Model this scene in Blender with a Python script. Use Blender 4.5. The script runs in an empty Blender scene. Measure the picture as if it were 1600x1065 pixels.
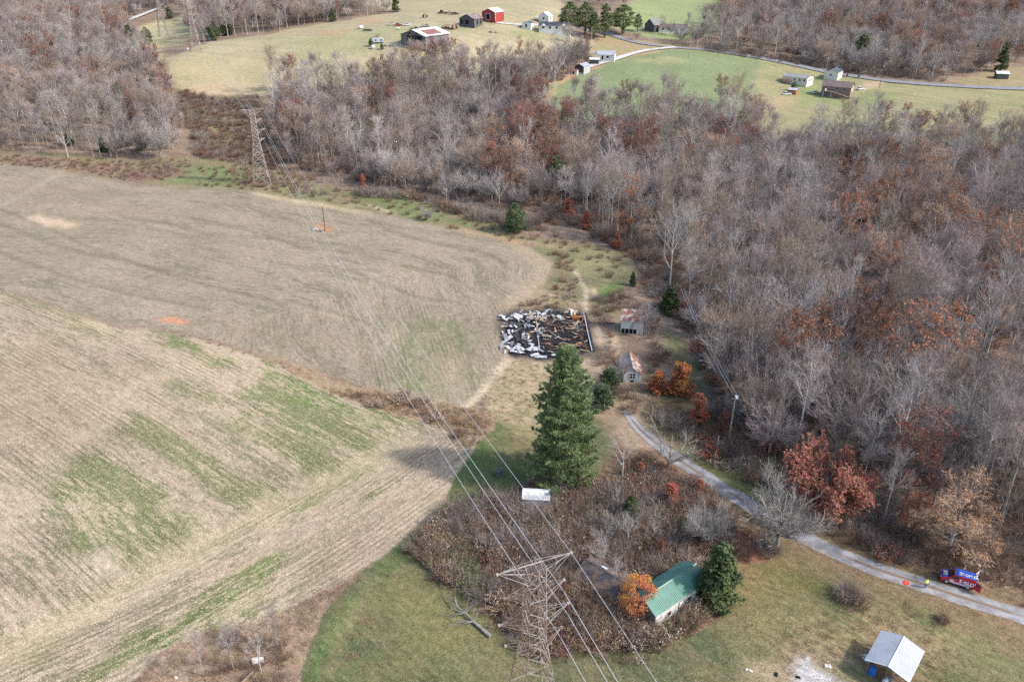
import bpy, bmesh, math, random
import numpy as np
from mathutils import Vector, Matrix

R = math.radians
scene = bpy.context.scene
COL = scene.collection
random.seed(7)
RNG = np.random.default_rng(11)

# ------------------------------------------------------------------ camera, light, exposure
F = 1244.0; CX = 800.0; CY = 533.0; PITCH = R(27.0); CAMH = 82.0
cam_data = bpy.data.cameras.new('camera')
cam_data.sensor_width = 36.0
cam_data.lens = F / 1600.0 * 36.0
cam_data.clip_start = 0.5
cam_data.clip_end = 12000
cam = bpy.data.objects.new('camera', cam_data)
COL.objects.link(cam)
cam.location = (0, 0, CAMH)
cam.rotation_euler = (math.pi / 2 - PITCH, 0, 0)
scene.camera = cam

SUN_ELEV = R(39); SUN_AZ = R(104)      # azimuth measured from +Y towards +X
world = bpy.data.worlds.new('World')
scene.world = world
world.use_nodes = True
wn = world.node_tree
wn.nodes.clear()
sky = wn.nodes.new('ShaderNodeTexSky')
sky.sky_type = 'NISHITA'
sky.sun_disc = False
sky.sun_elevation = SUN_ELEV
sky.sun_rotation = SUN_AZ
sky.air_density = 1.0
sky.dust_density = 2.0
sky.ozone_density = 1.0
bg = wn.nodes.new('ShaderNodeBackground')
bg.inputs[1].default_value = 0.15
wo = wn.nodes.new('ShaderNodeOutputWorld')
wn.links.new(sky.outputs[0], bg.inputs[0])
wn.links.new(bg.outputs[0], wo.inputs[0])

sun_data = bpy.data.lights.new('sun', 'SUN')
sun_data.energy = 2.25
sun_data.angle = R(3.0)
sun_data.color = (1.0, 0.97, 0.92)
sun = bpy.data.objects.new('sun', sun_data)
COL.objects.link(sun)
sdir = Vector((math.cos(SUN_ELEV) * math.sin(SUN_AZ), math.cos(SUN_ELEV) * math.cos(SUN_AZ), math.sin(SUN_ELEV)))
sun.rotation_euler = sdir.to_track_quat('Z', 'Y').to_euler()
sun.location = sdir * 400

scene.view_settings.view_transform = 'Standard'
scene.view_settings.look = 'None'
scene.view_settings.gamma = 1
scene.view_settings.use_curve_mapping = False
scene.view_settings.exposure = 0.98
scene.render.engine = 'CYCLES'
scene.cycles.max_bounces = 5
scene.cycles.diffuse_bounces = 2
scene.cycles.glossy_bounces = 2
scene.cycles.transparent_max_bounces = 8
scene.cycles.volume_bounces = 0
scene.cycles.use_denoising = False

# ------------------------------------------------------------------ small helpers
ST, CT = math.sin(PITCH), math.cos(PITCH)

def ray(u, v):
    a = (u - CX) / F; b = (v - CY) / F
    return np.array([a, CT - b * ST, -ST - b * CT]) if np.isscalar(a) else np.stack([a, CT - b * ST, -ST - b * CT], -1)

def project(P):
    P = np.atleast_2d(P).astype(float)
    x = P[:, 0]; y = P[:, 1]; z = P[:, 2] - CAMH
    d = y * CT - z * ST
    up = y * ST + z * CT
    d = np.where(d < 1, 1, d)
    return np.stack([CX + F * x / d, CY - F * up / d, d], -1)

def hash2(ix, iy, seed=0):
    h = (ix.astype(np.int64) * 374761393 + iy.astype(np.int64) * 668265263 + seed * 1442695041) & 0xFFFFFFFF
    h = ((h ^ (h >> 13)) * 1274126177) & 0xFFFFFFFF
    h = ((h ^ (h >> 16)) * 2246822519) & 0xFFFFFFFF
    return ((h ^ (h >> 13)) & 0xFFFFFF) / float(0xFFFFFF)

def vnoise(x, y, seed=0):
    ix = np.floor(x); iy = np.floor(y)
    fx = x - ix; fy = y - iy
    fx = fx * fx * (3 - 2 * fx); fy = fy * fy * (3 - 2 * fy)
    a = hash2(ix, iy, seed); b = hash2(ix + 1, iy, seed)
    c = hash2(ix, iy + 1, seed); d = hash2(ix + 1, iy + 1, seed)
    return (a * (1 - fx) + b * fx) * (1 - fy) + (c * (1 - fx) + d * fx) * fy

def fbm(x, y, s, seed=0, octv=4):
    t = 0; a = 0.5; n = 0
    for o in range(octv):
        t = t + a * vnoise(x / s, y / s, seed + o); n += a
        s *= 0.5; a *= 0.55
    return t / n                       # 0..1, centred on 0.5

# ------------------------------------------------------------------ the lie of the land (control points in pixels of a 1600 wide frame, and height)
CTRL = [(-300, 1065, 0), (400, 1065, 0), (1000, 1065, 0), (1700, 1065, 0), (0, 800, 1.0), (800, 800, 0), (1600, 800, 0),
        (-300, 620, 1.5), (200, 640, 2.0), (500, 620, 0.8), (800, 600, 0), (1200, 600, 0), (1700, 600, 0),
        (0, 420, 2.5), (300, 420, 3.0), (600, 420, 1.5), (850, 420, 1), (1200, 400, 0), (1700, 400, 0),
        (0, 270, 2), (400, 295, 3), (700, 320, 2), (1000, 300, 1), (1300, 300, 0), (1700, 300, 0),
        (-300, 250, 2), (0, 240, 3), (150, 240, 3), (300, 240, 3), (300, 200, 6), (340, 150, 13), (400, 150, 13), (400, 200, 6),
        (0, 150, 10), (0, 100, 15), (150, 150, 12), (150, 100, 18), (250, 110, 20), (300, 80, 25), (350, 110, 19),
        (500, 250, 2), (500, 180, 8), (500, 130, 15), (560, 110, 19), (600, 180, 8), (480, 80, 25), (400, 62, 27), (560, 80, 25),
        (660, 68, 28), (768, 35, 35), (700, 20, 37), (560, 25, 35), (400, 30, 30), (800, 0, 42), (600, 0, 40), (870, 20, 37), (850, 45, 31),
        (700, 110, 18), (800, 110, 18), (750, 180, 8), (700, 250, 2), (850, 120, 17),
        (250, 57, 3), (200, 50, 5), (245, 18, 18), (300, 30, 14), (200, 0, 22), (0, 0, 22), (0, 50, 15), (100, 50, 13), (400, 0, 30), (-300, 60, 15),
        (900, 190, 6), (900, 110, 17), (1000, 150, 11), (1000, 210, 4), (1076, 91, 20), (1000, 80, 22), (930, 55, 26), (1040, 50, 26), (1050, 20, 31), (1000, 0, 35), (1150, 0, 34),
        (1150, 110, 15), (1240, 118, 12), (1200, 150, 9), (1200, 200, 4), (1300, 150, 8.5), (1300, 220, 3), (1400, 125, 11), (1400, 180, 6), (1400, 60, 22), (1200, 50, 25),
        (1200, 0, 34), (1600, 0, 33), (1600, 60, 21), (1600, 140, 10), (1600, 200, 4), (1900, 140, 10), (1900, 0, 33), (1900, 250, 1), (1600, 250, 1)]
def _ctrl_world():
    pts = []
    for u, v, z in CTRL:
        r = ray(float(u), float(v)); t = (CAMH - z) / -r[2]
        pts.append((r[0] * t, r[1] * t, z))
    for a in range(-180, 180, 30):
        pts.append((2600 * math.sin(R(a)), 2600 * math.cos(R(a)), 55 + 15 * math.sin(a)))
        pts.append((5200 * math.sin(R(a)), 5200 * math.cos(R(a)), 60))
    for a in range(60, 301, 30):
        pts.append((150 * math.sin(R(a)), 150 * math.cos(R(a)), 0))
        pts.append((700 * math.sin(R(a)), 700 * math.cos(R(a)), 8))
    pts += [(0, 0, 0), (-700, 900, 30), (0, 1000, 55), (600, 1000, 50), (-300, 1200, 45), (300, 1300, 58)]
    return np.array(pts, float)
_CW = _ctrl_world()
_S = 300.0
def _tps():
    P = _CW[:, :2] / _S; n = len(P)
    d2 = ((P[:, None] - P[None]) ** 2).sum(-1)
    K = 0.5 * d2 * np.log(d2 + 1e-9) + np.eye(n) * 0.004
    A = np.zeros((n + 3, n + 3)); A[:n, :n] = K; A[:n, n] = 1; A[:n, n + 1:] = P; A[n, :n] = 1; A[n + 1:, :n] = P.T
    b = np.concatenate([_CW[:, 2], [0, 0, 0]])
    return P, np.linalg.solve(A, b)
_TP, _TW = _tps()
def tz(x, y):
    x = np.atleast_1d(np.asarray(x, float)); y = np.atleast_1d(np.asarray(y, float))
    out = np.empty(x.shape)
    X = x.ravel() / _S; Y = y.ravel() / _S; o = np.empty(X.size); n = len(_TP)
    for i in range(0, X.size, 40000):
        xs = X[i:i + 40000]; ys = Y[i:i + 40000]
        d2 = (xs[:, None] - _TP[:, 0]) ** 2 + (ys[:, None] - _TP[:, 1]) ** 2
        o[i:i + 40000] = (0.5 * d2 * np.log(d2 + 1e-9)) @ _TW[:n] + _TW[n] + _TW[n + 1] * xs + _TW[n + 2] * ys
    out = o.reshape(x.shape)
    out = out + (fbm(x, y, 38, 5, 2) - 0.5) * 0.9 + (fbm(x, y, 5, 9, 2) - 0.5) * 0.22
    return out
def tz1(x, y): return float(tz([x], [y])[0])

_TT = np.concatenate([np.arange(60, 600, 3.0), np.arange(600, 2600, 12.0)])
def G(u, v):
    """ground point seen at pixel (u, v)"""
    u = np.atleast_1d(np.asarray(u, float)); v = np.atleast_1d(np.asarray(v, float))
    r = ray(u, v)
    n = len(u)
    P = r[:, None, :] * _TT[None, :, None]
    zz = tz(P[..., 0], P[..., 1]); below = (CAMH + P[..., 2]) < zz
    below[:, -1] = True
    k = below.argmax(1); k = np.maximum(k, 1)
    lo = _TT[k - 1]; hi = _TT[k]
    for _ in range(12):
        m = (lo + hi) / 2
        p = r * m[:, None]
        b = (CAMH + p[:, 2]) < tz(p[:, 0], p[:, 1])
        hi = np.where(b, m, hi); lo = np.where(b, lo, m)
    p = r * hi[:, None]
    p[:, 2] = tz(p[:, 0], p[:, 1])
    return p
def g(u, v): return Vector(G(u, v)[0])

def wpoly(px):
    p = G([a for a, b in px], [b for a, b in px])
    return p[:, :2]
def inpoly(x, y, poly):
    c = np.zeros(x.shape, bool); n = len(poly)
    x0, y0 = poly.min(0); x1, y1 = poly.max(0)
    m = (x >= x0) & (x <= x1) & (y >= y0) & (y <= y1)
    xs = x[m]; ys = y[m]; cc = np.zeros(xs.shape, bool)
    j = n - 1
    for i in range(n):
        xi, yi = poly[i]; xj, yj = poly[j]
        with np.errstate(divide='ignore', invalid='ignore'):
            t = ((yi > ys) != (yj > ys)) & (xs < (xj - xi) * (ys - yi) / (yj - yi + 1e-12) + xi)
        cc ^= t; j = i
    c[m] = cc
    return c
def distline(x, y, line):
    d = np.full(x.shape, 1e9)
    for (ax, ay), (bx, by) in zip(line[:-1], line[1:]):
        dx, dy = bx - ax, by - ay
        t = np.clip(((x - ax) * dx + (y - ay) * dy) / (dx * dx + dy * dy + 1e-9), 0, 1)
        d = np.minimum(d, np.hypot(x - ax - t * dx, y - ay - t * dy))
    return d

def tag(o, label=None, cat=None, group=None, kind=None):
    if label: o['label'] = label
    if cat: o['category'] = cat
    if group: o['group'] = group
    if kind: o['kind'] = kind
    return o
def link(o): COL.objects.link(o); return o
def empty(name, loc, rz=0, label=None, cat=None, group=None):
    o = bpy.data.objects.new(name, None); link(o)
    o.location = loc; o.rotation_euler = (0, 0, rz); o.empty_display_size = 0.5
    return tag(o, label, cat, group)
def mesh_np(name, V, T, mats, fm=None):
    """mesh from an (n,3) array and an (m,3) or (m,4) array"""
    me = bpy.data.meshes.new(name)
    V = np.asarray(V, np.float32); T = np.asarray(T, np.int32)
    k = T.shape[1]
    me.vertices.add(len(V)); me.vertices.foreach_set('co', V.ravel())
    me.loops.add(T.size); me.loops.foreach_set('vertex_index', T.ravel())
    me.polygons.add(len(T))
    me.polygons.foreach_set('loop_start', np.arange(0, T.size, k, dtype=np.int32))
    me.polygons.foreach_set('loop_total', np.full(len(T), k, np.int32))
    for m in mats: me.materials.append(m)
    if fm is not None: me.polygons.foreach_set('material_index', np.asarray(fm, np.int32))
    me.update(calc_edges=True)
    return me

class MB:
    """collects boxes, prisms and tubes; build() links them as ONE object"""
    def __init__(s): s.v = []; s.f = []; s.m = []; s.mi = 0
    def add(s, vs, fs):
        b = len(s.v); s.v += [tuple(p) for p in vs]
        for f in fs: s.f.append([b + i for i in f]); s.m.append(s.mi)
        return s
    def box(s, x0, y0, z0, x1, y1, z1, M=None):
        vs = [Vector(p) for p in ((x0, y0, z0), (x1, y0, z0), (x1, y1, z0), (x0, y1, z0), (x0, y0, z1), (x1, y0, z1), (x1, y1, z1), (x0, y1, z1))]
        if M: vs = [M @ p for p in vs]
        return s.add(vs, ((0, 3, 2, 1), (4, 5, 6, 7), (0, 1, 5, 4), (1, 2, 6, 5), (2, 3, 7, 6), (3, 0, 4, 7)))
    def tube(s, p0, p1, r0, r1=None, n=6, caps=True):
        r1 = r0 if r1 is None else r1
        p0 = Vector(p0); p1 = Vector(p1); d = (p1 - p0)
        if d.length < 1e-6: return s
        d.normalize(); a = d.orthogonal().normalized(); b = d.cross(a)
        vs = []
        for p, r in ((p0, r0), (p1, r1)):
            for i in range(n):
                t = 2 * math.pi * i / n
                vs.append(p + a * (r * math.cos(t)) + b * (r * math.sin(t)))
        fs = [(i, (i + 1) % n, n + (i + 1) % n, n + i) for i in range(n)]
        if caps: fs += [tuple(range(n - 1, -1, -1)), tuple(range(n, 2 * n))]
        return s.add(vs, fs)
    def prism(s, pts, a, b, axis=1, M=None):
        """pts: outline (p,q) swept from a to b along axis (1: pts are x,z; 0: pts are y,z; 2: x,y)"""
        def mk(p, q, t): return (p, t, q) if axis == 1 else ((t, p, q) if axis == 0 else (p, q, t))
        n = len(pts)
        vs = [Vector(mk(p, q, a)) for p, q in pts] + [Vector(mk(p, q, b)) for p, q in pts]
        if M: vs = [M @ p for p in vs]
        fs = [(i, (i + 1) % n, n + (i + 1) % n, n + i) for i in range(n)] + [tuple(range(n - 1, -1, -1)), tuple(range(n, 2 * n))]
        return s.add(vs, fs)
    def build(s, name, mat, parent=None, smooth=False, kind=None):
        me = bpy.data.meshes.new(name)
        me.from_pydata(s.v, [], s.f)
        mats = mat if isinstance(mat, (list, tuple)) else [mat]
        for m in mats: me.materials.append(m)
        if len(mats) > 1: me.polygons.foreach_set('material_index', s.m)
        bm = bmesh.new(); bm.from_mesh(me); bmesh.ops.recalc_face_normals(bm, faces=bm.faces); bm.to_mesh(me); bm.free()
        if smooth: me.shade_smooth()
        me.update()
        o = bpy.data.objects.new(name, me); link(o)
        if parent: o.parent = parent
        if kind: o['kind'] = kind
        return o
def copy_tree(o, parent=None):
    c = o.copy(); link(c)
    if parent: c.parent = parent
    for ch in list(o.children): copy_tree(ch, c)
    return c
def box(name, x0, y0, z0, x1, y1, z1, mat, parent=None, M=None):
    return MB().box(x0, y0, z0, x1, y1, z1, M).build(name, mat, parent)

# ------------------------------------------------------------------ materials
def nodes_mat(name):
    m = bpy.data.materials.new(name); m.use_nodes = True
    nt = m.node_tree; nt.nodes.clear()
    out = nt.nodes.new('ShaderNodeOutputMaterial'); bs = nt.nodes.new('ShaderNodeBsdfPrincipled')
    nt.links.new(bs.outputs[0], out.inputs[0])
    return m, nt, bs, out
def N(nt, t, **kw):
    n = nt.nodes.new(t)
    for k, v in kw.items():
        if k.startswith('i'): n.inputs[int(k[1:])].default_value = v
        else: setattr(n, k, v)
    return n
def mixc(nt, fac, a, b, bt='MIX'):
    n = nt.nodes.new('ShaderNodeMix'); n.data_type = 'RGBA'; n.blend_type = bt
    for s, x in ((0, fac), (6, a), (7, b)):
        if hasattr(x, 'links') or hasattr(x, 'is_linked'): nt.links.new(x, n.inputs[s])
        elif s == 0: n.inputs[0].default_value = x
        else: n.inputs[s].default_value = (*x, 1)
    return n.outputs[2]
def ramp(nt, src, a, b):
    n = N(nt, 'ShaderNodeMapRange', i1=a, i2=b); nt.links.new(src, n.inputs[0]); return n.outputs[0]
def noise(nt, vec, scale, detail=3, dist=0.0):
    n = N(nt, 'ShaderNodeTexNoise'); n.inputs['Scale'].default_value = scale; n.inputs['Detail'].default_value = detail
    n.inputs['Distortion'].default_value = dist
    if vec is not None: nt.links.new(vec, n.inputs['Vector'])
    return n.outputs[0]
def mat(name, c, c2=None, rough=0.8, scale=1.5, lo=0.45, hi=0.62, metal=0.0, spec=0.3, grain=0.15, gscale=14, bump=0.0, stretch=(1, 1, 1), coord='Object'):
    """base colour c, worn or stained to c2 in patches, with fine grain"""
    m, nt, bs, out = nodes_mat(name)
    tc = N(nt, 'ShaderNodeNewGeometry'); mp = N(nt, 'ShaderNodeMapping'); mp.inputs['Scale'].default_value = stretch
    nt.links.new(tc.outputs['Position'], mp.inputs[0]); v = mp.outputs[0]
    col = c
    if c2: col = mixc(nt, ramp(nt, noise(nt, v, scale, 5), lo, hi), c, c2)
    gr = ramp(nt, noise(nt, v, gscale, 3), 0.25, 0.75)
    k = N(nt, 'ShaderNodeMapRange', i3=1 - grain, i4=1 + grain); nt.links.new(gr, k.inputs[0])
    cc = mixc(nt, 1.0, col, (1, 1, 1), 'MULTIPLY')
    nt.links.new(k.outputs[0], nt.nodes[-1].inputs[7])
    nt.links.new(cc, bs.inputs['Base Color'])
    bs.inputs['Roughness'].default_value = rough; bs.inputs['Metallic'].default_value = metal
    bs.inputs['Specular IOR Level'].default_value = spec
    if bump:
        b = N(nt, 'ShaderNodeBump', i0=bump, i1=0.03); nt.links.new(gr, b.inputs['Height']); nt.links.new(b.outputs[0], bs.inputs['Normal'])
    return m
def leaf_mat(name, c, c2, var=0.25, scale=0.6, transl=0.25):
    """foliage or twigs: colour drifts through the crown, from one leaf clump to the next and from tree to tree"""
    m, nt, bs, out = nodes_mat(name)
    tc = N(nt, 'ShaderNodeTexCoord'); oi = N(nt, 'ShaderNodeObjectInfo')
    a = N(nt, 'ShaderNodeVectorMath', operation='MULTIPLY_ADD'); a.inputs[1].default_value = (1, 1, 1)
    sc = N(nt, 'ShaderNodeMath', operation='MULTIPLY', i1=57.0); nt.links.new(oi.outputs['Random'], sc.inputs[0])
    nt.links.new(tc.outputs['Object'], a.inputs[0]); nt.links.new(sc.outputs[0], a.inputs[2])
    f1 = ramp(nt, noise(nt, a.outputs[0], scale, 3), 0.38, 0.62)
    col = mixc(nt, f1, c, c2)
    k = N(nt, 'ShaderNodeMapRange', i3=1 - var, i4=1 + var); nt.links.new(oi.outputs['Random'], k.inputs[0])
    cc = mixc(nt, 1.0, col, (1, 1, 1), 'MULTIPLY'); nt.links.new(k.outputs[0], nt.nodes[-1].inputs[7])
    wn_ = N(nt, 'ShaderNodeTexNoise'); wn_.inputs['Scale'].default_value = 5.0; wn_.inputs['Detail'].default_value = 1; nt.links.new(a.outputs[0], wn_.inputs['Vector'])
    k2 = N(nt, 'ShaderNodeMapRange', i1=0.3, i2=0.7, i3=0.78, i4=1.22); nt.links.new(wn_.outputs[0], k2.inputs[0])
    cc = mixc(nt, 1.0, cc, (1, 1, 1), 'MULTIPLY'); nt.links.new(k2.outputs[0], nt.nodes[-1].inputs[7])
    nt.links.new(cc, bs.inputs['Base Color']); bs.inputs['Roughness'].default_value = 0.85; bs.inputs['Specular IOR Level'].default_value = 0.15
    if transl:
        t = N(nt, 'ShaderNodeBsdfTranslucent'); nt.links.new(cc, t.inputs[0])
        mx = N(nt, 'ShaderNodeMixShader', i0=transl); nt.links.new(bs.outputs[0], mx.inputs[1]); nt.links.new(t.outputs[0], mx.inputs[2]); nt.links.new(mx.outputs[0], out.inputs[0])
    return m

def ground_mat(name='earth_and_grass'):
    m, nt, bs, out = nodes_mat(name)
    at = lambda n: N(nt, 'ShaderNodeAttribute', attribute_name=n)
    geo = N(nt, 'ShaderNodeNewGeometry'); pos = geo.outputs['Position']
    c1 = at('col').outputs['Color']; c2 = at('col2').outputs['Color']
    par = N(nt, 'ShaderNodeSeparateColor'); nt.links.new(at('par').outputs['Color'], par.inputs[0])
    rowamp, spk, pmix = par.outputs[0], par.outputs[1], par.outputs[2]
    rc = at('row').outputs['Vector']                     # x across the rows, y along them, in metres
    def mul(a, b):
        n = N(nt, 'ShaderNodeMath', operation='MULTIPLY')
        for i, q in ((0, a), (1, b)):
            if isinstance(q, float): n.inputs[i].default_value = q
            else: nt.links.new(q, n.inputs[i])
        return n.outputs[0]
    # patches of the second colour, drawn out along the rows
    mq = N(nt, 'ShaderNodeMapping'); mq.inputs['Scale'].default_value = (1.0, 0.16, 1); nt.links.new(rc, mq.inputs[0])
    mq1 = N(nt, 'ShaderNodeMapping'); mq1.inputs['Scale'].default_value = (1.0, 0.16, 1); nt.links.new(rc, mq1.inputs[0]); p1 = noise(nt, mq1.outputs[0], 0.2, 3, 0.2); p2 = noise(nt, mq.outputs[0], 1.1, 3); p3 = noise(nt, mq.outputs[0], 4.2, 2)
    s = N(nt, 'ShaderNodeMath', operation='ADD'); nt.links.new(mul(p1, 0.38), s.inputs[0])
    s2 = N(nt, 'ShaderNodeMath', operation='ADD'); nt.links.new(mul(p2, 0.34), s2.inputs[0]); nt.links.new(mul(p3, 0.28), s2.inputs[1]); nt.links.new(s2.outputs[0], s.inputs[1])
    inv = N(nt, 'ShaderNodeMapRange', i3=0.66, i4=0.34); nt.links.new(pmix, inv.inputs[0])
    th = N(nt, 'ShaderNodeMath', operation='SUBTRACT'); nt.links.new(s.outputs[0], th.inputs[0]); nt.links.new(inv.outputs[0], th.inputs[1])
    col = mixc(nt, ramp(nt, th.outputs[0], -0.025, 0.035), c1, c2)
    # streaks and drilled rows
    mp = N(nt, 'ShaderNodeMapping'); mp.inputs['Scale'].default_value = (1.0, 0.22, 1); nt.links.new(rc, mp.inputs[0])
    st = noise(nt, mp.outputs[0], 1.6, 3); st2 = noise(nt, mp.outputs[0], 0.16, 3)
    sx = N(nt, 'ShaderNodeSeparateXYZ'); nt.links.new(rc, sx.inputs[0])
    sn = N(nt, 'ShaderNodeMath', operation='SINE'); nt.links.new(mul(sx.outputs[0], 2 * math.pi / 0.95), sn.inputs[0])
    rw = ramp(nt, sn.outputs[0], 0.1, 0.9)
    rf = mul(mul(rw, ramp(nt, st2, 0.47, 0.60)), mul(rowamp, ramp(nt, st, 0.3, 0.6)))
    dk = mixc(nt, 0.80, col, (0.095, 0.075, 0.04)); col = mixc(nt, rf, col, dk)
    stf = N(nt, 'ShaderNodeMapRange', i1=0.3, i2=0.7, i3=0.84, i4=1.16); nt.links.new(st, stf.inputs[0])
    cc = mixc(nt, 1.0, col, (1, 1, 1), 'MULTIPLY'); nt.links.new(stf.outputs[0], nt.nodes[-1].inputs[7])
    # mottling at several sizes
    for scl, a, b in ((1.1, 0.86, 1.14), (5.5, 0.62, 1.40), (0.05, 0.93, 1.07)):
        k = N(nt, 'ShaderNodeMapRange', i1=0.3, i2=0.7, i3=a, i4=b); nt.links.new(noise(nt, pos, scl, 2), k.inputs[0])
        cc = mixc(nt, 1.0, cc, (1, 1, 1), 'MULTIPLY'); nt.links.new(k.outputs[0], nt.nodes[-1].inputs[7])
    # fallen husks and leaves: pale flecks
    vo = N(nt, 'ShaderNodeTexVoronoi'); vo.inputs['Scale'].default_value = 4.6; nt.links.new(pos, vo.inputs['Vector'])
    vs = N(nt, 'ShaderNodeSeparateColor'); nt.links.new(vo.outputs['Color'], vs.inputs[0])
    near = N(nt, 'ShaderNodeMapRange', i1=0.42, i2=0.22); nt.links.new(vo.outputs['Distance'], near.inputs[0])
    fl = mul(mul(ramp(nt, vs.outputs[0], 0.52, 0.70), near.outputs[0]), spk)
    cc = mixc(nt, fl, cc, (0.74, 0.62, 0.44))
    fd = mul(mul(ramp(nt, vs.outputs[1], 0.7, 0.85), near.outputs[0]), mul(spk, 0.6))
    cc = mixc(nt, fd, cc, (0.10, 0.085, 0.05))
    nt.links.new(cc, bs.inputs['Base Color'])
    bs.inputs['Roughness'].default_value = 0.95; bs.inputs['Specular IOR Level'].default_value = 0.1
    bp = N(nt, 'ShaderNodeBump', i0=0.55, i1=0.12); nt.links.new(noise(nt, pos, 2.6, 4), bp.inputs['Height']); nt.links.new(bp.outputs[0], bs.inputs['Normal'])
    return m
# ------------------------------------------------------------------ ground: one sheet, split along its zones
FIELD_EDGE = [(208, 1065), (253, 1018), (330, 985), (400, 977), (433, 957), (476, 937), (552, 896), (598, 872), (640, 832), (690, 785), (715, 740), (745, 700), (752, 672)]
SOY_TOP = [(-250, 235), (0, 255), (89, 265), (142, 276), (177, 283), (218, 291), (330, 291), (400, 301), (489, 316), (577, 333), (615, 336), (653, 346), (704, 356), (755, 367), (800, 379),
           (838, 393), (864, 412), (861, 428), (848, 445), (833, 458), (805, 478), (788, 505), (790, 535), (788, 564), (760, 600), (730, 633)]
SOY_BOT = [(719, 632), (653, 624), (577, 604), (501, 581), (451, 564), (400, 553), (330, 531), (253, 513), (177, 508), (127, 493), (96, 480), (0, 452), (-250, 380)]
CORN = [(-250, 385), (0, 456), (96, 484), (127, 497), (177, 512), (253, 517), (330, 535), (400, 557), (440, 575), (500, 606), (570, 635), (640, 655), (700, 668)] + [(752, 672)] + FIELD_EDGE[::-1][1:] + [(120, 1150), (-600, 1150), (-600, 700)]
HEADLAND = [(-100, 1090), (0, 1030), (101, 968), (177, 925), (253, 880), (400, 808), (530, 740), (640, 690), (752, 672)] + FIELD_EDGE[::-1][1:] + [(120, 1150)]
ZP = {}
def zone(name, px): ZP[name] = wpoly(px)
zone('pasture', [(232, 88), (232, 60), (262, 90), (330, 66), (400, 57), (476, 43), (545, 31), (628, 19), (560, 9), (545, -12), (900, -18), (880, 12), (880, 50), (925, 62), (925, 100), (870, 118),
                 (820, 105), (700, 125), (560, 130), (400, 152), (345, 155), (275, 138), (262, 100)])
zone('far_pasture', [(200, 48), (245, 31), (290, 24), (300, 60), (285, 72), (236, 76), (215, 60)])
zone('hilltop_meadow', [(960, 45), (990, 0), (1010, -14), (1150, -16), (1125, 35), (1110, 58), (1040, 62), (1000, 56)])
zone('lane_yard', [(850, 130), (900, 92), (925, 70), (940, 52), (985, 62), (1100, 74), (1100, 84), (1040, 80), (960, 96), (900, 128), (860, 150)])
zone('green_field', [(860, 150), (905, 118), (960, 96), (1045, 78), (1100, 80), (1190, 92), (1240, 104), (1190, 130), (1190, 200), (1100, 215), (950, 215), (860, 215)])
zone('home_yard', [(1190, 95), (1290, 112), (1400, 130), (1520, 139), (1760, 142), (1760, 205), (1600, 232), (1500, 228), (1400, 215), (1300, 222), (1200, 232), (1180, 205), (1176, 130)])
zone('roadside_yard', [(1480, 128), (1560, 108), (1700, 100), (1760, 140), (1600, 137), (1520, 136)])
zone('brushy_slope', [(268, 138), (345, 152), (402, 150), (420, 200), (440, 262), (400, 262), (300, 246), (296, 200), (285, 165)])
zone('weedy_meadow', [(-250, 205), (0, 238), (100, 244), (200, 251), (300, 247), (400, 258), (440, 262), (500, 285), (560, 302), (620, 305), (700, 320), (760, 335), (800, 362), (850, 374),
                      (930, 385), (975, 400), (992, 430), (975, 455), (930, 470), (960, 480), (975, 530), (1000, 600), (985, 640), (960, 640), (880, 600), (790, 570), (760, 500), (840, 380), (790, 376), (400, 303), (0, 262), (-250, 240)])
zone('lawn', [(700, 668), (752, 645), (762, 610), (790, 560), (860, 545), (980, 560), (985, 640), (1000, 665), (1070, 700), (1190, 755), (1300, 835), (1420, 885), (1520, 912), (1620, 940), (2100, 1090), (2300, 1300),
              (-300, 1300), (440, 1100), (500, 957), (562, 896), (640, 832), (690, 785)])
zone('house_yard', [(742, 640), (762, 605), (788, 560), (770, 520), (790, 480), (840, 455), (905, 470), (950, 480), (978, 540), (990, 610), (1000, 650), (960, 660), (900, 640), (840, 690), (800, 680), (765, 660)])
zone('thicket_floor', [(655, 850), (680, 812), (720, 788), (790, 778), (815, 760), (850, 735), (930, 735), (960, 690), (1030, 705), (1090, 760), (1150, 800), (1205, 850), (1200, 880), (1150, 880), (1105, 900), (1150, 945),
                       (1100, 985), (1040, 1000), (960, 1015), (860, 1022), (795, 990), (760, 960), (735, 930), (690, 905), (660, 880)])
zone('dead_grass_strip', [(598, 879), (562, 896), (511, 927), (501, 957), (489, 998), (470, 1065), (430, 1170), (60, 1170), (208, 1065), (253, 1018), (330, 985), (400, 977), (433, 957), (476, 937), (552, 896)])
zone('weed_bank', [(400, 553), (451, 564), (501, 581), (577, 604), (653, 624), (719, 632), (752, 640), (770, 655), (755, 690), (735, 702), (700, 672), (640, 657), (570, 637), (500, 608), (440, 577)])
zone('bean_stubble_field', SOY_TOP + SOY_BOT)
zone('corn_stubble_field', CORN)
zone('charred_floor', [(788, 508), (797, 500), (792, 492), (806, 487), (822, 490), (838, 484), (852, 488), (870, 484), (888, 488), (912, 489), (915, 505), (919, 520), (923, 538), (930, 549), (918, 557), (902, 553), (885, 559), (862, 555), (845, 560), (826, 554), (806, 557), (797, 548), (801, 538), (789, 530), (796, 520)])
ORDER = ['woodland_floor'] + list(ZP)

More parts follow.
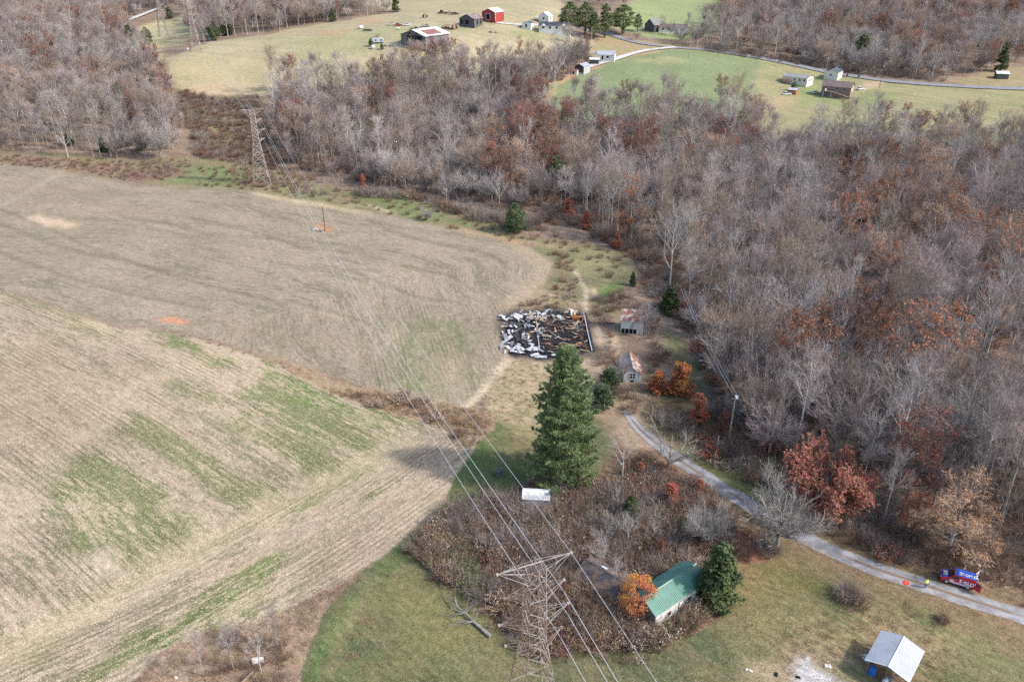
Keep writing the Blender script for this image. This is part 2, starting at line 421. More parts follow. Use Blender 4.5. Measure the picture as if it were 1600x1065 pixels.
def angs():
    a = list(np.arange(-37.5, 37.5001, 0.125)); step = 0.3; x = 37.5
    while x < 178: x += step; step = min(step * 1.12, 8); a.append(x); a.insert(0, -x)
    return np.radians(np.array(a))
def radii():
    r = [3.0]
    while r[-1] < 60: r.append(r[-1] * 1.12)
    while r[-1] < 640: r.append(r[-1] + min(2.7 * r[-1] ** 2 / (CAMH * F), 1.75))
    while r[-1] < 1150: r.append(r[-1] + 3.2)
    while r[-1] < 9000: r.append(r[-1] * 1.06 + 1)
    return np.array(r)
A_ = angs(); R_ = radii()
GA, GR = np.meshgrid(A_, R_)
gx = (GR * np.sin(GA)); gy = (GR * np.cos(GA)); gz = tz(gx, gy)
nr, na = gx.shape
GX, GY = gx.ravel(), gy.ravel()
wob = np.clip(GR.ravel() / 130, 0.7, 2.2)
jx = (fbm(GX, GY, 7, 21, 4) - 0.5) * 5.0 * wob; jy = (fbm(GX, GY, 7, 47, 4) - 0.5) * 5.0 * wob
zid = np.zeros(GX.shape, np.int32)
for k, n in enumerate(ORDER[1:], 1):
    sharp = 0.25 if n in ('bean_stubble_field', 'corn_stubble_field') else (0.12 if n == 'charred_floor_' else 1.0)
    zid[inpoly(GX + jx * sharp, GY + jy * sharp, ZP[n])] = k
zi = {n: i for i, n in enumerate(ORDER)}

# colours (albedo), second colour, and (row strength, flecks, share of the second colour)
STY = {
 'woodland_floor':   ((0.19, 0.13, 0.092), (0.27, 0.20, 0.15), (0, .35, .5)),
 'pasture':          ((0.37, 0.305, 0.19), (0.285, 0.265, 0.145), (.0, .15, .45)),
 'far_pasture':      ((0.42, 0.37, 0.21), (0.34, 0.30, 0.16), (0, .1, .4)),
 'hilltop_meadow':   ((0.255, 0.285, 0.13), (0.23, 0.25, 0.115), (0, .05, .4)),
 'lane_yard':        ((0.33, 0.24, 0.14), (0.25, 0.24, 0.11), (0, .1, .45)),
 'green_field':      ((0.185, 0.215, 0.108), (0.26, 0.25, 0.125), (0, .1, .25)),
 'home_yard':        ((0.29, 0.255, 0.135), (0.205, 0.215, 0.10), (0, .1, .42)),
 'roadside_yard':    ((0.30, 0.235, 0.13), (0.22, 0.20, 0.10), (0, .1, .4)),
 'brushy_slope':     ((0.125, 0.088, 0.068), (0.22, 0.19, 0.105), (0, .3, .42)),
 'weedy_meadow':     ((0.22, 0.175, 0.10), (0.15, 0.155, 0.07), (0, .3, .45)),
 'lawn':             ((0.140, 0.125, 0.064), (0.096, 0.105, 0.050), (0, .20, .50)),
 'house_yard':       ((0.33, 0.245, 0.165), (0.21, 0.185, 0.085), (0, .35, .42)),
 'thicket_floor':    ((0.125, 0.082, 0.055), (0.19, 0.12, 0.08), (0, .4, .4)),
 'dead_grass_strip': ((0.29, 0.20, 0.135), (0.21, 0.155, 0.095), (.0, .35, .4)),
 'weed_bank':        ((0.30, 0.205, 0.13), (0.19, 0.125, 0.08), (.0, .35, .35)),
 'bean_stubble_field': ((0.280, 0.226, 0.162), (0.195, 0.170, 0.110), (.30, .25, .42)),
 'corn_stubble_field': ((0.365, 0.285, 0.195), (0.22, 0.185, 0.115), (.8, .75, .40)),
 'charred_floor':    ((0.022, 0.021, 0.024), (0.06, 0.055, 0.055), (0, .12, .3)),
}
col = np.zeros((GX.size, 3)); col2 = np.zeros((GX.size, 3)); par = np.zeros((GX.size, 3))
for n, (a, b, p) in STY.items():
    m = zid == zi[n]
    col[m] = a; col2[m] = b; par[m] = p
# row coordinates: across (x) and along (y)
def axis_rows(a, b):
    A, B = g(*a), g(*b); d = np.array([B.x - A.x, B.y - A.y]); d /= np.hypot(*d)
    return (-d[1], d[0]), d, (A.x, A.y)
row = np.stack([GX, GY / .16, GX * 0], -1)
(n1, d1, o1) = axis_rows((97.6, 786), (167, 841))
bend = (GX + 60) * 0 + 0.0006 * ((GX - o1[0]) * d1[0] + (GY - o1[1]) * d1[1]) ** 2
row[:, 0] = (GX - o1[0]) * n1[0] + (GY - o1[1]) * n1[1] + bend
row[:, 1] = (GX - o1[0]) * d1[0] + (GY - o1[1]) * d1[1]
hl = inpoly(GX, GY, wpoly(HEADLAND)) & (zid == zi['corn_stubble_field'])
(n2, d2, o2) = axis_rows((60, 1000), (560, 735))
row[hl, 0] = (GX[hl] - o2[0]) * n2[0] + (GY[hl] - o2[1]) * n2[1] - 0.0022 * ((GX[hl] - o2[0]) * d2[0] + (GY[hl] - o2[1]) * d2[1] - 30) ** 2
row[hl, 1] = GX[hl] * d2[0] + GY[hl] * d2[1]
bm_ = zid == zi['bean_stubble_field']
dB = distline(GX[bm_], GY[bm_], wpoly(SOY_TOP[1:18]))
(n3, d3, o3) = axis_rows((60, 352), (330, 437))
row[bm_, 0] = dB + (fbm(GX[bm_], GY[bm_], 60, 3, 2) - .5) * 10; row[bm_, 1] = GX[bm_] * d3[0] + GY[bm_] * d3[1]
bw = bm_ & inpoly(GX, GY, wpoly([(560, 500), (650, 470), (800, 470), (800, 560), (720, 640), (560, 600)]))
(n4, d4, o4) = axis_rows((690, 560), (706, 605))
row[bw, 0] = GX[bw] * n4[0] + GY[bw] * n4[1]; row[bw, 1] = GX[bw] * d4[0] + GY[bw] * d4[1]


par[bw, 0] = 0.75
# strips left by the combine: a few rows wide, tens of metres long
CB = zid == zi['corn_stubble_field']
strip = vnoise(row[:, 0] / 4.6, row[:, 1] / 70, 91) * .65 + vnoise(row[:, 0] / 2.1, row[:, 1] / 35, 92) * .35
col[CB] *= (0.90 + .2 * strip[CB])[:, None]
def patch(names, px, c, strength=1.0, feather=None, soft=5.0, c2=None, pm=None, seed=3):
    weeds = c[1] >= c[0] * .93 and c2 is None and names and names[0] in ('corn_stubble_field', 'bean_stubble_field', 'lawn')
    """a patch whose ground itself has another colour (grass, bare soil, straw), with a ragged edge"""
    poly = wpoly(px)
    cx, cy = poly.mean(0); rad = np.hypot(*(poly - poly.mean(0)).T).max() + soft * 3
    near = (np.abs(GX - cx) < rad) & (np.abs(GY - cy) < rad)
    if names: near &= np.isin(zid, [zi[q] for q in names])
    idx = np.nonzero(near)[0]
    if not len(idx): return
    x, y = GX[idx], GY[idx]
    j = (fbm(x, y, soft * 1.6, seed, 4) - 0.5) * soft * 2.2; j2 = (fbm(x, y, soft * 1.6, seed + 9, 4) - 0.5) * soft * 2.2
    ins = inpoly(x + j, y + j2, poly)
    d = distline(x + j, y + j2, np.vstack([poly, poly[:1]]))
    w = np.clip(0.5 + np.where(ins, d, -d) / (soft * 0.9), 0, 1) * strength
    w = w * np.clip(0.45 + 1.1 * fbm(x, y, 3.5, seed + 5, 3), 0, 1)
    w = w[:, None]
    if weeds and names[0] == 'corn_stubble_field':
        w = w * np.clip((strip[idx] - .27) * 4.5, .18, 1.3)[:, None]
    if weeds:                      # green shows between the stubble rather than washing over it
        w2 = np.clip(w * 1.6, 0, 1)
        col[idx] = col[idx] * (1 - w * .22) + np.array(c) * w * .22
        col2[idx] = col2[idx] * (1 - w2) + np.array([c[0] * .85, c[1] * .84, c[2] * .85]) * w2
        par[idx, 2] = par[idx, 2] * (1 - w2[:, 0]) + .60 * w2[:, 0]
        return
    col[idx] = col[idx] * (1 - w) + np.array(c) * w
    col2[idx] = col2[idx] * (1 - w) + np.array(c2 or c) * w
    if pm is not None: par[idx, 2] = par[idx, 2] * (1 - w[:, 0]) + pm * w[:, 0]
def ribbonpatch(names, px, width, c, strength=1.0, seed=3, rowk=None):
    line = wpoly(px)
    x0, y0 = line.min(0) - width * 3; x1, y1 = line.max(0) + width * 3
    near = (GX > x0) & (GX < x1) & (GY > y0) & (GY < y1)
    if names: near &= np.isin(zid, [zi[q] for q in names])
    idx = np.nonzero(near)[0]
    if not len(idx): return
    x, y = GX[idx], GY[idx]
    d = distline(x, y, line) + (fbm(x, y, 4, seed, 3) - 0.5) * width * 0.8
    w = np.clip(1.3 - d / width, 0, 1) * strength * np.clip(0.3 + 1.2 * fbm(x, y, 6, seed + 5, 3), 0, 1)
    w = w[:, None]
    col[idx] = col[idx] * (1 - w) + np.array(c) * w
    col2[idx] = col2[idx] * (1 - w) + np.array(c) * w
GREEN = (0.115, 0.145, 0.05); GREEN2 = (0.15, 0.18, 0.06); STRAW = (0.40, 0.32, 0.205); SOIL = (0.36, 0.16, 0.075); BROWN = (0.21, 0.135, 0.085); LITTER = (0.22, 0.125, 0.075)
C1 = ['corn_stubble_field']; B1 = ['bean_stubble_field']; L1 = ['lawn']
# corn stubble: weeds greening some strips, paler straw on others, the pine's shade painted at one corner
patch(C1, [(90, 750), (250, 610), (420, 590), (640, 655), (560, 745), (400, 815), (250, 885), (140, 905)], (0.19, 0.20, 0.09), .5, soft=9, seed=14)
patch(C1, [(140, 1020), (330, 900), (470, 810), (600, 735), (640, 760), (500, 880), (380, 960), (230, 1040)], (0.19, 0.19, 0.095), .25, soft=7, seed=15)
patch(C1, [(330, 700), (420, 600), (560, 640), (640, 700), (560, 780), (450, 800), (360, 780)], (0.185, 0.195, 0.085), .55, soft=12)
patch(C1, [(400, 560), (500, 612), (620, 655), (600, 668), (480, 628), (400, 580)], (0.15, 0.19, 0.06), .7, soft=3)
patch(C1, [(235, 500), (300, 540), (380, 560), (360, 575), (270, 545)], (0.17, 0.20, 0.07), .5, soft=4)
patch(C1, [(60, 740), (140, 740), (300, 830), (330, 860), (240, 880), (140, 830)], (0.18, 0.19, 0.085), .5, soft=7)
patch(C1, [(180, 640), (330, 660), (420, 760), (380, 800), (240, 750)], (0.20, 0.20, 0.095), .45, soft=10, seed=8)
patch(C1, [(130, 1050), (250, 1000), (330, 930), (420, 860), (460, 870), (380, 940), (300, 990), (200, 1050)], (0.17, 0.20, 0.07), .5, soft=5)
patch(C1, [(230, 1000), (300, 960), (360, 915), (370, 930), (300, 985), (250, 1015)], GREEN, .6, soft=2.5)
patch(C1, [(440, 790), (520, 760), (540, 790), (450, 860), (420, 850)], (0.15, 0.19, 0.065), .55, soft=4)
patch(C1, [(530, 730), (585, 735), (570, 770), (520, 780)], GREEN, .55, soft=3)
patch(C1, [(0, 1000), (80, 960), (200, 900), (260, 900), (120, 1000), (20, 1065)], (0.21, 0.215, 0.10), .4, soft=6)
patch(C1, [(480, 850), (600, 740), (690, 730), (700, 760), (600, 860), (520, 890)], (0.36, 0.27, 0.185), .6, soft=6)
patch(C1, [(600, 690), (660, 672), (720, 690), (700, 745), (640, 730)], (0.27, 0.21, 0.16), .8, soft=5)  # shadow of the tall pine's tip, painted as darker stubble
patch(C1, [(0, 540), (120, 560), (220, 620), (200, 700), (60, 720), (0, 700)], (0.27, 0.19, 0.125), .5, soft=12, seed=4)
patch(C1, [(110, 880), (150, 868), (175, 885), (140, 905)], (0.45, 0.37, 0.26), .9, soft=3)
patch(C1, [(20, 760), (110, 670), (220, 590), (300, 560), (310, 580), (180, 640), (100, 720), (60, 790)], (0.37, 0.295, 0.195), .8, soft=5)
patch(C1, [(90, 480), (180, 508), (170, 520), (110, 505)], (0.42, 0.34, 0.2), .8, soft=3)
patch(C1, [(0, 455), (110, 490), (220, 530), (120, 520), (0, 500)], (0.24, 0.225, 0.115), .6, soft=5)
patch(C1, [(253, 870), (268, 862), (278, 870), (262, 882)], (0.19, 0.21, 0.06), .9, soft=1.2)
ribbonpatch(C1, [(253, 880), (400, 808), (530, 740), (640, 690)], 3.2, STRAW, .7)
ribbonpatch(C1, [(0, 1030), (101, 968), (177, 925), (253, 880)], 3.5, STRAW, .65)
# bean stubble
patch(B1, [(600, 520), (700, 480), (770, 520), (760, 590), (720, 628), (640, 618), (580, 580)], (0.185, 0.18, 0.09), .55, soft=9, c2=(0.145, 0.165, 0.065), pm=.5)
patch(B1, [(600, 585), (680, 560), (690, 600), (660, 618)], (0.17, 0.195, 0.08), .5, soft=5)
patch(B1, [(690, 555), (730, 560), (735, 590), (700, 600)], (0.33, 0.25, 0.165), .6, soft=4)
patch(B1, [(38, 342), (55, 337), (95, 344), (122, 352), (100, 357), (60, 350)], (0.46, 0.34, 0.23), 1.3, soft=2.4)
patch(B1, [(241, 499), (275, 497), (303, 502), (298, 506), (265, 504)], (0.48, 0.20, 0.11), 1.3, soft=1.3)
patch(B1, [(486, 350), (505, 349), (522, 357), (510, 363), (492, 360)], (0.33, 0.20, 0.12), 1.3, soft=1.6)
patch(B1, [(0, 260), (200, 288), (260, 340), (180, 350), (60, 330), (0, 330)], (0.285, 0.22, 0.165), .5, soft=14)
patch(B1, [(300, 460), (500, 500), (560, 580), (400, 545), (300, 515)], (0.235, 0.19, 0.125), .5, soft=12)
patch(B1, [(100, 440), (250, 420), (330, 440), (320, 490), (200, 500)], (0.27, 0.22, 0.165), .5, soft=12)
ribbonpatch(B1, [(-60, 345), (0, 322), (50, 297), (100, 268)], 1.0, (0.35, 0.31, 0.2), .9)
ribbonpatch(B1, [(800, 380), (838, 398), (858, 415), (852, 432), (835, 452), (800, 480)], 3.5, (0.36, 0.27, 0.175), .8)
for L in ([(0, 328), (60, 352), (140, 388), (240, 420), (330, 437)], [(0, 350), (70, 380), (190, 408), (300, 440), (420, 470)], [(0, 395), (100, 432), (200, 460), (330, 485)],
          [(190, 338), (260, 350), (330, 368), (420, 372), (520, 390), (640, 425)], [(300, 345), (400, 358), (520, 385)], [(575, 345), (640, 372), (760, 398), (790, 410)],
          [(540, 420), (600, 445), (660, 468), (700, 470)], [(420, 370), (470, 388), (560, 395), (640, 418), (700, 430), (735, 452), (745, 458)], [(450, 470), (560, 500), (600, 520)],
          [(600, 360), (700, 385), (770, 400), (792, 420), (790, 440)], [(660, 500), (700, 530), (712, 560)], [(728, 500), (735, 530), (738, 560)]):
    ribbonpatch(B1, L, 0.75, (0.13, 0.115, 0.065), .8, seed=31)
    ribbonpatch(B1, [(a + 2, b + 5) for a, b in L], 0.9, (0.31, 0.25, 0.175), .6, seed=36)
# lawn
patch(L1, [(700, 790), (650, 840), (600, 890), (560, 960), (520, 1065), (490, 1065), (520, 960), (590, 880), (640, 820), (690, 770)], (0.085, 0.135, 0.038), .9, soft=3, c2=GREEN)
patch(L1, [(560, 905), (590, 900), (540, 1000), (510, 1060), (500, 1060), (520, 990)], (0.24, 0.19, 0.10), .5, soft=2)
patch(L1, [(700, 690), (745, 660), (850, 640), (860, 760), (790, 775), (720, 775), (690, 770)], (0.165, 0.135, 0.06), .7, soft=6, c2=(0.10, 0.125, 0.045), pm=.55)
patch(L1, [(740, 675), (760, 665), (755, 700), (700, 780), (690, 770)], (0.10, 0.145, 0.045), .8, soft=2.5)
patch(L1, [(800, 620), (850, 600), (860, 720), (830, 740), (800, 700)], (0.22, 0.15, 0.09), .6, soft=4)
patch(L1, [(560, 940), (660, 890), (780, 990), (780, 1040), (600, 1050)], (0.175, 0.16, 0.062), .7, soft=8)
patch(L1, [(1140, 950), (1200, 900), (1270, 930), (1250, 1000), (1150, 1020)], (0.20, 0.165, 0.075), .7, soft=7)
patch(L1, [(1150, 880), (1180, 865), (1260, 870), (1240, 910), (1170, 920)], (0.26, 0.14, 0.07), .7, soft=5)
patch(L1, [(1150, 870), (1240, 850), (1330, 890), (1330, 930), (1230, 930), (1160, 920)], (0.16, 0.155, 0.055), .5, soft=5)
patch(L1, [(1370, 930), (1480, 960), (1560, 1000), (1480, 985), (1400, 970)], (0.10, 0.135, 0.042), .7, soft=4)
patch(L1, [(1210, 990), (1300, 940), (1420, 950), (1500, 990), (1510, 1065), (1215, 1065)], (0.30, 0.225, 0.125), .85, soft=8, c2=(0.15, 0.16, 0.06), pm=.35)
patch(L1, [(1170, 1030), (1260, 1005), (1330, 1040), (1350, 1075), (1180, 1075)], (0.31, 0.235, 0.15), .8, soft=4)
patch(L1, [(1243, 1030), (1262, 1028), (1270, 1045), (1310, 1060), (1300, 1090), (1240, 1090)], (0.37, 0.335, 0.295), 1.5, soft=1.6)
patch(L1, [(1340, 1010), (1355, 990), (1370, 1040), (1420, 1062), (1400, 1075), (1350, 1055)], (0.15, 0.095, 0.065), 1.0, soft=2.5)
patch(L1, [(1450, 960), (1600, 990), (1640, 1090), (1520, 1090), (1480, 1000)], (0.20, 0.185, 0.085), .7, soft=7)
patch(L1, [(1520, 965), (1600, 985), (1640, 1010), (1560, 1000)], (0.21, 0.12, 0.075), .6, soft=4)
# verges
ribbonpatch(None, [(985, 652), (1030, 690), (1090, 738), (1200, 805), (1270, 845), (1360, 885), (1450, 915), (1530, 945), (1640, 975)], 6.0, (0.20, 0.13, 0.078), .85)
ribbonpatch(None, [(1075, 712), (1150, 755), (1200, 785)], 3.0, (0.12, 0.15, 0.05), .8)
patch(['house_yard', 'lawn'], [(792, 570), (860, 560), (900, 600), (850, 640), (770, 655), (745, 640)], (0.34, 0.26, 0.16), .8, soft=4, c2=(0.21, 0.20, 0.09))
patch(['house_yard'], [(930, 515), (975, 530), (970, 590), (935, 570), (925, 540)], (0.40, 0.29, 0.205), 1.0, soft=3)
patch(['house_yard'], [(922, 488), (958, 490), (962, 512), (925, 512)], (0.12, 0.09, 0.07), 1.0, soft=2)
patch(['house_yard', 'lawn', 'woodland_floor'], [(960, 655), (1000, 640), (1040, 690), (1010, 730), (960, 690)], (0.33, 0.235, 0.16), .9, soft=3)
ribbonpatch(None, [(728, 636), (748, 618), (770, 590), (794, 563)], 1.1, (0.45, 0.35, 0.24), 1.2)
W1 = ['weedy_meadow']
patch(W1, [(560, 312), (620, 305), (665, 320), (690, 345), (640, 342), (560, 325)], (0.13, 0.165, 0.06), .8, soft=4)
patch(W1, [(650, 340), (740, 345), (820, 370), (880, 385), (940, 390), (985, 420), (960, 450), (900, 430), (800, 375)], (0.17, 0.175, 0.08), .7, soft=4)
patch(W1, [(900, 395), (960, 392), (975, 415), (960, 450), (915, 460), (895, 430)], (0.24, 0.215, 0.11), .8, soft=3)
patch(W1, [(935, 450), (975, 440), (960, 470), (930, 500)], (0.10, 0.175, 0.04), .8, soft=2)
patch(W1, [(250, 262), (360, 262), (400, 275), (360, 290), (240, 285)], (0.16, 0.195, 0.075), .8, soft=4)
patch(W1, [(420, 270), (500, 275), (520, 310), (430, 305)], (0.20, 0.19, 0.09), .8, soft=4)
patch(W1, [(0, 245), (170, 256), (280, 275), (260, 284), (120, 268), (0, 256)], (0.23, 0.145, 0.10), .9, soft=4)
patch(W1, [(180, 270), (280, 262), (290, 275), (200, 288)], (0.17, 0.095, 0.08), .8, soft=3)
ribbonpatch(None, [(400, 303), (489, 318), (577, 334)], 1.6, (0.46, 0.37, 0.22), 1.1)
ribbonpatch(None, [(540, 320), (577, 322), (613, 333)], 1.2, (0.46, 0.37, 0.25), 1.1)
ribbonpatch(None, [(704, 356), (755, 366), (800, 375), (845, 382), (880, 388)], 1.3, (0.40, 0.27, 0.16), .8)
ribbonpatch(None, [(780, 372), (812, 381)], 0.8, (0.45, 0.22, 0.11), .8)
ribbonpatch(None, [(897, 420), (906, 440), (915, 452), (916, 470), (914, 490)], 0.8, (0.50, 0.40, 0.28), 1.0)
ribbonpatch(None, [(928, 452), (929, 462), (920, 468)], 0.7, (0.50, 0.40, 0.28), .9)
PZ = ['pasture']
patch(PZ, [(265, 95), (400, 85), (480, 105), (400, 128), (280, 135)], (0.36, 0.30, 0.165), .6, soft=12)
patch(PZ, [(270, 138), (345, 130), (400, 128), (400, 150), (345, 153), (285, 145)], (0.45, 0.33, 0.20), .7, soft=6)
patch(PZ, [(500, 50), (545, 45), (530, 60), (495, 60)], (0.42, 0.24, 0.14), .6, soft=5)
patch(PZ, [(565, 30), (600, 27), (590, 37), (560, 38)], (0.42, 0.25, 0.15), .6, soft=5)
patch(PZ, [(450, 60), (620, 40), (700, 60), (600, 85), (470, 90)], (0.29, 0.285, 0.14), .6, soft=14)
patch(PZ, [(800, 50), (850, 45), (880, 55), (820, 62)], (0.25, 0.27, 0.11), .7, soft=6)
patch(PZ, [(700, 60), (800, 70), (830, 90), (740, 90)], (0.43, 0.35, 0.22), .7, soft=8)
patch(PZ, [(870, 112), (905, 100), (925, 72), (925, 110), (880, 130)], (0.40, 0.24, 0.14), .8, soft=6)
patch(['lane_yard'], [(870, 125), (920, 100), (940, 108), (880, 140)], (0.42, 0.25, 0.15), .8, soft=5)
patch(['green_field'], [(1000, 90), (1060, 92), (1060, 102), (1000, 98)], (0.34, 0.30, 0.15), .6, soft=8)
patch(['home_yard'], [(1195, 150), (1230, 150), (1225, 170), (1190, 172)], (0.36, 0.27, 0.155), .8, soft=8)
patch(['home_yard'], [(1320, 152), (1345, 132), (1375, 124), (1380, 130), (1350, 145), (1330, 156)], (0.42, 0.31, 0.20), .9, soft=3)
patch(['home_yard'], [(1240, 120), (1300, 122), (1300, 135), (1400, 145), (1400, 165), (1250, 165)], (0.185, 0.225, 0.085), .6, soft=6)
patch(['far_pasture'], [(238, 62), (300, 56), (300, 72), (240, 74)], (0.25, 0.21, 0.125), .7, soft=10)
patch(['brushy_slope'], [(300, 180), (360, 170), (370, 220), (320, 230)], (0.25, 0.225, 0.11), .6, soft=6)
patch(['house_yard', 'weedy_meadow', 'bean_stubble_field'], [(776, 496), (800, 480), (850, 477), (915, 480), (934, 520), (938, 562), (890, 566), (800, 562), (784, 535)], (0.055, 0.048, 0.045), .85, soft=2.4)
patch(['charred_floor'], [(795, 505), (830, 500), (832, 540), (800, 540)], (0.10, 0.09, 0.085), .7, soft=1.5)
patch(['charred_floor'], [(850, 495), (890, 495), (885, 510), (850, 508)], (0.12, 0.085, 0.065), .7, soft=1.2)
patch(['thicket_floor'], [(850, 735), (930, 735), (940, 770), (860, 770)], (0.30, 0.11, 0.06), .8, soft=3)
patch(['thicket_floor'], [(1140, 820), (1205, 850), (1200, 880), (1150, 880), (1130, 850)], (0.27, 0.12, 0.07), .8, soft=3)
patch(['woodland_floor'], [(1000, 640), (1060, 600), (1120, 680), (1200, 760), (1100, 720), (1040, 690)], (0.14, 0.13, 0.06), .8, soft=3)
patch(['woodland_floor'], [(1025, 515), (1060, 520), (1090, 580), (1110, 640), (1095, 650), (1065, 590), (1030, 540)], (0.115, 0.135, 0.055), .75, soft=3)
patch(['woodland_floor'], [(1560, 530), (1620, 530), (1620, 580), (1560, 570)], (0.32, 0.14, 0.08), .8, soft=4)
ribbonpatch(['charred_floor'], [(845, 497), (890, 500), (900, 520)], 1.0, (0.22, 0.12, 0.07), .5)

# soften the colour steps between neighbouring zones
def blur(a, n=1):
    b = a.reshape(nr, na, -1).copy()
    for _ in range(n):
        b[1:-1] = (b[:-2] + 2 * b[1:-1] + b[2:]) / 4; b[:, 1:-1] = (b[:, :-2] + 2 * b[:, 1:-1] + b[:, 2:]) / 4
    return b.reshape(a.shape)
col = blur(col, 1); col2 = blur(col2, 1); par = blur(par, 1)

M_GROUND = ground_mat()
ii, jj = np.meshgrid(np.arange(nr - 1), np.arange(na - 1), indexing='ij')
q = np.stack([ii * na + jj, ii * na + jj + 1, (ii + 1) * na + jj + 1, (ii + 1) * na + jj], -1).reshape(-1, 4)[:, ::-1]
fz = np.max(zid[q], axis=1)
V3 = np.stack([GX, GY, gz.ravel()], -1)
for n in ORDER:
    fq = q[fz == zi[n]]
    if not len(fq): continue
    used, inv = np.unique(fq, return_inverse=True)
    me = mesh_np(n, V3[used], inv.reshape(-1, 4), [M_GROUND])
    for an, arr in (('col', col), ('col2', col2), ('par', par)):
        a = me.attributes.new(an, 'FLOAT_COLOR', 'POINT')
        a.data.foreach_set('color', np.hstack([arr[used], np.ones((len(used), 1))]).astype(np.float32).ravel())
    a = me.attributes.new('row', 'FLOAT_VECTOR', 'POINT'); a.data.foreach_set('vector', row[used].astype(np.float32).ravel())
    me.shade_smooth()
    o = link(bpy.data.objects.new(n, me)); o['kind'] = 'structure'
# ------------------------------------------------------------------ trees: generators (unit: metres)
def rot_dirs(D, ang, az, rng):
    """turn each direction D by ang away from itself, towards azimuth az around it"""
    ref = np.where(np.abs(D[:, 2:3]) < 0.9, np.array([[0, 0, 1.0]]), np.array([[1.0, 0, 0]]))
    a = np.cross(D, ref); a /= np.linalg.norm(a, axis=1, keepdims=True)
    b = np.cross(D, a)
    q = a * np.cos(az)[:, None] + b * np.sin(az)[:, None]
    o = D * np.cos(ang)[:, None] + q * np.sin(ang)[:, None]
    return o / np.linalg.norm(o, axis=1, keepdims=True)
def prisms(P0, P1, r0, r1, n=3):
    D = P1 - P0; L = np.linalg.norm(D, axis=1, keepdims=True) + 1e-9; D = D / L
    ref = np.where(np.abs(D[:, 2:3]) < 0.9, np.array([[0, 0, 1.0]]), np.array([[1.0, 0, 0]]))
    a = np.cross(D, ref); a /= np.linalg.norm(a, axis=1, keepdims=True); b = np.cross(D, a)
    V = []
    for P, r in ((P0, r0), (P1, r1)):
        for i in range(n):
            t = 2 * math.pi * i / n
            V.append(P + a * (r * math.cos(t))[:, None] + b * (r * math.sin(t))[:, None])
    V = np.stack(V, 1)                                   # m, 2n, 3
    m = len(P0); base = (np.arange(m) * 2 * n)[:, None]
    T = []
    for i in range(n):
        j = (i + 1) % n
        T.append(np.concatenate([base + i, base + j, base + n + j], 1)); T.append(np.concatenate([base + i, base + n + j, base + n + i], 1))
    return V.reshape(-1, 3), np.concatenate(T, 0)
def slivers(P, D, L, w, rng):
    """one thin triangle per twig"""
    s = rng.normal(size=P.shape); s -= (s * D).sum(1, keepdims=True) * D; s /= np.linalg.norm(s, axis=1, keepdims=True) + 1e-9
    V = np.stack([P - s * (w / 2)[:, None], P + s * (w / 2)[:, None], P + D * L[:, None]], 1)
    return V.reshape(-1, 3), np.arange(len(P) * 3).reshape(-1, 3)
def leaves(P, size, rng, up=0.3):
    nrm = rng.normal(size=P.shape); nrm[:, 2] = np.abs(nrm[:, 2]) + up; nrm /= np.linalg.norm(nrm, axis=1, keepdims=True)
    a = rng.normal(size=P.shape); a -= (a * nrm).sum(1, keepdims=True) * nrm; a /= np.linalg.norm(a, axis=1, keepdims=True)
    b = np.cross(nrm, a); s = (size * rng.uniform(.6, 1.4, len(P)))[:, None]
    V = np.stack([P - a * s * .5, P + b * s * .45, P + a * s * .6, P - b * s * .45], 1)
    return V.reshape(-1, 3), np.arange(len(P) * 4).reshape(-1, 4)[:, [0, 1, 2, 3]]
def quad2tri(Q): return np.concatenate([Q[:, [0, 1, 2]], Q[:, [0, 2, 3]]], 0)
class Pile:
    def __init__(s): s.V = []; s.T = []; s.n = 0
    def add(s, VT):
        V, T = VT
        if T.shape[1] == 4: T = quad2tri(T)
        s.V.append(V); s.T.append(T + s.n); s.n += len(V)
    def get(s): return np.concatenate(s.V), np.concatenate(s.T)

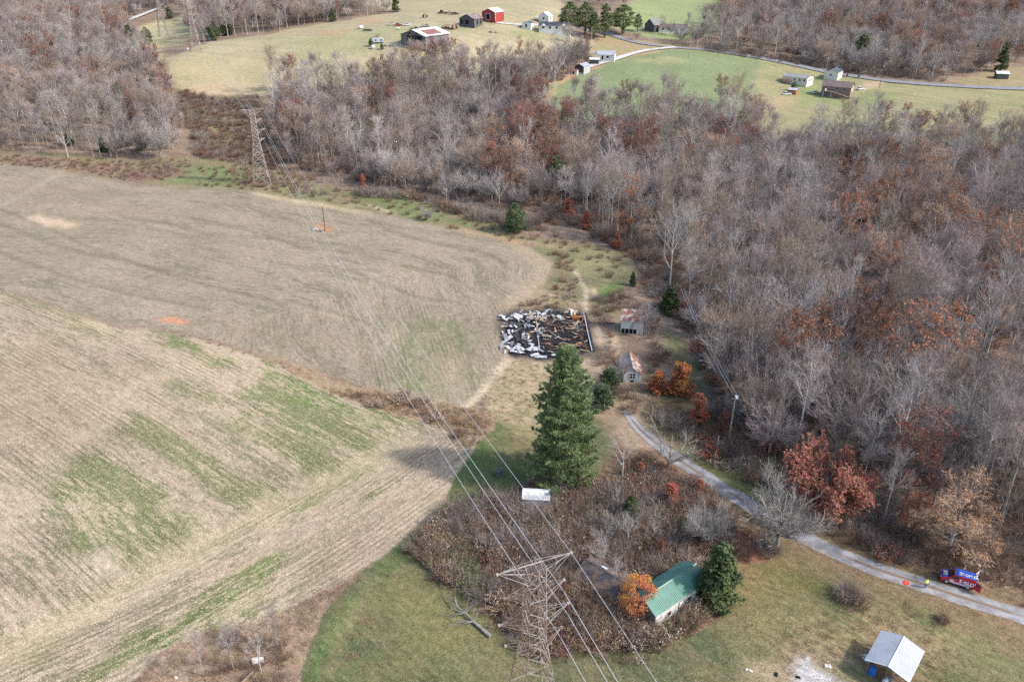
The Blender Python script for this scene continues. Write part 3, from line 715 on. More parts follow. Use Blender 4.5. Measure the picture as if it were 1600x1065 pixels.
def gen_tree(seed, H=16, Rad=4.5, base=0.3, n1=12, n2=9, n3=7, n4=5, up0=65, up1=25, profile='round', r0=0.24, tw=0.03, leaf=0, leafsize=0.3, leafpart=1.0, lean=0.03, fork=False, twl=0.8, sweep=0.25, tight=1.0):
    """bare tree: trunk, limbs, branches, twigs; leaf = number of leaves. Returns wood, twigs, leaf arrays"""
    rng = np.random.default_rng(seed)
    wood, tw_, lf = Pile(), Pile(), Pile()
    top = H * 0.86
    ts = np.linspace(0, 1, 8); tr = np.zeros((8, 3)); tr[:, 2] = ts * top
    tr[:, :2] += np.cumsum(rng.normal(0, lean * H / 8, (8, 2)), 0) * ts[:, None]
    rr = r0 * (1 - ts * 0.86) ** 0.9
    rr[0] *= 1.25
    wood.add(prisms(tr[:-1], tr[1:], rr[:-1], rr[1:], 5))
    t1 = np.sort(rng.uniform(base, 1.0, n1)) ** 0.9 if not fork else rng.uniform(base, base + .25, n1)
    az = np.arange(n1) * 2.4 + rng.uniform(-.5, .5, n1)
    f = (t1 - base) / (1 - base + 1e-6)
    if profile == 'round': pr = np.sin(np.pi * (0.22 + 0.70 * f)) ** 0.6
    elif profile == 'up': pr = 0.9 - 0.5 * f
    else: pr = 1.0 - 0.75 * f
    ang = np.radians(up0 + (up1 - up0) * f + rng.normal(0, 6, n1))
    L1 = Rad / np.maximum(np.sin(ang), 0.35) * pr * rng.uniform(.8, 1.15, n1)
    L1 = np.minimum(L1, H * 0.75)
    P1 = np.stack([np.interp(t1, ts, tr[:, k]) for k in range(3)], 1)
    D = np.stack([np.sin(ang) * np.cos(az), np.sin(ang) * np.sin(az), np.cos(ang)], 1)
    rl = np.interp(t1, ts, rr) * 0.55 + 0.015
    nseg = 4; pts = [P1]; dirs = [D]; cur = P1; d = D
    for k in range(nseg):
        d = d + np.array([0, 0, sweep]) / nseg * 2 + rng.normal(0, .10, d.shape); d /= np.linalg.norm(d, axis=1, keepdims=True)
        nx = cur + d * (L1 / nseg)[:, None]; ra = rl * (1 - k / nseg * 0.8); rb = rl * (1 - (k + 1) / nseg * 0.8)
        wood.add(prisms(cur, nx, ra, rb, 4 if r0 > .15 else 3)); cur = nx; pts.append(cur); dirs.append(d)
    pts = np.stack(pts, 1); dirs = np.stack(dirs, 1)             # n1, nseg+1, 3
    def along(pts, dirs, idx, t):
        x = t * (pts.shape[1] - 1); k = np.minimum(x.astype(int), pts.shape[1] - 2); fr = (x - k)[:, None]
        return pts[idx, k] * (1 - fr) + pts[idx, k + 1] * fr, dirs[idx, k + 1]
    i2 = np.repeat(np.arange(n1), n2); t2 = np.clip(rng.uniform(.22, 1.0, len(i2)), 0, 1)
    P2, D2 = along(pts, dirs, i2, t2)
    D2 = rot_dirs(D2, tight * rng.uniform(.35, .9, len(i2)), rng.uniform(0, 6.28, len(i2)), rng); D2[:, 2] += .25; D2 /= np.linalg.norm(D2, axis=1, keepdims=True)
    L2 = L1[i2] * rng.uniform(.28, .5, len(i2)) * (1.15 - .5 * t2) + .3
    m2 = P2 + D2 * (L2 * .5)[:, None]; D2b = D2 + rng.normal(0, .18, D2.shape) + np.array([0, 0, .12]); D2b /= np.linalg.norm(D2b, axis=1, keepdims=True); e2 = m2 + D2b * (L2 * .5)[:, None]
    r2 = np.maximum(rl[i2] * .38, .012)
    r2 = r2 * 1.35
    wood.add(prisms(P2, m2, r2, r2 * .6, 3)); wood.add(prisms(m2, e2, r2 * .6, r2 * .2 + .004, 3))
    p2 = np.stack([P2, m2, e2], 1); dd2 = np.stack([D2, D2, D2b], 1)
    i3 = np.repeat(np.arange(len(i2)), n3); t3 = rng.uniform(.15, 1.0, len(i3))
    P3, D3 = along(p2, dd2, i3, t3)
    D3 = rot_dirs(D3, tight * rng.uniform(.3, .95, len(i3)), rng.uniform(0, 6.28, len(i3)), rng); D3[:, 2] += .2; D3 /= np.linalg.norm(D3, axis=1, keepdims=True)
    L3 = L2[i3] * rng.uniform(.35, .65, len(i3)) + .25
    tw_.add(slivers(P3, D3, L3, np.full(len(i3), tw * 1.5), rng))
    i4 = np.repeat(np.arange(len(i3)), n4)
    P4 = P3[i4] + D3[i4] * (L3[i4] * rng.uniform(.2, 1, len(i4)))[:, None]
    D4 = rot_dirs(D3[i4], tight * rng.uniform(.3, .9, len(i4)), rng.uniform(0, 6.28, len(i4)), rng); D4[:, 2] += .2; D4 /= np.linalg.norm(D4, axis=1, keepdims=True)
    L4 = rng.uniform(.5, 1.1, len(i4)) * twl
    tw_.add(slivers(P4, D4, L4, np.full(len(i4), tw), rng))
    if leaf:
        # leaves sit on whole branches, so that some parts of the crown stay bare
        keep = rng.random(len(i2)) < leafpart
        cand = np.nonzero(keep[i3[i4]])[0]
        pick = rng.choice(cand, leaf); tt = rng.uniform(.1, 1.0, leaf)
        LP = P4[pick] + D4[pick] * (L4[pick] * tt)[:, None] + rng.normal(0, .12, (leaf, 3))
        lf.add(leaves(LP, leafsize, rng))
    return wood.get(), tw_.get(), (lf.get() if leaf else None)

def gen_blob(seed, H, Rad, n, size, prof, lump=0.35, r0=0.2, inner=0.3, branches=40):
    """evergreen or leafy tree whose leaves fill a lumpy crown: prof(f) gives the radius share at height share f"""
    rng = np.random.default_rng(seed)
    wood, lf = Pile(), Pile()
    wood.add(prisms(np.array([[0, 0, 0.], [0, 0, H * .5]]), np.array([[0, 0, H * .5], [0, 0, H * .96]]), np.array([r0, r0 * .6]), np.array([r0 * .6, .02]), 6))
    # clump centres on the crown's shell
    nc = max(30, n // 45)
    f = rng.uniform(0.02, 1, nc * 2); w = np.array([prof(x) for x in f]); keep = rng.random(nc * 2) < np.clip(w + .15, 0, 1); f = f[keep][:nc]; w = w[keep][:nc]; nc = len(f)
    az = rng.uniform(0, 6.283, nc); rad = Rad * w * np.where(rng.random(nc) < inner, rng.uniform(.3, .8, nc), rng.uniform(.8, 1.12, nc))
    Cn = np.stack([rad * np.cos(az), rad * np.sin(az), H * (0.04 + .94 * f)], 1)
    br = Cn[:branches]; st = br * np.array([0, 0, 1]) - np.array([0, 0, .25]) * np.linalg.norm(br[:, :2], axis=1)[:, None]
    st[:, 2] = np.maximum(st[:, 2], .2)
    wood.add(prisms(st, br, np.full(len(br), .05), np.full(len(br), .015), 3))
    k = np.repeat(np.arange(nc), n // nc)
    o = rng.normal(size=(len(k), 3)); o /= np.linalg.norm(o, axis=1, keepdims=True); o *= (rng.random(len(k)) ** .5)[:, None]
    sc = lump * Rad * (0.55 + .6 * w[k]) * rng.uniform(.7, 1.2, nc)[k]
    P = Cn[k] + o * sc[:, None] * np.array([1, 1, .55])
    P[:, 2] = np.maximum(P[:, 2], .1)
    lf.add(leaves(P, np.full(len(P), size), rng, .6))
    return wood.get(), None, lf.get()

def gen_pine(seed, H=25, Rad=5.7):
    """tall white pine: whorls of branches carrying upswept needle tufts"""
    rng = np.random.default_rng(seed)
    wood, lf = Pile(), Pile()
    zs = np.linspace(0, H, 9); wx = np.cumsum(rng.normal(0, .10, 9)); P = np.stack([wx, wx * .3, zs], 1); rr = .42 * (1 - zs / H * .95)
    wood.add(prisms(P[:-1], P[1:], rr[:-1], rr[1:], 7))
    TP, TD, TS = [], [], []
    z = 1.2
    while z < H - .3:
        f = z / H
        R_0 = Rad * (min(1, (1 - f) * 1.42 + .03) ** .72) * (.9 if f < .1 else 1) * rng.uniform(.78, 1.12)
        nb = rng.integers(5, 8); a0 = rng.uniform(0, 6.28)
        for b in range(nb):
            a = a0 + b * 6.283 / nb + rng.uniform(-.3, .3); L = R_0 * rng.uniform(.62, 1.15)
            rise = .05 + .55 * f + rng.uniform(-.1, .1)
            p0 = np.array([0, 0, z]); p1 = p0 + np.array([math.cos(a) * L * .6, math.sin(a) * L * .6, L * .6 * rise * .6]); p2 = p1 + np.array([math.cos(a) * L * .4, math.sin(a) * L * .4, L * .4 * (rise + .25)])
            wood.add(prisms(np.array([p0, p1]), np.array([p1, p2]), np.array([.06, .035]), np.array([.035, .012]), 3))
            nt = int(5 + L * 4.2)
            for k in range(nt):
                t = rng.uniform(.25, 1.02) ** .8
                q = p0 + (p1 - p0) * min(1, t / .6) if t < .6 else p1 + (p2 - p1) * (t - .6) / .4
                spread = L * .24 * (1.1 - t) + .28
                s = rng.normal(0, spread); perp = np.array([-math.sin(a), math.cos(a), 0])
                TP.append(q + perp * s * .8 + np.array([0, 0, rng.uniform(-.12, .22)])); TD.append([math.cos(a) * .55 + perp[0] * s * .5, math.sin(a) * .55 + perp[1] * s * .5, .75]); TS.append(rng.uniform(.75, 1.25))
        z += rng.uniform(.42, .72)
    TP.append(np.array([0, 0, H])); TD.append([0, 0, 1.0]); TS.append(1)
    TP = np.array(TP); TD = np.array(TD, float); TD /= np.linalg.norm(TD, axis=1, keepdims=True); TS = np.array(TS)
    k = np.repeat(np.arange(len(TP)), 15)
    D = TD[k] + rng.normal(0, .62, (len(k), 3)); D /= np.linalg.norm(D, axis=1, keepdims=True)
    lf.add(slivers(TP[k] + rng.normal(0, .10, (len(k), 3)), D, .46 * TS[k] * rng.uniform(.7, 1.2, len(k)), np.full(len(k), .13), rng))
    return wood.get(), None, lf.get()

def gen_bush(seed, H=1.6, Rad=1.3, stalks=70, nleaf=300, ls=.115, w=.036, low=.1):
    rng = np.random.default_rng(seed)
    tw, lf = Pile(), Pile()
    a = rng.uniform(0, 6.28, stalks); r = Rad * .45 * np.sqrt(rng.random(stalks)); P = np.stack([r * np.cos(a), r * np.sin(a), np.zeros(stalks)], 1)
    D = np.stack([np.cos(a) * rng.uniform(.1, .9, stalks), np.sin(a) * rng.uniform(.1, .9, stalks), rng.uniform(.6, 1.2, stalks)], 1); D /= np.linalg.norm(D, axis=1, keepdims=True)
    L = H * rng.uniform(.6, 1.15, stalks)
    tw.add(slivers(P, D, L, np.full(stalks, w * 1.3), rng))
    i = np.repeat(np.arange(stalks), 3); Q = P[i] + D[i] * (L[i] * rng.uniform(.3, .9, len(i)))[:, None]
    D2 = rot_dirs(D[i], rng.uniform(.3, .9, len(i)), rng.uniform(0, 6.28, len(i)), rng); L2 = H * rng.uniform(.2, .45, len(i))
    tw.add(slivers(Q, D2, L2, np.full(len(i), w), rng))
    if nleaf:
        k = rng.integers(0, len(i), nleaf); LP = Q[k] + D2[k] * (L2[k] * rng.uniform(0, 1.1, nleaf))[:, None] + rng.normal(0, .07, (nleaf, 3)); LP[:, 2] = np.maximum(LP[:, 2], low * .3)
        lf.add(leaves(LP, np.full(nleaf, ls), rng))
    return None, tw.get(), (lf.get() if nleaf else None)

def gen_grass(seed, n=60, H=.6, Rad=.5, w=.05, flat=.6):
    rng = np.random.default_rng(seed); a = rng.uniform(0, 6.28, n); r = Rad * np.sqrt(rng.random(n)); P = np.stack([r * np.cos(a), r * np.sin(a), np.zeros(n)], 1)
    D = np.stack([rng.normal(0, flat, n), rng.normal(0, flat, n), rng.uniform(.4, 1, n)], 1); D /= np.linalg.norm(D, axis=1, keepdims=True)
    V, T = slivers(P, D, H * rng.uniform(.5, 1.2, n), np.full(n, w), rng)
    return None, (V, T), None

# bark, twig and leaf colours
B_GREY = leaf_mat('bark_grey', (0.24, 0.205, 0.185), (0.34, 0.31, 0.285), .18, .8, 0)
B_PALE = leaf_mat('bark_pale', (0.38, 0.35, 0.32), (0.52, 0.50, 0.47), .12, .9, 0)
B_DARK = leaf_mat('bark_dark', (0.085, 0.07, 0.062), (0.15, 0.125, 0.11), .15, .9, 0)
T_GREY = leaf_mat('twigs_grey', (0.335, 0.283, 0.262), (0.41, 0.355, 0.335), .38, .3, .12)
T_LITE = leaf_mat('twigs_silver', (0.43, 0.385, 0.36), (0.49, 0.445, 0.42), .25, .3, .12)
T_TANN = leaf_mat('twigs_brown', (0.36, 0.265, 0.205), (0.43, 0.33, 0.255), .3, .3, .12)
T_BRSH = leaf_mat('twigs_brush', (0.20, 0.135, 0.10), (0.30, 0.205, 0.155), .3, .6, .1)
T_TAN = leaf_mat('twigs_tan', (0.36, 0.265, 0.18), (0.29, 0.235, 0.19), .15, .4, .15)
T_PALE = leaf_mat('twigs_pale', (0.40, 0.37, 0.335), (0.33, 0.305, 0.275), .15, .4, .12)
T_PURP = leaf_mat('twigs_purple', (0.295, 0.23, 0.218), (0.365, 0.295, 0.28), .38, .4, .12)
L_RUST = leaf_mat('leaves_rust', (0.36, 0.16, 0.085), (0.28, 0.14, 0.09), .25, .5)
L_TAN = leaf_mat('leaves_tan', (0.50, 0.31, 0.18), (0.42, 0.27, 0.175), .15, .5)
L_RED = leaf_mat('leaves_red', (0.48, 0.12, 0.085), (0.38, 0.19, 0.11), .15, .7)
L_DEEP = leaf_mat('leaves_burgundy', (0.26, 0.10, 0.08), (0.31, 0.15, 0.105), .2, .6)
L_ORNG = leaf_mat('leaves_orange', (0.52, 0.24, 0.08), (0.46, 0.13, 0.08), .1, .35)
L_GOLD = leaf_mat('leaves_gold', (0.42, 0.30, 0.08), (0.28, 0.20, 0.07), .15, .5)
L_OCHR = leaf_mat('leaves_ochre', (0.36, 0.25, 0.08), (0.27, 0.16, 0.07), .15, .5)
L_PINE = leaf_mat('needles_pine', (0.155, 0.215, 0.10), (0.30, 0.35, 0.16), .08, .9, .2)
L_CEDR = leaf_mat('needles_cedar', (0.07, 0.10, 0.042), (0.125, 0.15, 0.062), .18, .8, .1)
L_LOBL = leaf_mat('needles_loblolly', (0.13, 0.175, 0.075), (0.20, 0.24, 0.10), .12, .4, .15)
L_GREN = leaf_mat('leaves_green', (0.13, 0.175, 0.055), (0.20, 0.215, 0.08), .2, .9, .2)
L_BRWN = leaf_mat('leaves_brown', (0.22, 0.135, 0.09), (0.32, 0.21, 0.145), .28, 1.2, .15)
L_FLUF = leaf_mat('seed_heads_pale', (0.58, 0.49, 0.40), (0.33, 0.25, 0.19), .2, 2.0, .2)
L_STRW = leaf_mat('straw', (0.40, 0.31, 0.195), (0.31, 0.22, 0.13), .18, .8, .15)

PROTO = {}
def proto(key, parts, mats, label_parts=('trunk', 'crown', 'leaves')):
    PROTO[key] = [(n, mesh_np(key + '_' + n, p[0], p[1], [m])) for n, p, m in zip(label_parts, parts, mats) if p is not None]
    V = []; T = []; fm = []; n = 0; k = 0; ms = []
    for p, m in zip(parts, mats):
        if p is None: continue
        V.append(p[0]); T.append(p[1] + n); n += len(p[0]); fm.append(np.full(len(p[1]), k)); k += 1; ms.append(m)
    PROTO[key + '*'] = mesh_np(key, np.concatenate(V), np.concatenate(T), ms, np.concatenate(fm))
for i in range(5):
    proto('round%d' % i, gen_tree(100 + i, H=12.5 + i * .5, Rad=5.0 + .25 * i, base=.24 + .02 * i, n1=22 + i, n2=9, n3=6, n4=5, up0=66, up1=10, tight=.9, sweep=.2, twl=.75, fork=True, r0=.26), (B_GREY, (T_GREY, T_PURP, T_LITE, T_PURP, T_TANN)[i], None))
for i in range(4):
    proto('tall%d' % i, gen_tree(140 + i, H=18 + i, Rad=2.7 + .2 * i, base=.42, n1=13, n2=8, n3=6, n4=4, up0=48, up1=22, r0=.19), ((B_GREY, B_PALE, B_GREY, B_GREY)[i], (T_GREY, T_GREY, T_PURP, T_TAN)[i], None))
for i in range(2):
    proto('pale%d' % i, gen_tree(160 + i, H=17, Rad=5, base=.3, n1=11, n2=8, n3=6, n4=4, up0=55, up1=20, r0=.27), (B_PALE, (T_GREY, T_PALE)[i], None))
proto('fan0', gen_tree(171, H=11, Rad=5.2, base=.12, n1=26, n2=10, n3=6, n4=4, up0=62, up1=12, r0=.30, fork=True, tw=.028), (B_GREY, T_PALE, None))
proto('sapling0', gen_tree(173, H=9, Rad=2.4, base=.25, n1=10, n2=7, n3=5, n4=3, up0=45, up1=15, r0=.09, tw=.024), (B_GREY, T_GREY, None))
proto('rust0', gen_tree(180, H=15, Rad=4.6, base=.28, leaf=3800, leafsize=.34, n4=3), (B_DARK, T_GREY, L_RUST))
proto('rust1', gen_tree(181, H=16, Rad=5.2, base=.25, leaf=2600, leafsize=.34, leafpart=.6, n4=4), (B_GREY, T_GREY, L_RUST))
proto('deep0', gen_tree(182, H=15, Rad=4.8, base=.3, leaf=3000, leafsize=.32, n4=3, leafpart=.8), (B_DARK, T_PURP, L_DEEP))
proto('tan0', gen_tree(183, H=15, Rad=5.0, base=.25, leaf=1900, leafsize=.28, n4=5, leafpart=.7), (B_GREY, T_GREY, L_TAN))
proto('gold0', gen_tree(184, H=14, Rad=4.4, base=.25, leaf=2300, leafsize=.32, n4=3, leafpart=.8), (B_DARK, T_GREY, L_OCHR))
cone = lambda x: max(0.02, (1 - x) ** .75 * (.75 + .25 * min(1, x * 6)))
egg = lambda x: max(0.03, math.sin(math.pi * min(1, .16 + x * .84)) ** .7)
col_ = lambda x: max(0.05, (.7 + .3 * math.sin(x * 9)) * (1 - x ** 4))
crownpine = lambda x: 0.05 if x < .25 else max(.05, math.sin(math.pi * min(1, (x - .25) / .75 * .8 + .2)) ** .8)
proto('cedar0', gen_blob(190, 7.5, 1.9, 5200, .26, cone), (B_DARK, None, L_CEDR))
proto('cedar1', gen_blob(191, 9, 2.6, 6000, .28, egg), (B_DARK, None, L_CEDR))
proto('loblolly0', gen_blob(192, 19, 4.6, 8000, .42, crownpine, lump=.34, r0=.3), (B_DARK, None, L_LOBL))
proto('loblolly1', gen_blob(193, 18, 4.0, 6500, .42, lambda x: 0.05 if x < .22 else max(.05, (1 - x) ** .5), lump=.28, r0=.28), (B_DARK, None, L_LOBL))
proto('vine0', gen_blob(194, 6.5, 1.9, 5200, .24, col_, lump=.4), (B_DARK, None, L_ORNG))
# undergrowth
BUSH = []
def bproto(key, parts, mats): proto(key, parts, mats, ('stem', 'twigs', 'leaves')); BUSH.append(key)
bproto('bush_brown0', gen_bush(201), (None, T_BRSH, L_BRWN)); bproto('bush_brown1', gen_bush(202, 1.9, 1.6), (None, T_BRSH, L_BRWN))
bproto('bush_fluff', gen_bush(203, 1.7, 1.1, 50, 170, .16), (None, T_BRSH, L_FLUF)); bproto('bush_bare', gen_bush(204, 2.4, 1.7, 90, 0, w=.04), (None, T_BRSH, None))
bproto('bush_deep', gen_bush(205, 1.8, 1.5, 50, 300), (None, B_DARK, L_DEEP)); bproto('bush_green', gen_bush(206, 1.5, 1.4, 50, 330), (None, T_GREY, L_GREN))
bproto('bush_gold', gen_bush(207, 1.8, 1.5, 50, 320), (None, T_GREY, L_OCHR)); bproto('bush_red', gen_bush(208, 2.2, 1.7, 50, 420, .17), (None, B_DARK, L_RED))
bproto('bush_grey', gen_bush(209, 3.2, 2.0, 110, 0, w=.035), (None, leaf_mat('twigs_scrub', (0.225, 0.185, 0.165), (0.30, 0.255, 0.23), .3, .5, .1), None))
proto('grass_straw', gen_grass(220, 46, .55, .55, .05), (None, L_STRW, None)); proto('grass_tall', gen_grass(221, 60, .95, .7, .05, .35), (None, L_STRW, None))
proto('grass_brown', gen_grass(222, 60, .8, .7, .05, .5), (None, L_BRWN, None)); proto('grass_pink', gen_grass(224, 60, .7, .75, .05, .6), (None, leaf_mat('dead_grass_pink', (0.37, 0.255, 0.185), (0.30, 0.20, 0.14), .15, .7, .15), None)); proto('grass_green', gen_grass(223, 46, .3, .6, .05, .7), (None, L_GREN, None))

# ------------------------------------------------------------------ geometry-node scatter for what nobody could count
def scatter(name, P, keys, pick, rz, scl, tilt=None):
    me = bpy.data.meshes.new(name); me.vertices.add(len(P)); me.vertices.foreach_set('co', np.asarray(P, np.float32).ravel()); me.update()
    rot = np.zeros((len(P), 3), np.float32); rot[:, 2] = rz
    if tilt is not None: rot[:, :2] = tilt
    a = me.attributes.new('turn', 'FLOAT_VECTOR', 'POINT'); a.data.foreach_set('vector', rot.ravel())
    a = me.attributes.new('size', 'FLOAT', 'POINT'); a.data.foreach_set('value', np.asarray(scl, np.float32))
    a = me.attributes.new('pick', 'INT', 'POINT'); a.data.foreach_set('value', np.asarray(pick, np.int32))
    o = link(bpy.data.objects.new(name, me)); o['kind'] = 'stuff'
    ng = bpy.data.node_groups.new(name, 'GeometryNodeTree')
    ng.interface.new_socket('Geometry', in_out='INPUT', socket_type='NodeSocketGeometry'); ng.interface.new_socket('Geometry', in_out='OUTPUT', socket_type='NodeSocketGeometry')
    gi = ng.nodes.new('NodeGroupInput'); go = ng.nodes.new('NodeGroupOutput'); jn = ng.nodes.new('GeometryNodeJoinGeometry')
    def attr(n, t):
        q = ng.nodes.new('GeometryNodeInputNamedAttribute'); q.data_type = t; q.inputs[0].default_value = n; return q.outputs[0]
    pk, tn, sz = attr('pick', 'INT'), attr('turn', 'FLOAT_VECTOR'), attr('size', 'FLOAT')
    for k, key in enumerate(keys):
        ob = PROTO_OB.get(key)
        if ob is None:
            ob = bpy.data.objects.new('source_' + key, PROTO[key + '*']); PROTO_OB[key] = ob
        oi = ng.nodes.new('GeometryNodeObjectInfo'); oi.inputs[0].default_value = ob; oi.inputs['As Instance'].default_value = True
        cmp = ng.nodes.new('FunctionNodeCompare'); cmp.data_type = 'INT'; cmp.operation = 'EQUAL'; ng.links.new(pk, cmp.inputs[2]); cmp.inputs[3].default_value = k
        ip = ng.nodes.new('GeometryNodeInstanceOnPoints')
        ng.links.new(gi.outputs[0], ip.inputs['Points']); ng.links.new(cmp.outputs[0], ip.inputs['Selection']); ng.links.new(oi.outputs['Geometry'], ip.inputs['Instance'])
        ng.links.new(tn, ip.inputs['Rotation']); ng.links.new(sz, ip.inputs['Scale']); ng.links.new(ip.outputs[0], jn.inputs[0])
    ng.links.new(jn.outputs[0], go.inputs[0])
    md = o.modifiers.new('scatter', 'NODES'); md.node_group = ng
    return o
PROTO_OB = {}

def sprinkle(px, spacing, seed, inset=0.0, world_poly=None):
    """jittered grid of ground points inside a polygon given in pixels"""
    poly = wpoly(px) if world_poly is None else world_poly
    x0, y0 = poly.min(0); x1, y1 = poly.max(0); rng = np.random.default_rng(seed)
    xs, ys = np.meshgrid(np.arange(x0, x1, spacing), np.arange(y0, y1, spacing))
    xs = xs.ravel() + rng.uniform(-.48, .48, xs.size) * spacing; ys = ys.ravel() + rng.uniform(-.48, .48, ys.size) * spacing
    m = inpoly(xs + (fbm(xs, ys, 9, seed, 2) - .5) * 5, ys + (fbm(xs, ys, 9, seed + 3, 2) - .5) * 5, poly)
    xs, ys = xs[m], ys[m]
    P = np.stack([xs, ys, tz(xs, ys) - .05], -1)
    uv = project(P + np.array([0, 0, 4]))
    m = (uv[:, 0] > -120) & (uv[:, 0] < 1780) & (uv[:, 1] > -90) & (uv[:, 1] < 1180)
    return P[m]

TREE_KIND = {'round': 'round-crowned', 'tall': 'slender', 'pale': 'pale-limbed'}
def plant(key, x, y, s, rz, name, label, cat='tree', group=None, z=None, sx=1.0):
    """one tree as a thing: an Empty at its foot with trunk and crown"""
    o = empty(name, (x, y, (tz1(x, y) if z is None else z) - .05), rz, label, cat, group); o.scale = (s * sx, s * sx, s)
    for n, me in PROTO[key]:
        c = link(bpy.data.objects.new(n, me)); c.parent = o
    return o

# ------------------------------------------------------------------ woods
WOODS = {
 'right': [(452, 262), (470, 268), (560, 285), (640, 300), (700, 312), (800, 332), (850, 333), (905, 340), (935, 352), (960, 375), (1000, 392), (1025, 420), (1045, 470), (1068, 500), (1110, 560), (1125, 620), (1150, 660), (1180, 700), (1230, 735),
           (1280, 780), (1350, 822), (1440, 862), (1530, 882), (1640, 915), (1900, 960), (1900, 250), (1700, 225), (1600, 234), (1500, 232), (1400, 222), (1300, 227), (1215, 235), (1178, 200), (1100, 188), (1000, 184), (940, 190), (880, 200), (845, 160), (872, 130),
           (905, 108), (922, 96), (905, 86), (880, 96), (855, 108), (840, 118), (800, 108), (760, 118), (700, 122), (640, 128), (560, 136), (480, 140), (424, 146), (430, 200), (452, 262)],
 'left': [(-200, 232), (0, 238), (100, 244), (200, 250), (280, 247), (282, 200), (266, 165), (254, 138), (240, 112), (228, 92), (200, 85), (150, 70), (60, 66), (-200, 66)],
 'left_far': [(-200, 64), (60, 62), (150, 62), (190, 56), (205, 44), (195, 35), (120, 38), (60, 30), (-200, 30)],
 'left_top': [(-200, 28), (60, 28), (190, 32), (248, 15), (290, 20), (300, -10), (-200, -12)],
 'middle_top': [(300, 16), (290, 24), (300, 60), (310, 72), (330, 64), (400, 55), (476, 41), (545, 29), (620, 17), (620, 8), (590, 4), (540, 14), (520, 12), (545, -14), (300, -14)],
 'top_right': [(1095, 78), (1190, 90), (1290, 106), (1400, 122), (1480, 128), (1570, 104), (1640, 95), (1760, 90), (1900, 90), (1900, -16), (1140, -16), (1125, 38), (1112, 60), (1060, 66)],
 'top_centre': [(885, 6), (895, -16), (985, -16), (975, 12), (960, 40), (930, 20)],
}
BARE = ['round0', 'round1', 'round2', 'round3', 'round4', 'tall0', 'tall1', 'tall2', 'tall3', 'pale0', 'pale1', 'rust0', 'rust1', 'deep0', 'tan0', 'cedar0', 'cedar1', 'gold0', 'sapling0']
def choose(P, seed, reds=0.05, ever=.008):
    rng = np.random.default_rng(seed); n = len(P)
    species = fbm(P[:, 0], P[:, 1], 45, seed, 2)
    pick = np.empty(n, int); u = rng.random(n)
    rnd = rng.integers(0, 5, n); tal = rng.choice([5, 6, 7, 7, 5, 8], n)
    pick = np.where(species + rng.normal(0, .09, n) > .5, rnd, tal)
    pick = np.where(u < .10, rng.choice([9, 10, 9], n), pick)
    hot = fbm(P[:, 0], P[:, 1], 30, seed + 8, 2)
    pr = reds * 1.25 * np.clip((hot - .46) * 12, .12, 3.2)
    pick = np.where(rng.random(n) < pr, rng.choice([11, 12, 12, 13, 13, 14, 14], n), pick)
    pick = np.where(rng.random(n) < ever, rng.choice([15, 16], n), pick)
    scl = .55 + .75 * rng.random(n) ** 1.1; rz = rng.uniform(0, 6.28, n)
    return pick, scl, rz
KEEP_CLEAR = []          # (x, y, r): places taken by trees of their own
def clear(P, extra=0.0):
    m = np.ones(len(P), bool)
    for x, y, r in KEEP_CLEAR: m &= np.hypot(P[:, 0] - x, P[:, 1] - y) > r + extra
    return m

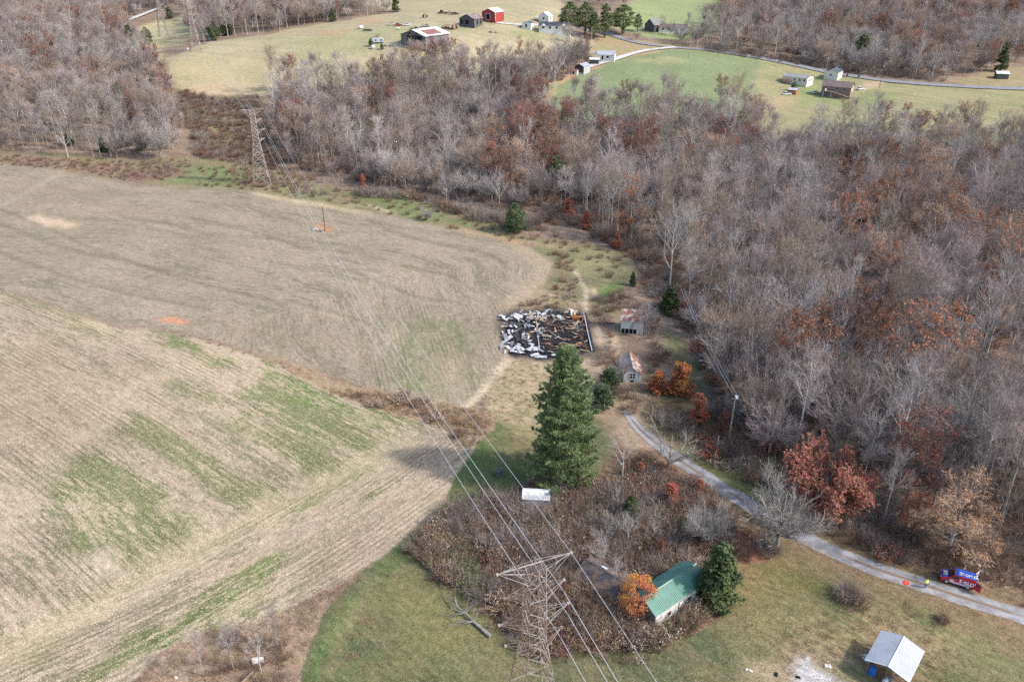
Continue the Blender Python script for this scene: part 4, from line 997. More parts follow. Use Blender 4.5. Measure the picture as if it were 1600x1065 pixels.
# trees the photograph singles out: (key, foot pixel, height m, width factor, name, label, group)
SPEC = [
 ('fan0', 955, 838, 5.0, .9, 'bare_tree', 'low grey thorny tree left of centre in the thicket', None),
 ('sapling0', 1000, 828, 7.0, 1.3, 'bare_tree', 'thin grey tree in the thicket centre, behind the orange maple', None),
 ('pale0', 965, 800, 5.5, 1.0, 'bare_tree', 'small whitish bare tree in the upper thicket', None),
 ('cedar1', 985, 812, 5.0, .7, 'cedar_tree', 'dull green columnar cedar inside the thicket', None),
 ('vine0', 1092, 775, 3.4, .9, 'red_bush', 'scarlet bush between the thicket top and the gravel road', 'VINER'),
 ('vine0', 1000, 745, 3.0, 1.2, 'red_bush', 'low scarlet bush between the dead tree and the forked tree', 'VINER'),
 ('bush_grey', 948, 905, 3.4, 1.0, 'bare_bush', 'grey twiggy bush in front of the collapsed dark roof', None),
 ('bush_grey', 918, 915, 3.6, 1.0, 'bare_bush', 'grey twiggy bush at the left end of the dark roof', None),
 ('bush_grey', 935, 925, 3.6, 1.2, 'bare_bush', 'grey twiggy bush hiding the middle of the dark leaf-strewn roof', None),
 ('bush_grey', 905, 900, 3.2, 1.1, 'bare_bush', 'grey twiggy bush hiding the upper end of the dark leaf-strewn roof', None),
 ('bush_brown1', 958, 955, 3.0, 1.2, 'brown_bush', 'brown leafy bush hiding the lower end of the dark leaf-strewn roof', None),
 ('bush_gold', 880, 880, 2.6, 1.1, 'gold_bush', 'yellow-leaved bush beside the right arm tip of the near pylon', None),
 ('bush_gold', 932, 985, 2.8, 1.2, 'gold_bush', 'yellow-leaved bush in the lower thicket right of the pylon', None),
 ('rust0', 1360, 690, 10, 1.1, 'oak_tree', 'tan-brown leaved tree between coral maple and huge tan oak', None),
 ('round2', 1480, 862, 14.5, 1.45, 'oak_tree', 'huge oak with pale spreading lower limbs and tan leaves beside the parked van', 'LT'),
 ('fan0', 1214, 852, 13.5, 1.1, 'bare_tree', 'broad fan-shaped bare grey tree standing on the near edge of the gravel road', None),
 ('pale1', 972, 748, 11, .95, 'dead_tree', 'dead pale tree with crooked broken limbs just right of the big pine', 'DEAD'),
 ('tall3', 1044, 738, 11.5, 1.5, 'bare_tree', 'bare forked tree at the bend of the gravel road, right of the dead tree', 'SPARSE'),
 ('fan0', 1096, 850, 8.6, 1.15, 'bare_tree', 'bushy pale-branched bare tree at the right edge of the thicket', None),
 ('round1', 1287, 800, 13.0, 1.0, 'maple_tree', 'large coral red maple on the wood edge above the gravel road', 'RED'),
 ('round0', 1420, 835, 9, 1.0, 'red_tree', 'small scarlet tree at the wood edge left of the parked van', 'RED'),
 ('round4', 994, 957, 6.9, .85, 'maple_tree', 'small orange and red maple beside the green roofed barn', 'ORANGE'),
 ('tall0', 936, 905, 9.5, 1.35, 'bare_tree', 'bare twiggy tree growing up behind the collapsed dark roof', None),
 ('pale0', 962, 922, 6.5, 1.0, 'bare_tree', 'small pale bare tree between the dark roof and the orange maple', None),
 ('pale1', 980, 855, 7.0, 1.2, 'bare_tree', 'leaning pale bare tree in the middle of the thicket', None),
 ('pale0', 1020, 848, 6.5, 1.1, 'bare_tree', 'white-limbed bare tree behind the green roofed barn', None),
 ('round3', 1200, 715, 15, 1.0, 'bare_tree', 'big round grey bare tree at the wood edge behind the utility pole', None),
 ('cedar0', 1118, 940, 10.5, 1.15, 'cedar_tree', 'dark green conical cedar at the right end of the green roofed barn', None),
 ('cedar1', 806, 364, 9.5, 1.05, 'cedar_tree', 'round dark cedar at the end of the bean field dirt track', None),
 ('cedar1', 870, 300, 13, .8, 'cedar_tree', 'dark cedar half hidden by a pale bare tree above the red vines', None),
 ('pale1', 848, 305, 13, 1.05, 'bare_tree', 'whitish bare tree in front of the dark cedar at the meadow edge', None),
 ('pale0', 780, 325, 15, 1.0, 'bare_tree', 'pale spreading bare tree on the meadow edge left of the round cedar', None),
 ('pale0', 698, 318, 12, .9, 'bare_tree', 'pale bare tree at the meadow edge above the dark thorn bush', None),
 ('pale1', 1118, 410, 14, 1.0, 'bare_tree', 'white-forked bare tree rising from the right wood above the red vines', None),
 ('vine0', 888, 342, 7, 1.0, 'vine_column', 'tall red and green vine-covered stump left of the others at the meadow edge', 'VINER'),
 ('vine0', 916, 358, 6, .85, 'vine_column', 'bright red vine-covered stump beside the pole in the brush', 'VINER'),
 ('vine0', 963, 388, 5.5, .8, 'vine_column', 'orange-red vine-covered stump at the top of the small meadow', 'VINER'),
 ('vine0', 1060, 614, 7.2, 1.25, 'vine_column', 'large orange vine-covered tree right of the small shed with the window', 'VINE'),
 ('vine0', 1026, 612, 5, 1.2, 'vine_column', 'low orange and green vine mound between small shed and large vine tree', 'VINE'),
 ('vine0', 1088, 660, 6.5, 1.0, 'vine_column', 'dusky red vine-covered tree above the bend of the gravel road', 'VINER'),
 ('vine0', 1128, 680, 5.5, .9, 'vine_column', 'dull red vine clump at the foot of the roadside utility pole', 'VINED'),
 ('vine0', 568, 300, 6.5, .7, 'vine_column', 'red vine-covered stem in the scrub clump by the bean field', 'VINER'),
 ('cedar0', 1045, 490, 7.5, 1.3, 'cedar_tree', 'dark green cedar at the wood edge right of the rust roofed barn', None),
 ('cedar0', 988, 447, 4.2, .9, 'cedar_tree', 'small dark cedar at the right edge of the small meadow', None),
 ('rust0', 182, 150, 15, 1.25, 'oak_tree', 'round copper-leaved oak glowing in the grey wood on the left', None),
 ('cedar1', 240, 148, 13, .95, 'cedar_tree', 'dark cedar right of the copper oak in the left wood', None),
 ('cedar0', 222, 152, 9, 1.2, 'cedar_tree', 'smaller cedar squeezed between copper oak and tall cedar', None),
 ('cedar1', 205, 72, 12, 1.2, 'cedar_tree', 'wide dark cedar at the corner of the left wood, left of its twin', None),
 ('cedar1', 230, 70, 10, 1.1, 'cedar_tree', 'dark cedar at the corner of the left wood, beside the pasture', None),
 ('cedar1', 222, 236, 6.5, 1.0, 'cedar_tree', 'bright olive cedar at the foot of the left wood', None),
 ('cedar0', 163, 238, 6.5, 1.2, 'cedar_tree', 'dark cedar at the foot of the left wood, near the weedy strip', None),
 ('cedar1', 196, 230, 6, 1.2, 'cedar_tree', 'blue-green cedar between two others at the foot of the left wood', None),
 ('rust0', 925, 160, 14, 1.15, 'oak_tree', 'rust-leaved oak at the left tip of the bright green field', None),
 ('rust1', 975, 160, 12, .9, 'oak_tree', 'small rusty oak at the lower edge of the bright green field', None),
 ('deep0', 1125, 160, 14, 1.1, 'oak_tree', 'dark red oak at the lower right edge of the green field', None),
 ('rust0', 800, 128, 15, 1.1, 'oak_tree', 'rust brown oak at the ravine top left of the lane house', None),
 ('rust0', 812, 98, 15, .95, 'oak_tree', 'orange-brown oak highest on the ravine top below the farm', None),
 ('deep0', 808, 165, 15, 1.0, 'oak_tree', 'dark burgundy oak in the ravine below the rust brown oak', None),
 ('deep0', 752, 110, 13, 1.0, 'oak_tree', 'burgundy oak at the top edge of the ravine wood', None),
 ('rust1', 706, 100, 15, 1.15, 'oak_tree', 'half-bare red-edged oak just below the big tobacco barn', None),
 ('gold0', 582, 132, 14, 1.1, 'oak_tree', 'golden brown oak on the ravine rim below the pasture', None),
 ('gold0', 458, 222, 15, 1.1, 'oak_tree', 'golden brown oak in the wood just right of the far pylon', None),
 ('rust0', 1265, 225, 12, 1.0, 'oak_tree', 'dark rust oak at the wood edge below the brown house', None),
 ('deep0', 1378, 200, 13, 1.3, 'oak_tree', 'wide purple-brown oak on the lawn edge below the white car', None),
 ('deep0', 1412, 196, 11, 1.0, 'oak_tree', 'smaller dark red oak right of the purple-brown one', None),
 ('deep0', 1140, 270, 15, 1.1, 'oak_tree', 'deep red oak left of the little white hut in the woods', None),
 ('rust0', 1100, 38, 12, .9, 'oak_tree', 'single orange oak on the edge of the hilltop meadow', None),
 ('rust1', 1540, 110, 17, 1.1, 'oak_tree', 'tall orange-brown oak by the hidden house at the far right', None),
 ('cedar0', 1562, 112, 16, .8, 'spruce_tree', 'tall narrow green spruce right of the orange-brown oak', None),
 ('loblolly1', 1345, 92, 14, 1.9, 'pine_tree', 'light green pine in the far right wood, wider of the pair', None),
 ('loblolly1', 1366, 88, 12, 1.4, 'pine_tree', 'light green pine in the far right wood, narrower of the pair', None),
 ('loblolly0', 890, 55, 19, 1.3, 'pine_tree', 'leftmost tall green pine of the row behind the lane', None),
 ('loblolly0', 914, 58, 20, 1.2, 'pine_tree', 'second tall green pine from the left behind the lane', None),
 ('loblolly1', 945, 60, 20, 1.25, 'pine_tree', 'green pine standing alone where the far road ends', None),
 ('loblolly0', 973, 55, 18, 1.6, 'pine_tree', 'rounded green pine with several bare stems by the far road', None),
 ('loblolly1', 996, 50, 11, 1.3, 'pine_tree', 'small green pine against the slope-roofed far barn', None),
 ('loblolly1', 928, 62, 16, 1.2, 'pine_tree', 'shaded green pine behind the grey trees by the lane', None),
 ('round1', 886, 66, 12, 1.0, 'bare_tree', 'bare grey tree in front of the leftmost pine', None),
 ('deep0', 916, 92, 14, .7, 'vine_tree', 'dark vine-wrapped tree above the lane house', None),
 ('tall0', 1034, 54, 12, 1.6, 'bare_tree', 'bare tree at the left end of the long white far house', None),
 ('round2', 1062, 70, 13, 1.1, 'bare_tree', 'large bare tree by the far road in front of the long white house', None),
 ('round0', 1047, 56, 11, 1.0, 'bare_tree', 'bare tree in the middle of the long white far house', None),
 ('round3', 994, 64, 8, 1.1, 'bare_tree', 'small bare tree beside the far road under the pines', None),
 ('cedar0', 1218, 30, 11, 1.1, 'cedar_tree', 'dark cedar poking out of the far top right wood, left one', None),
 ('cedar0', 1229, 34, 10, 1.0, 'cedar_tree', 'dark cedar poking out of the far top right wood, right one', None),
 ('cedar1', 266, 30, 11, .9, 'cedar_tree', 'dark cedar on the far field edge left of the third pylon', None),
 ('cedar1', 333, 64, 9, 1.3, 'cedar_tree', 'dark cedar at the pasture corner right of the third pylon', None),
 ('cedar1', 355, 56, 8, 1.5, 'cedar_tree', 'spreading dark cedar on the upper pasture edge', None),
 ('pale0', 438, 50, 14, 1.0, 'bare_tree', 'white-limbed bare tree on the upper pasture edge', None),
 ('cedar0', 520, 34, 8, 1.2, 'cedar_tree', 'small cedar against the upper pasture wood', None),
 ('round3', 605, 22, 13, .9, 'bare_tree', 'forked bare tree alone above the pasture', None),
 ('cedar0', 619, 19, 13, .8, 'vine_tree', 'dark green vine-clad tree right of the lone forked tree', None),
 ('gold0', 905, 800, 3.5, 1.0, 'shrub_tree', 'yellowing shrub tree near the tip of the pylon arm', None),
 ('vine0', 1047, 792, 4.8, 1.0, 'red_bush', 'tall orange-red bush at the top of the thicket near the road', 'VINER'),
 ('vine0', 1030, 872, 4.0, .75, 'red_bush', 'upright crimson bush behind the ridge of the green roof', 'VINED'),
 ('cedar1', 952, 610, 5.5, 1.1, 'cedar_tree', 'soft blue-green young pine right of the big pine', 'SOFT'),
 ('cedar1', 940, 640, 6.0, 1.2, 'cedar_tree', 'soft green young pine tucked against the big pine', 'SOFT'),
 ('pale0', 408, 1048, 7.0, 1.0, 'bare_tree', 'pale bare sapling standing through the white sheet metal', None),
 ('tall0', 434, 1012, 8.5, 1.1, 'bare_tree', 'thin dark bare tree behind the brush pile at the bottom left', None),
 ('tall3', 445, 1028, 7.5, 1.0, 'bare_tree', 'thin bare tree right of the dark one at the brush pile', None),
 ('tall0', 365, 1045, 8, 1.2, 'bare_tree', 'grey sapling left of the white sheet metal at the bottom left', None),
 ('tall2', 318, 1055, 8, 1.3, 'bare_tree', 'leftmost grey sapling in the dead grass at the bottom left', None),
 ('round0', 966, 594, 6.5, 1.1, 'bare_tree', 'bare tree left of the small shed with the window', None),
 ('round2', 1006, 522, 8.5, .9, 'bare_tree', 'bare tree in front of the rust roofed barn', None),
 ('round0', 1145, 665, 10, .8, 'bare_tree', 'grey twiggy tree right behind the roadside utility pole', None),
 ('sapling0', 480, 312, 7, 1.6, 'bare_tree', 'silvery scrub tree left in the clump beside the bean field', None),
 ('sapling0', 505, 308, 8, 1.6, 'bare_tree', 'silvery scrub tree in the middle of the clump beside the bean field', None),
 ('sapling0', 530, 306, 9, 1.5, 'bare_tree', 'silvery scrub tree right in the clump beside the bean field', None),
 ('fan0', 668, 345, 5.0, 1.1, 'thorn_bush', 'dark round thorn bush on the edge of the bean field', None),
]
proto('oakbig', gen_tree(301, H=14.5, Rad=7.5, base=.2, n1=18, n2=11, n3=7, n4=5, up0=78, up1=25, r0=.42, leaf=15000, leafsize=.27, leafpart=.85, sweep=.1), (B_PALE, T_GREY, L_TAN))
proto('maplered', gen_tree(302, H=12.5, Rad=6.8, base=.12, n1=26, n2=10, n3=6, n4=3, up0=82, up1=12, fork=True, r0=.3, leaf=27000, leafsize=.27, leafpart=.97), (B_DARK, T_GREY, leaf_mat('leaves_coral', (0.46, 0.165, 0.12), (0.39, 0.21, 0.14), .1, .5)))
proto('redsmall', gen_tree(303, H=9, Rad=4.2, base=.15, n1=13, leaf=5500, leafsize=.22, leafpart=.8, n4=3, r0=.14), (B_DARK, T_GREY, L_RED))
proto('mapleorange', gen_blob(304, 7.5, 2.9, 9000, .17, egg, lump=.25, r0=.18, inner=.25), (B_DARK, None, leaf_mat('leaves_maple', (0.62, 0.33, 0.09), (0.52, 0.17, 0.10), .1, .28)))
proto('deadtree', gen_tree(305, H=11, Rad=5.2, base=.3, n1=6, n2=4, n3=3, n4=1, up0=60, up1=30, r0=.36, fork=False, tw=.035, sweep=.35), (B_PALE, T_PALE, None))
proto('sparse', gen_tree(306, H=11.5, Rad=4.6, base=.22, n1=9, n2=7, n3=5, n4=2, up0=45, up1=12, r0=.24, fork=True, tw=.03, sweep=.3), (B_GREY, T_GREY, None))
proto('vinered', gen_blob(307, 6.5, 1.8, 5200, .22, col_, lump=.4), (B_DARK, None, L_RED))
proto('vinedeep', gen_blob(308, 6.5, 1.8, 4200, .22, col_, lump=.4), (B_DARK, None, L_DEEP))
proto('softpine', gen_pine(309, 6.5, 2.6), (B_DARK, None, leaf_mat('needles_soft', (0.11, 0.155, 0.085), (0.17, 0.205, 0.11), .08, .9, .2)))
KMAP = {'LT': 'oakbig', 'DEAD': 'deadtree', 'SPARSE': 'sparse', 'RED': 'maplered', 'ORANGE': 'mapleorange', 'VINER': 'vinered', 'VINE': 'vine0', 'VINED': 'vinedeep', 'SOFT': 'softpine'}
SH = {}
for key, u, v, h, w, name, label, kk in SPEC:
    if kk: key = KMAP[kk]
    if label.startswith('small scarlet'): key = 'redsmall'
    if key not in SH: SH[key] = max(float(max(vv.co.z for vv in me.vertices)) for _, me in PROTO[key])
    p = g(u, v); s = h / SH[key]
    plant(key, p.x, p.y, s, random.uniform(0, 6.28), name, label, 'bush' if 'bush' in name else ('vine' if name.startswith('vine_c') else 'tree'), sx=w)
    if h > 6: KEEP_CLEAR.append((p.x, p.y, 7.5 if key in ('maplered', 'oakbig') else min(5.5, h * .27)))
    if key in ('maplered', 'redsmall'): KEEP_CLEAR.append((p.x - .5, p.y - 5, 6.0))

# the tall white pine
pv = g(880, 757)
proto('whitepine', gen_pine(400, 25, 6.3), (B_DARK, None, L_PINE), ('trunk', 'crown', 'needles'))
plant('whitepine', pv.x, pv.y + 1.0, 1.02, 0, 'pine_tree', 'very tall dense green pine standing behind the small white shed', 'tree')

MARKS = [('behind the coral red maple', g(1285, 760)), ('behind the parked van', g(1500, 870)), ('behind the huge tan oak', g(1520, 800)), ('behind the roadside utility pole', g(1170, 680)), ('right of the orange vine tree', g(1120, 590)),
         ('right of the rust roofed barn', g(1080, 510)), ('behind the big fan-shaped tree', g(1235, 720)), ('at right edge, halfway up', g(1600, 620)), ('above the coral red maple', g(1330, 640)), ('above the small scarlet tree', g(1440, 700)),
         ('beside the small upper meadow', g(1030, 400)), ('above the red vine stumps', g(960, 320)), ('in the middle of the right side', g(1230, 560)), ('high on the right side', g(1400, 520)), ('in the lower right corner', g(1600, 860)), ('above the rust roofed barn', g(1130, 440)), ('at the right edge of the picture', g(1600, 480))]
def NEAR_TO(x, y, uvd):
    d = [(math.hypot(m.x - x, m.y - y), t) for t, m in MARKS]
    return min(d)[1]
allP = []; BIGS = {}
spacing = {'right': 5.6, 'left': 5.0, 'left_far': 6.5, 'left_top': 7, 'middle_top': 5.6, 'top_right': 5.6, 'top_centre': 7}
for k, (wname, px) in enumerate(WOODS.items()):
    P = sprinkle(px, spacing[wname], 500 + k)
    P = P[clear(P)]
    pick, scl, rz = choose(P, 520 + k, .062 if wname != 'left' else .035, .012 if wname.startswith('left') else .005)
    scl = scl * .80
    if wname == 'right':
        uv = project(P); dist = uv[:, 2]
        # lower trees along the near edge; open stands of slender trunks
        scl = np.where(dist < 190, scl * 1.22, scl * 1.04)
        order = np.argsort(dist)
        inview = [i for i in order if -10 < uv[i, 0] < 1610 and uv[i, 1] < 1100]
        near = [i for i in inview if pick[i] < 11 or pick[i] == 18][:230] + [i for i in inview if 11 <= pick[i] < 18][:45]
        nm = set(near)
        for i in near:
            key = BARE[pick[i]]
            if key.startswith(('round', 'tall', 'pale', 'sapling')):
                kd = key[:-1]; gq = {'round': 'round-crowned bare trees in the right wood', 'tall': 'slender bare trees in the right wood', 'pale': 'pale-limbed bare trees in the right wood', 'sapling': 'slender bare trees in the right wood'}[kd]
                lb = {'round': 'round-crowned leafless grey tree packed among others in the right wood', 'tall': 'slender leafless tree with long straight trunk packed in the right wood', 'pale': 'pale-limbed leafless tree among grey ones', 'sapling': 'slender leafless tree with long straight trunk packed in the right wood'}[kd]
                nm_ = 'bare_tree'
            elif key.startswith('cedar'): gq = 'dark cedars inside the right wood'; lb = 'dark evergreen cedar half buried among bare trees in the right wood'; nm_ = 'cedar_tree'
            else:
                w_ = {'rust0': 'rust brown', 'rust1': 'thin rusty', 'deep0': 'dark burgundy', 'tan0': 'pale tan', 'gold0': 'ochre'}[key]
                gq = w_ + ' leaved trees inside the right wood'; lb = '%s leaved tree' % w_; nm_ = 'oak_tree'
            ph = NEAR_TO(P[i, 0], P[i, 1], uv[i])
            sw = 'low ' if scl[i] < .72 else ('tall ' if scl[i] > 1.05 else 'mid-sized ')
            base_ = sw + lb.split(' packed')[0].split(' among')[0].split(' half buried')[0].replace(' with long straight trunk', '').replace('leafless grey', 'leafless')
            lb = base_ + ' in the wood ' + ph; gq = base_ + 's ' + ph
            plant(key, P[i, 0], P[i, 1], scl[i], rz[i], nm_, lb, 'tree', gq, z=P[i, 2])
        rest = np.array([i for i in range(len(P)) if i not in nm])
        P, pick, scl, rz = P[rest], pick[rest], scl[rest], rz[rest]
    o = scatter('woodland', P, BARE, pick, rz, scl)
    o['label'] = {'right': 'grey leafless wood filling the ravine and the right side', 'left': 'grey leafless wood on the left hillside', 'left_far': 'far grey wood behind the left hillside', 'left_top': 'farthest wood at the top left corner',
                  'middle_top': 'leafless wood along the upper edge of the pasture', 'top_right': 'large leafless wood beyond the far road', 'top_centre': 'small far wood behind the row of pines'}[wname]

# ------------------------------------------------------------------ undergrowth, weeds and grass
def scrub(name, label, px, spacing, keys, weights, seed, smin=.6, smax=1.2, mask=None, wp=None, falloff=None):
    P = sprinkle(px, spacing, seed, world_poly=wp)
    rng = np.random.default_rng(seed + 1)
    if mask is not None: P = P[mask(P)]
    w = np.array(weights, float); w /= w.sum()
    # kinds come in drifts
    u = np.clip(fbm(P[:, 0], P[:, 1], 5, seed + 2, 3) * 1.6 - .30 + rng.normal(0, .20, len(P)), 0, .9999)
    perm = rng.permutation(len(keys)); cw = np.cumsum(w[perm]); pick = perm[np.minimum(np.searchsorted(cw, u), len(keys) - 1)]
    o = scatter(name, P, keys, pick, rng.uniform(0, 6.28, len(P)), rng.uniform(smin, smax, len(P)), rng.normal(0, .12, (len(P), 2)))
    o['label'] = label
    return o
THICK = [(657, 850), (682, 812), (722, 788), (790, 780), (812, 795), (860, 795), (868, 768), (935, 755), (980, 755), (1010, 715), (1050, 745), (1085, 765), (1130, 800), (1150, 830), (1140, 870), (1100, 880), (1095, 900), (1105, 955),
         (1090, 985), (1040, 1000), (960, 1015), (860, 1022), (795, 990), (760, 955), (735, 925), (692, 900), (662, 878)]
# buildings stand clear of the brush: filled in below, before the brush is scattered
def hull_mask(polys):
    W = [wpoly(p) for p in polys]
    def f(P):
        m = np.ones(len(P), bool)
        for w in W: m &= ~inpoly(P[:, 0], P[:, 1], w)
        return m
    return f
nobld = hull_mask([[(1003, 972), (1026, 992), (1104, 936), (1100, 905), (1080, 895), (1000, 945)], [(915, 900), (930, 890), (965, 925), (950, 935)], [(812, 770), (862, 770), (862, 795), (812, 795)]])
notgreen = hull_mask([[(668, 850), (700, 835), (740, 850), (765, 890), (770, 930), (735, 920), (692, 895)]])
scrub('thicket_brush', 'brown and burgundy overgrown brush round the dark roof and barn', THICK, .78, ['bush_brown0', 'bush_grey', 'bush_brown1', 'bush_fluff', 'bush_bare', 'bush_deep', 'bush_gold', 'grass_brown', 'bush_green'], [2.5, 1.6, 2.5, 2.6, 2.0, 1.7, 1.9, 1.5, 1.2], 601, .35, 1.25, lambda P: nobld(P) & notgreen(P))
RIM = [(652, 850), (678, 806), (720, 780), (800, 765), (870, 760), (940, 745), (1000, 710), (1100, 755), (1165, 820), (1160, 880), (1118, 905), (1118, 965), (1100, 1000), (1040, 1012), (960, 1028), (860, 1036), (785, 1000), (740, 965), (690, 915), (658, 882)]
scrub('outlying_weeds', 'ragged outlying weeds round the rim of the thicket', RIM, 1.25, ['bush_brown0', 'grass_brown', 'bush_fluff', 'grass_tall', 'bush_bare'], [2, 3, 1, 2, 1], 609, .2, .6, nobld)
scrub('green_brush', 'yellow-green brush at the left tip of the thicket', [(668, 850), (700, 835), (740, 850), (765, 890), (770, 930), (735, 920), (692, 895)], .85, ['bush_green', 'bush_gold', 'bush_fluff', 'bush_brown0'], [5, 1, 1.3, 1], 603, .6, 1.0)
scrub('red_brush', 'red sumac brush at the top of the thicket by the dead tree', [(985, 750), (1020, 735), (1080, 765), (1110, 790), (1080, 815), (1030, 810), (1000, 780)], 1.5, ['bush_red', 'bush_deep', 'bush_red'], [2, 2, 1], 604, .6, 1.1)
scrub('gold_brush', 'yellowing brush between the pylon and the dark roof', [(880, 890), (905, 880), (900, 930), (960, 960), (985, 985), (930, 1005), (895, 960), (870, 930)], 1.3, ['bush_gold', 'bush_brown1', 'bush_gold'], [3, 1, 2], 607, .6, 1.1, nobld)
scrub('red_brush', 'reddish low brush under the big pine beside the white shed', [(858, 770), (900, 765), (925, 775), (900, 785), (866, 790)], 1.4, ['bush_red', 'bush_deep', 'bush_brown0'], [1, 1, 2], 605, .4, .8)
scrub('red_brush', 'rusty low brush at the right end of the thicket', [(1140, 860), (1170, 830), (1205, 850), (1190, 880), (1150, 880)], 1.3, ['bush_red', 'bush_deep', 'bush_bare', 'bush_brown0'], [1, 2, 2, 2], 606, .35, .7)
EDGE = [(845, 345), (900, 355), (940, 375), (985, 395), (1010, 430), (1030, 480), (1060, 520), (1100, 600), (1100, 640), (1060, 640), (1010, 640), (1060, 690), (1110, 725), (1180, 765), (1250, 810), (1320, 850), (1420, 885), (1500, 900), (1700, 945),
        (1700, 900), (1500, 860), (1360, 800), (1230, 715), (1140, 610), (1080, 500), (1040, 400), (960, 340), (850, 325)]
scrub('edge_brush', 'brown tangled brush along the edge of the right wood', EDGE, 1.9, ['bush_brown0', 'bush_brown1', 'bush_fluff', 'bush_bare', 'bush_deep', 'bush_green', 'bush_grey', 'bush_red'], [3, 3, 1.5, 3, 1.5, .8, 2, .35], 611, .6, 1.25,
      hull_mask([[(1020, 515), (1060, 515), (1100, 590), (1112, 645), (1090, 650), (1062, 590), (1030, 545)]]))
scrub('yard_brush', 'grey-brown scrub round the two old sheds', [(925, 470), (960, 455), (1000, 470), (1030, 520), (1060, 600), (1090, 690), (1040, 660), (1000, 640), (960, 645), (935, 600), (950, 545), (930, 500)], 2.3,
      ['bush_brown1', 'bush_bare', 'bush_grey', 'bush_deep', 'bush_green'], [2, 3, 3, 1, .7], 613, .5, 1.0, hull_mask([[(955, 490), (1010, 490), (1012, 545), (955, 545)], [(962, 545), (1008, 545), (1008, 612), (962, 612)], [(1040, 560), (1075, 560), (1075, 625), (1010, 625)]]))
scrub('forest_undergrowth', 'low brown undergrowth beneath the right wood', WOODS['right'], 4.6, ['bush_bare', 'bush_brown1', 'bush_grey', 'bush_deep', 'bush_brown0'], [4, 2, 5, 1.3, 1.5], 615, .8, 1.6)
scrub('slope_brush', 'dark low brush covering the power line clearing', [(272, 142), (345, 154), (402, 152), (425, 205), (445, 262), (400, 262), (300, 246), (298, 200)], 2.6, ['bush_deep', 'bush_brown0', 'bush_bare', 'bush_green', 'bush_grey'], [3, 3, 3, 1, .6], 617, .6, 1.3)
scrub('meadow_brush', 'purple-brown weeds between the left wood and the bean field', [(0, 243), (200, 254), (300, 250), (290, 266), (260, 282), (190, 284), (120, 268), (0, 258)], 2.4, ['bush_deep', 'bush_brown0', 'bush_bare', 'bush_fluff'], [2, 3, 3, 1], 618, .35, .8)
scrub('meadow_brush', 'scattered purple brush round the feet of the far pylon', [(355, 270), (400, 262), (440, 265), (500, 280), (480, 300), (400, 298), (365, 292)], 3.2, ['bush_deep', 'bush_brown0', 'bush_bare'], [2, 3, 2], 619, .4, 1.0)
scrub('meadow_brush', 'brown scrub along the right side of the small upper meadow', [(560, 300), (640, 306), (700, 322), (800, 345), (850, 350), (850, 366), (780, 358), (700, 335), (640, 312), (560, 308)], 2.3, ['bush_bare', 'bush_grey', 'bush_brown0', 'bush_green'], [3, 4, 3, .6], 620, .7, 1.6)
scrub('meadow_brush', 'patches of low brown weeds scattered over the meadow above the bean field', [(250, 262), (440, 258), (560, 306), (700, 325), (860, 366), (980, 400), (975, 450), (900, 400), (800, 374), (650, 342), (500, 314), (300, 290)], 4.0, ['bush_brown0', 'bush_bare', 'bush_deep', 'grass_tall'], [3, 3, 1, 2], 650, .35, 1.0)
scrub('meadow_brush', 'tall brown weeds between the bean field end and small meadow', [(838, 388), (885, 395), (900, 420), (895, 450), (905, 470), (860, 482), (800, 486), (850, 460), (872, 430), (862, 405)], 1.9, ['bush_brown0', 'bush_bare', 'bush_fluff', 'grass_tall'], [3, 2, 2, 3], 621, .4, .9)
scrub('far_brush', 'brush along the foot of the far right wood', [(1100, 80), (1200, 95), (1290, 109), (1400, 125), (1480, 130), (1480, 124), (1400, 116), (1290, 98), (1100, 70)], 4.0, ['bush_bare', 'bush_brown0', 'bush_green', 'bush_grey'], [3, 3, .7, 3], 622, .7, 1.5)
scrub('weed_bank', 'tall tan weeds on the bank between the two stubble fields', [(540, 606), (577, 611), (653, 630), (719, 634), (752, 642), (768, 656), (752, 690), (735, 700), (700, 670), (640, 655), (570, 634), (500, 605)], .95, ['grass_tall', 'grass_brown', 'bush_fluff', 'grass_tall', 'bush_brown0'], [4, 4, 1, 3, .6], 625, .6, 1.3)
scrub('weed_bank', 'thin fringe of straw between the two stubble fields', [(253, 509), (330, 528), (400, 551), (500, 585), (500, 604), (400, 560), (330, 536), (253, 518)], 1.4, ['grass_tall', 'grass_brown', 'grass_straw'], [2, 2, 3], 626, .4, .8)
scrub('dead_grass', 'tall dead grass between the corn stubble and the lawn', [(598, 878), (552, 893), (476, 934), (400, 975), (330, 985), (253, 1018), (208, 1065), (180, 1110), (440, 1120), (470, 1065), (489, 998), (501, 957), (511, 927), (562, 898)], .8, ['grass_pink', 'grass_tall', 'grass_straw', 'grass_pink', 'grass_green'], [4, 1.5, 2.5, 3, .6], 628, .4, .95)
scrub('dead_grass', 'dark tangled brush pile round the white sheet at the bottom left', [(350, 1000), (400, 985), (440, 990), (462, 1020), (450, 1055), (400, 1075), (330, 1070), (335, 1030)], 1.3, ['bush_bare', 'bush_grey', 'bush_brown0', 'grass_pink'], [3, 1, 1, 3], 658, .3, .65)
scrub('dead_grass', 'pale flattened dead grass round the open metal shed', [(1215, 1000), (1300, 950), (1370, 940), (1440, 955), (1500, 1000), (1500, 1080), (1440, 1080), (1430, 1000), (1380, 985), (1340, 1010), (1330, 1040), (1215, 1055)], 1.0, ['grass_straw', 'grass_straw', 'grass_tall', 'grass_green'], [4, 3, 2, 2], 629, .5, 1.0,
      hull_mask([[(1345, 995), (1440, 985), (1440, 1062), (1340, 1062)], [(1243, 1030), (1262, 1028), (1310, 1060), (1300, 1085), (1240, 1085)]]))
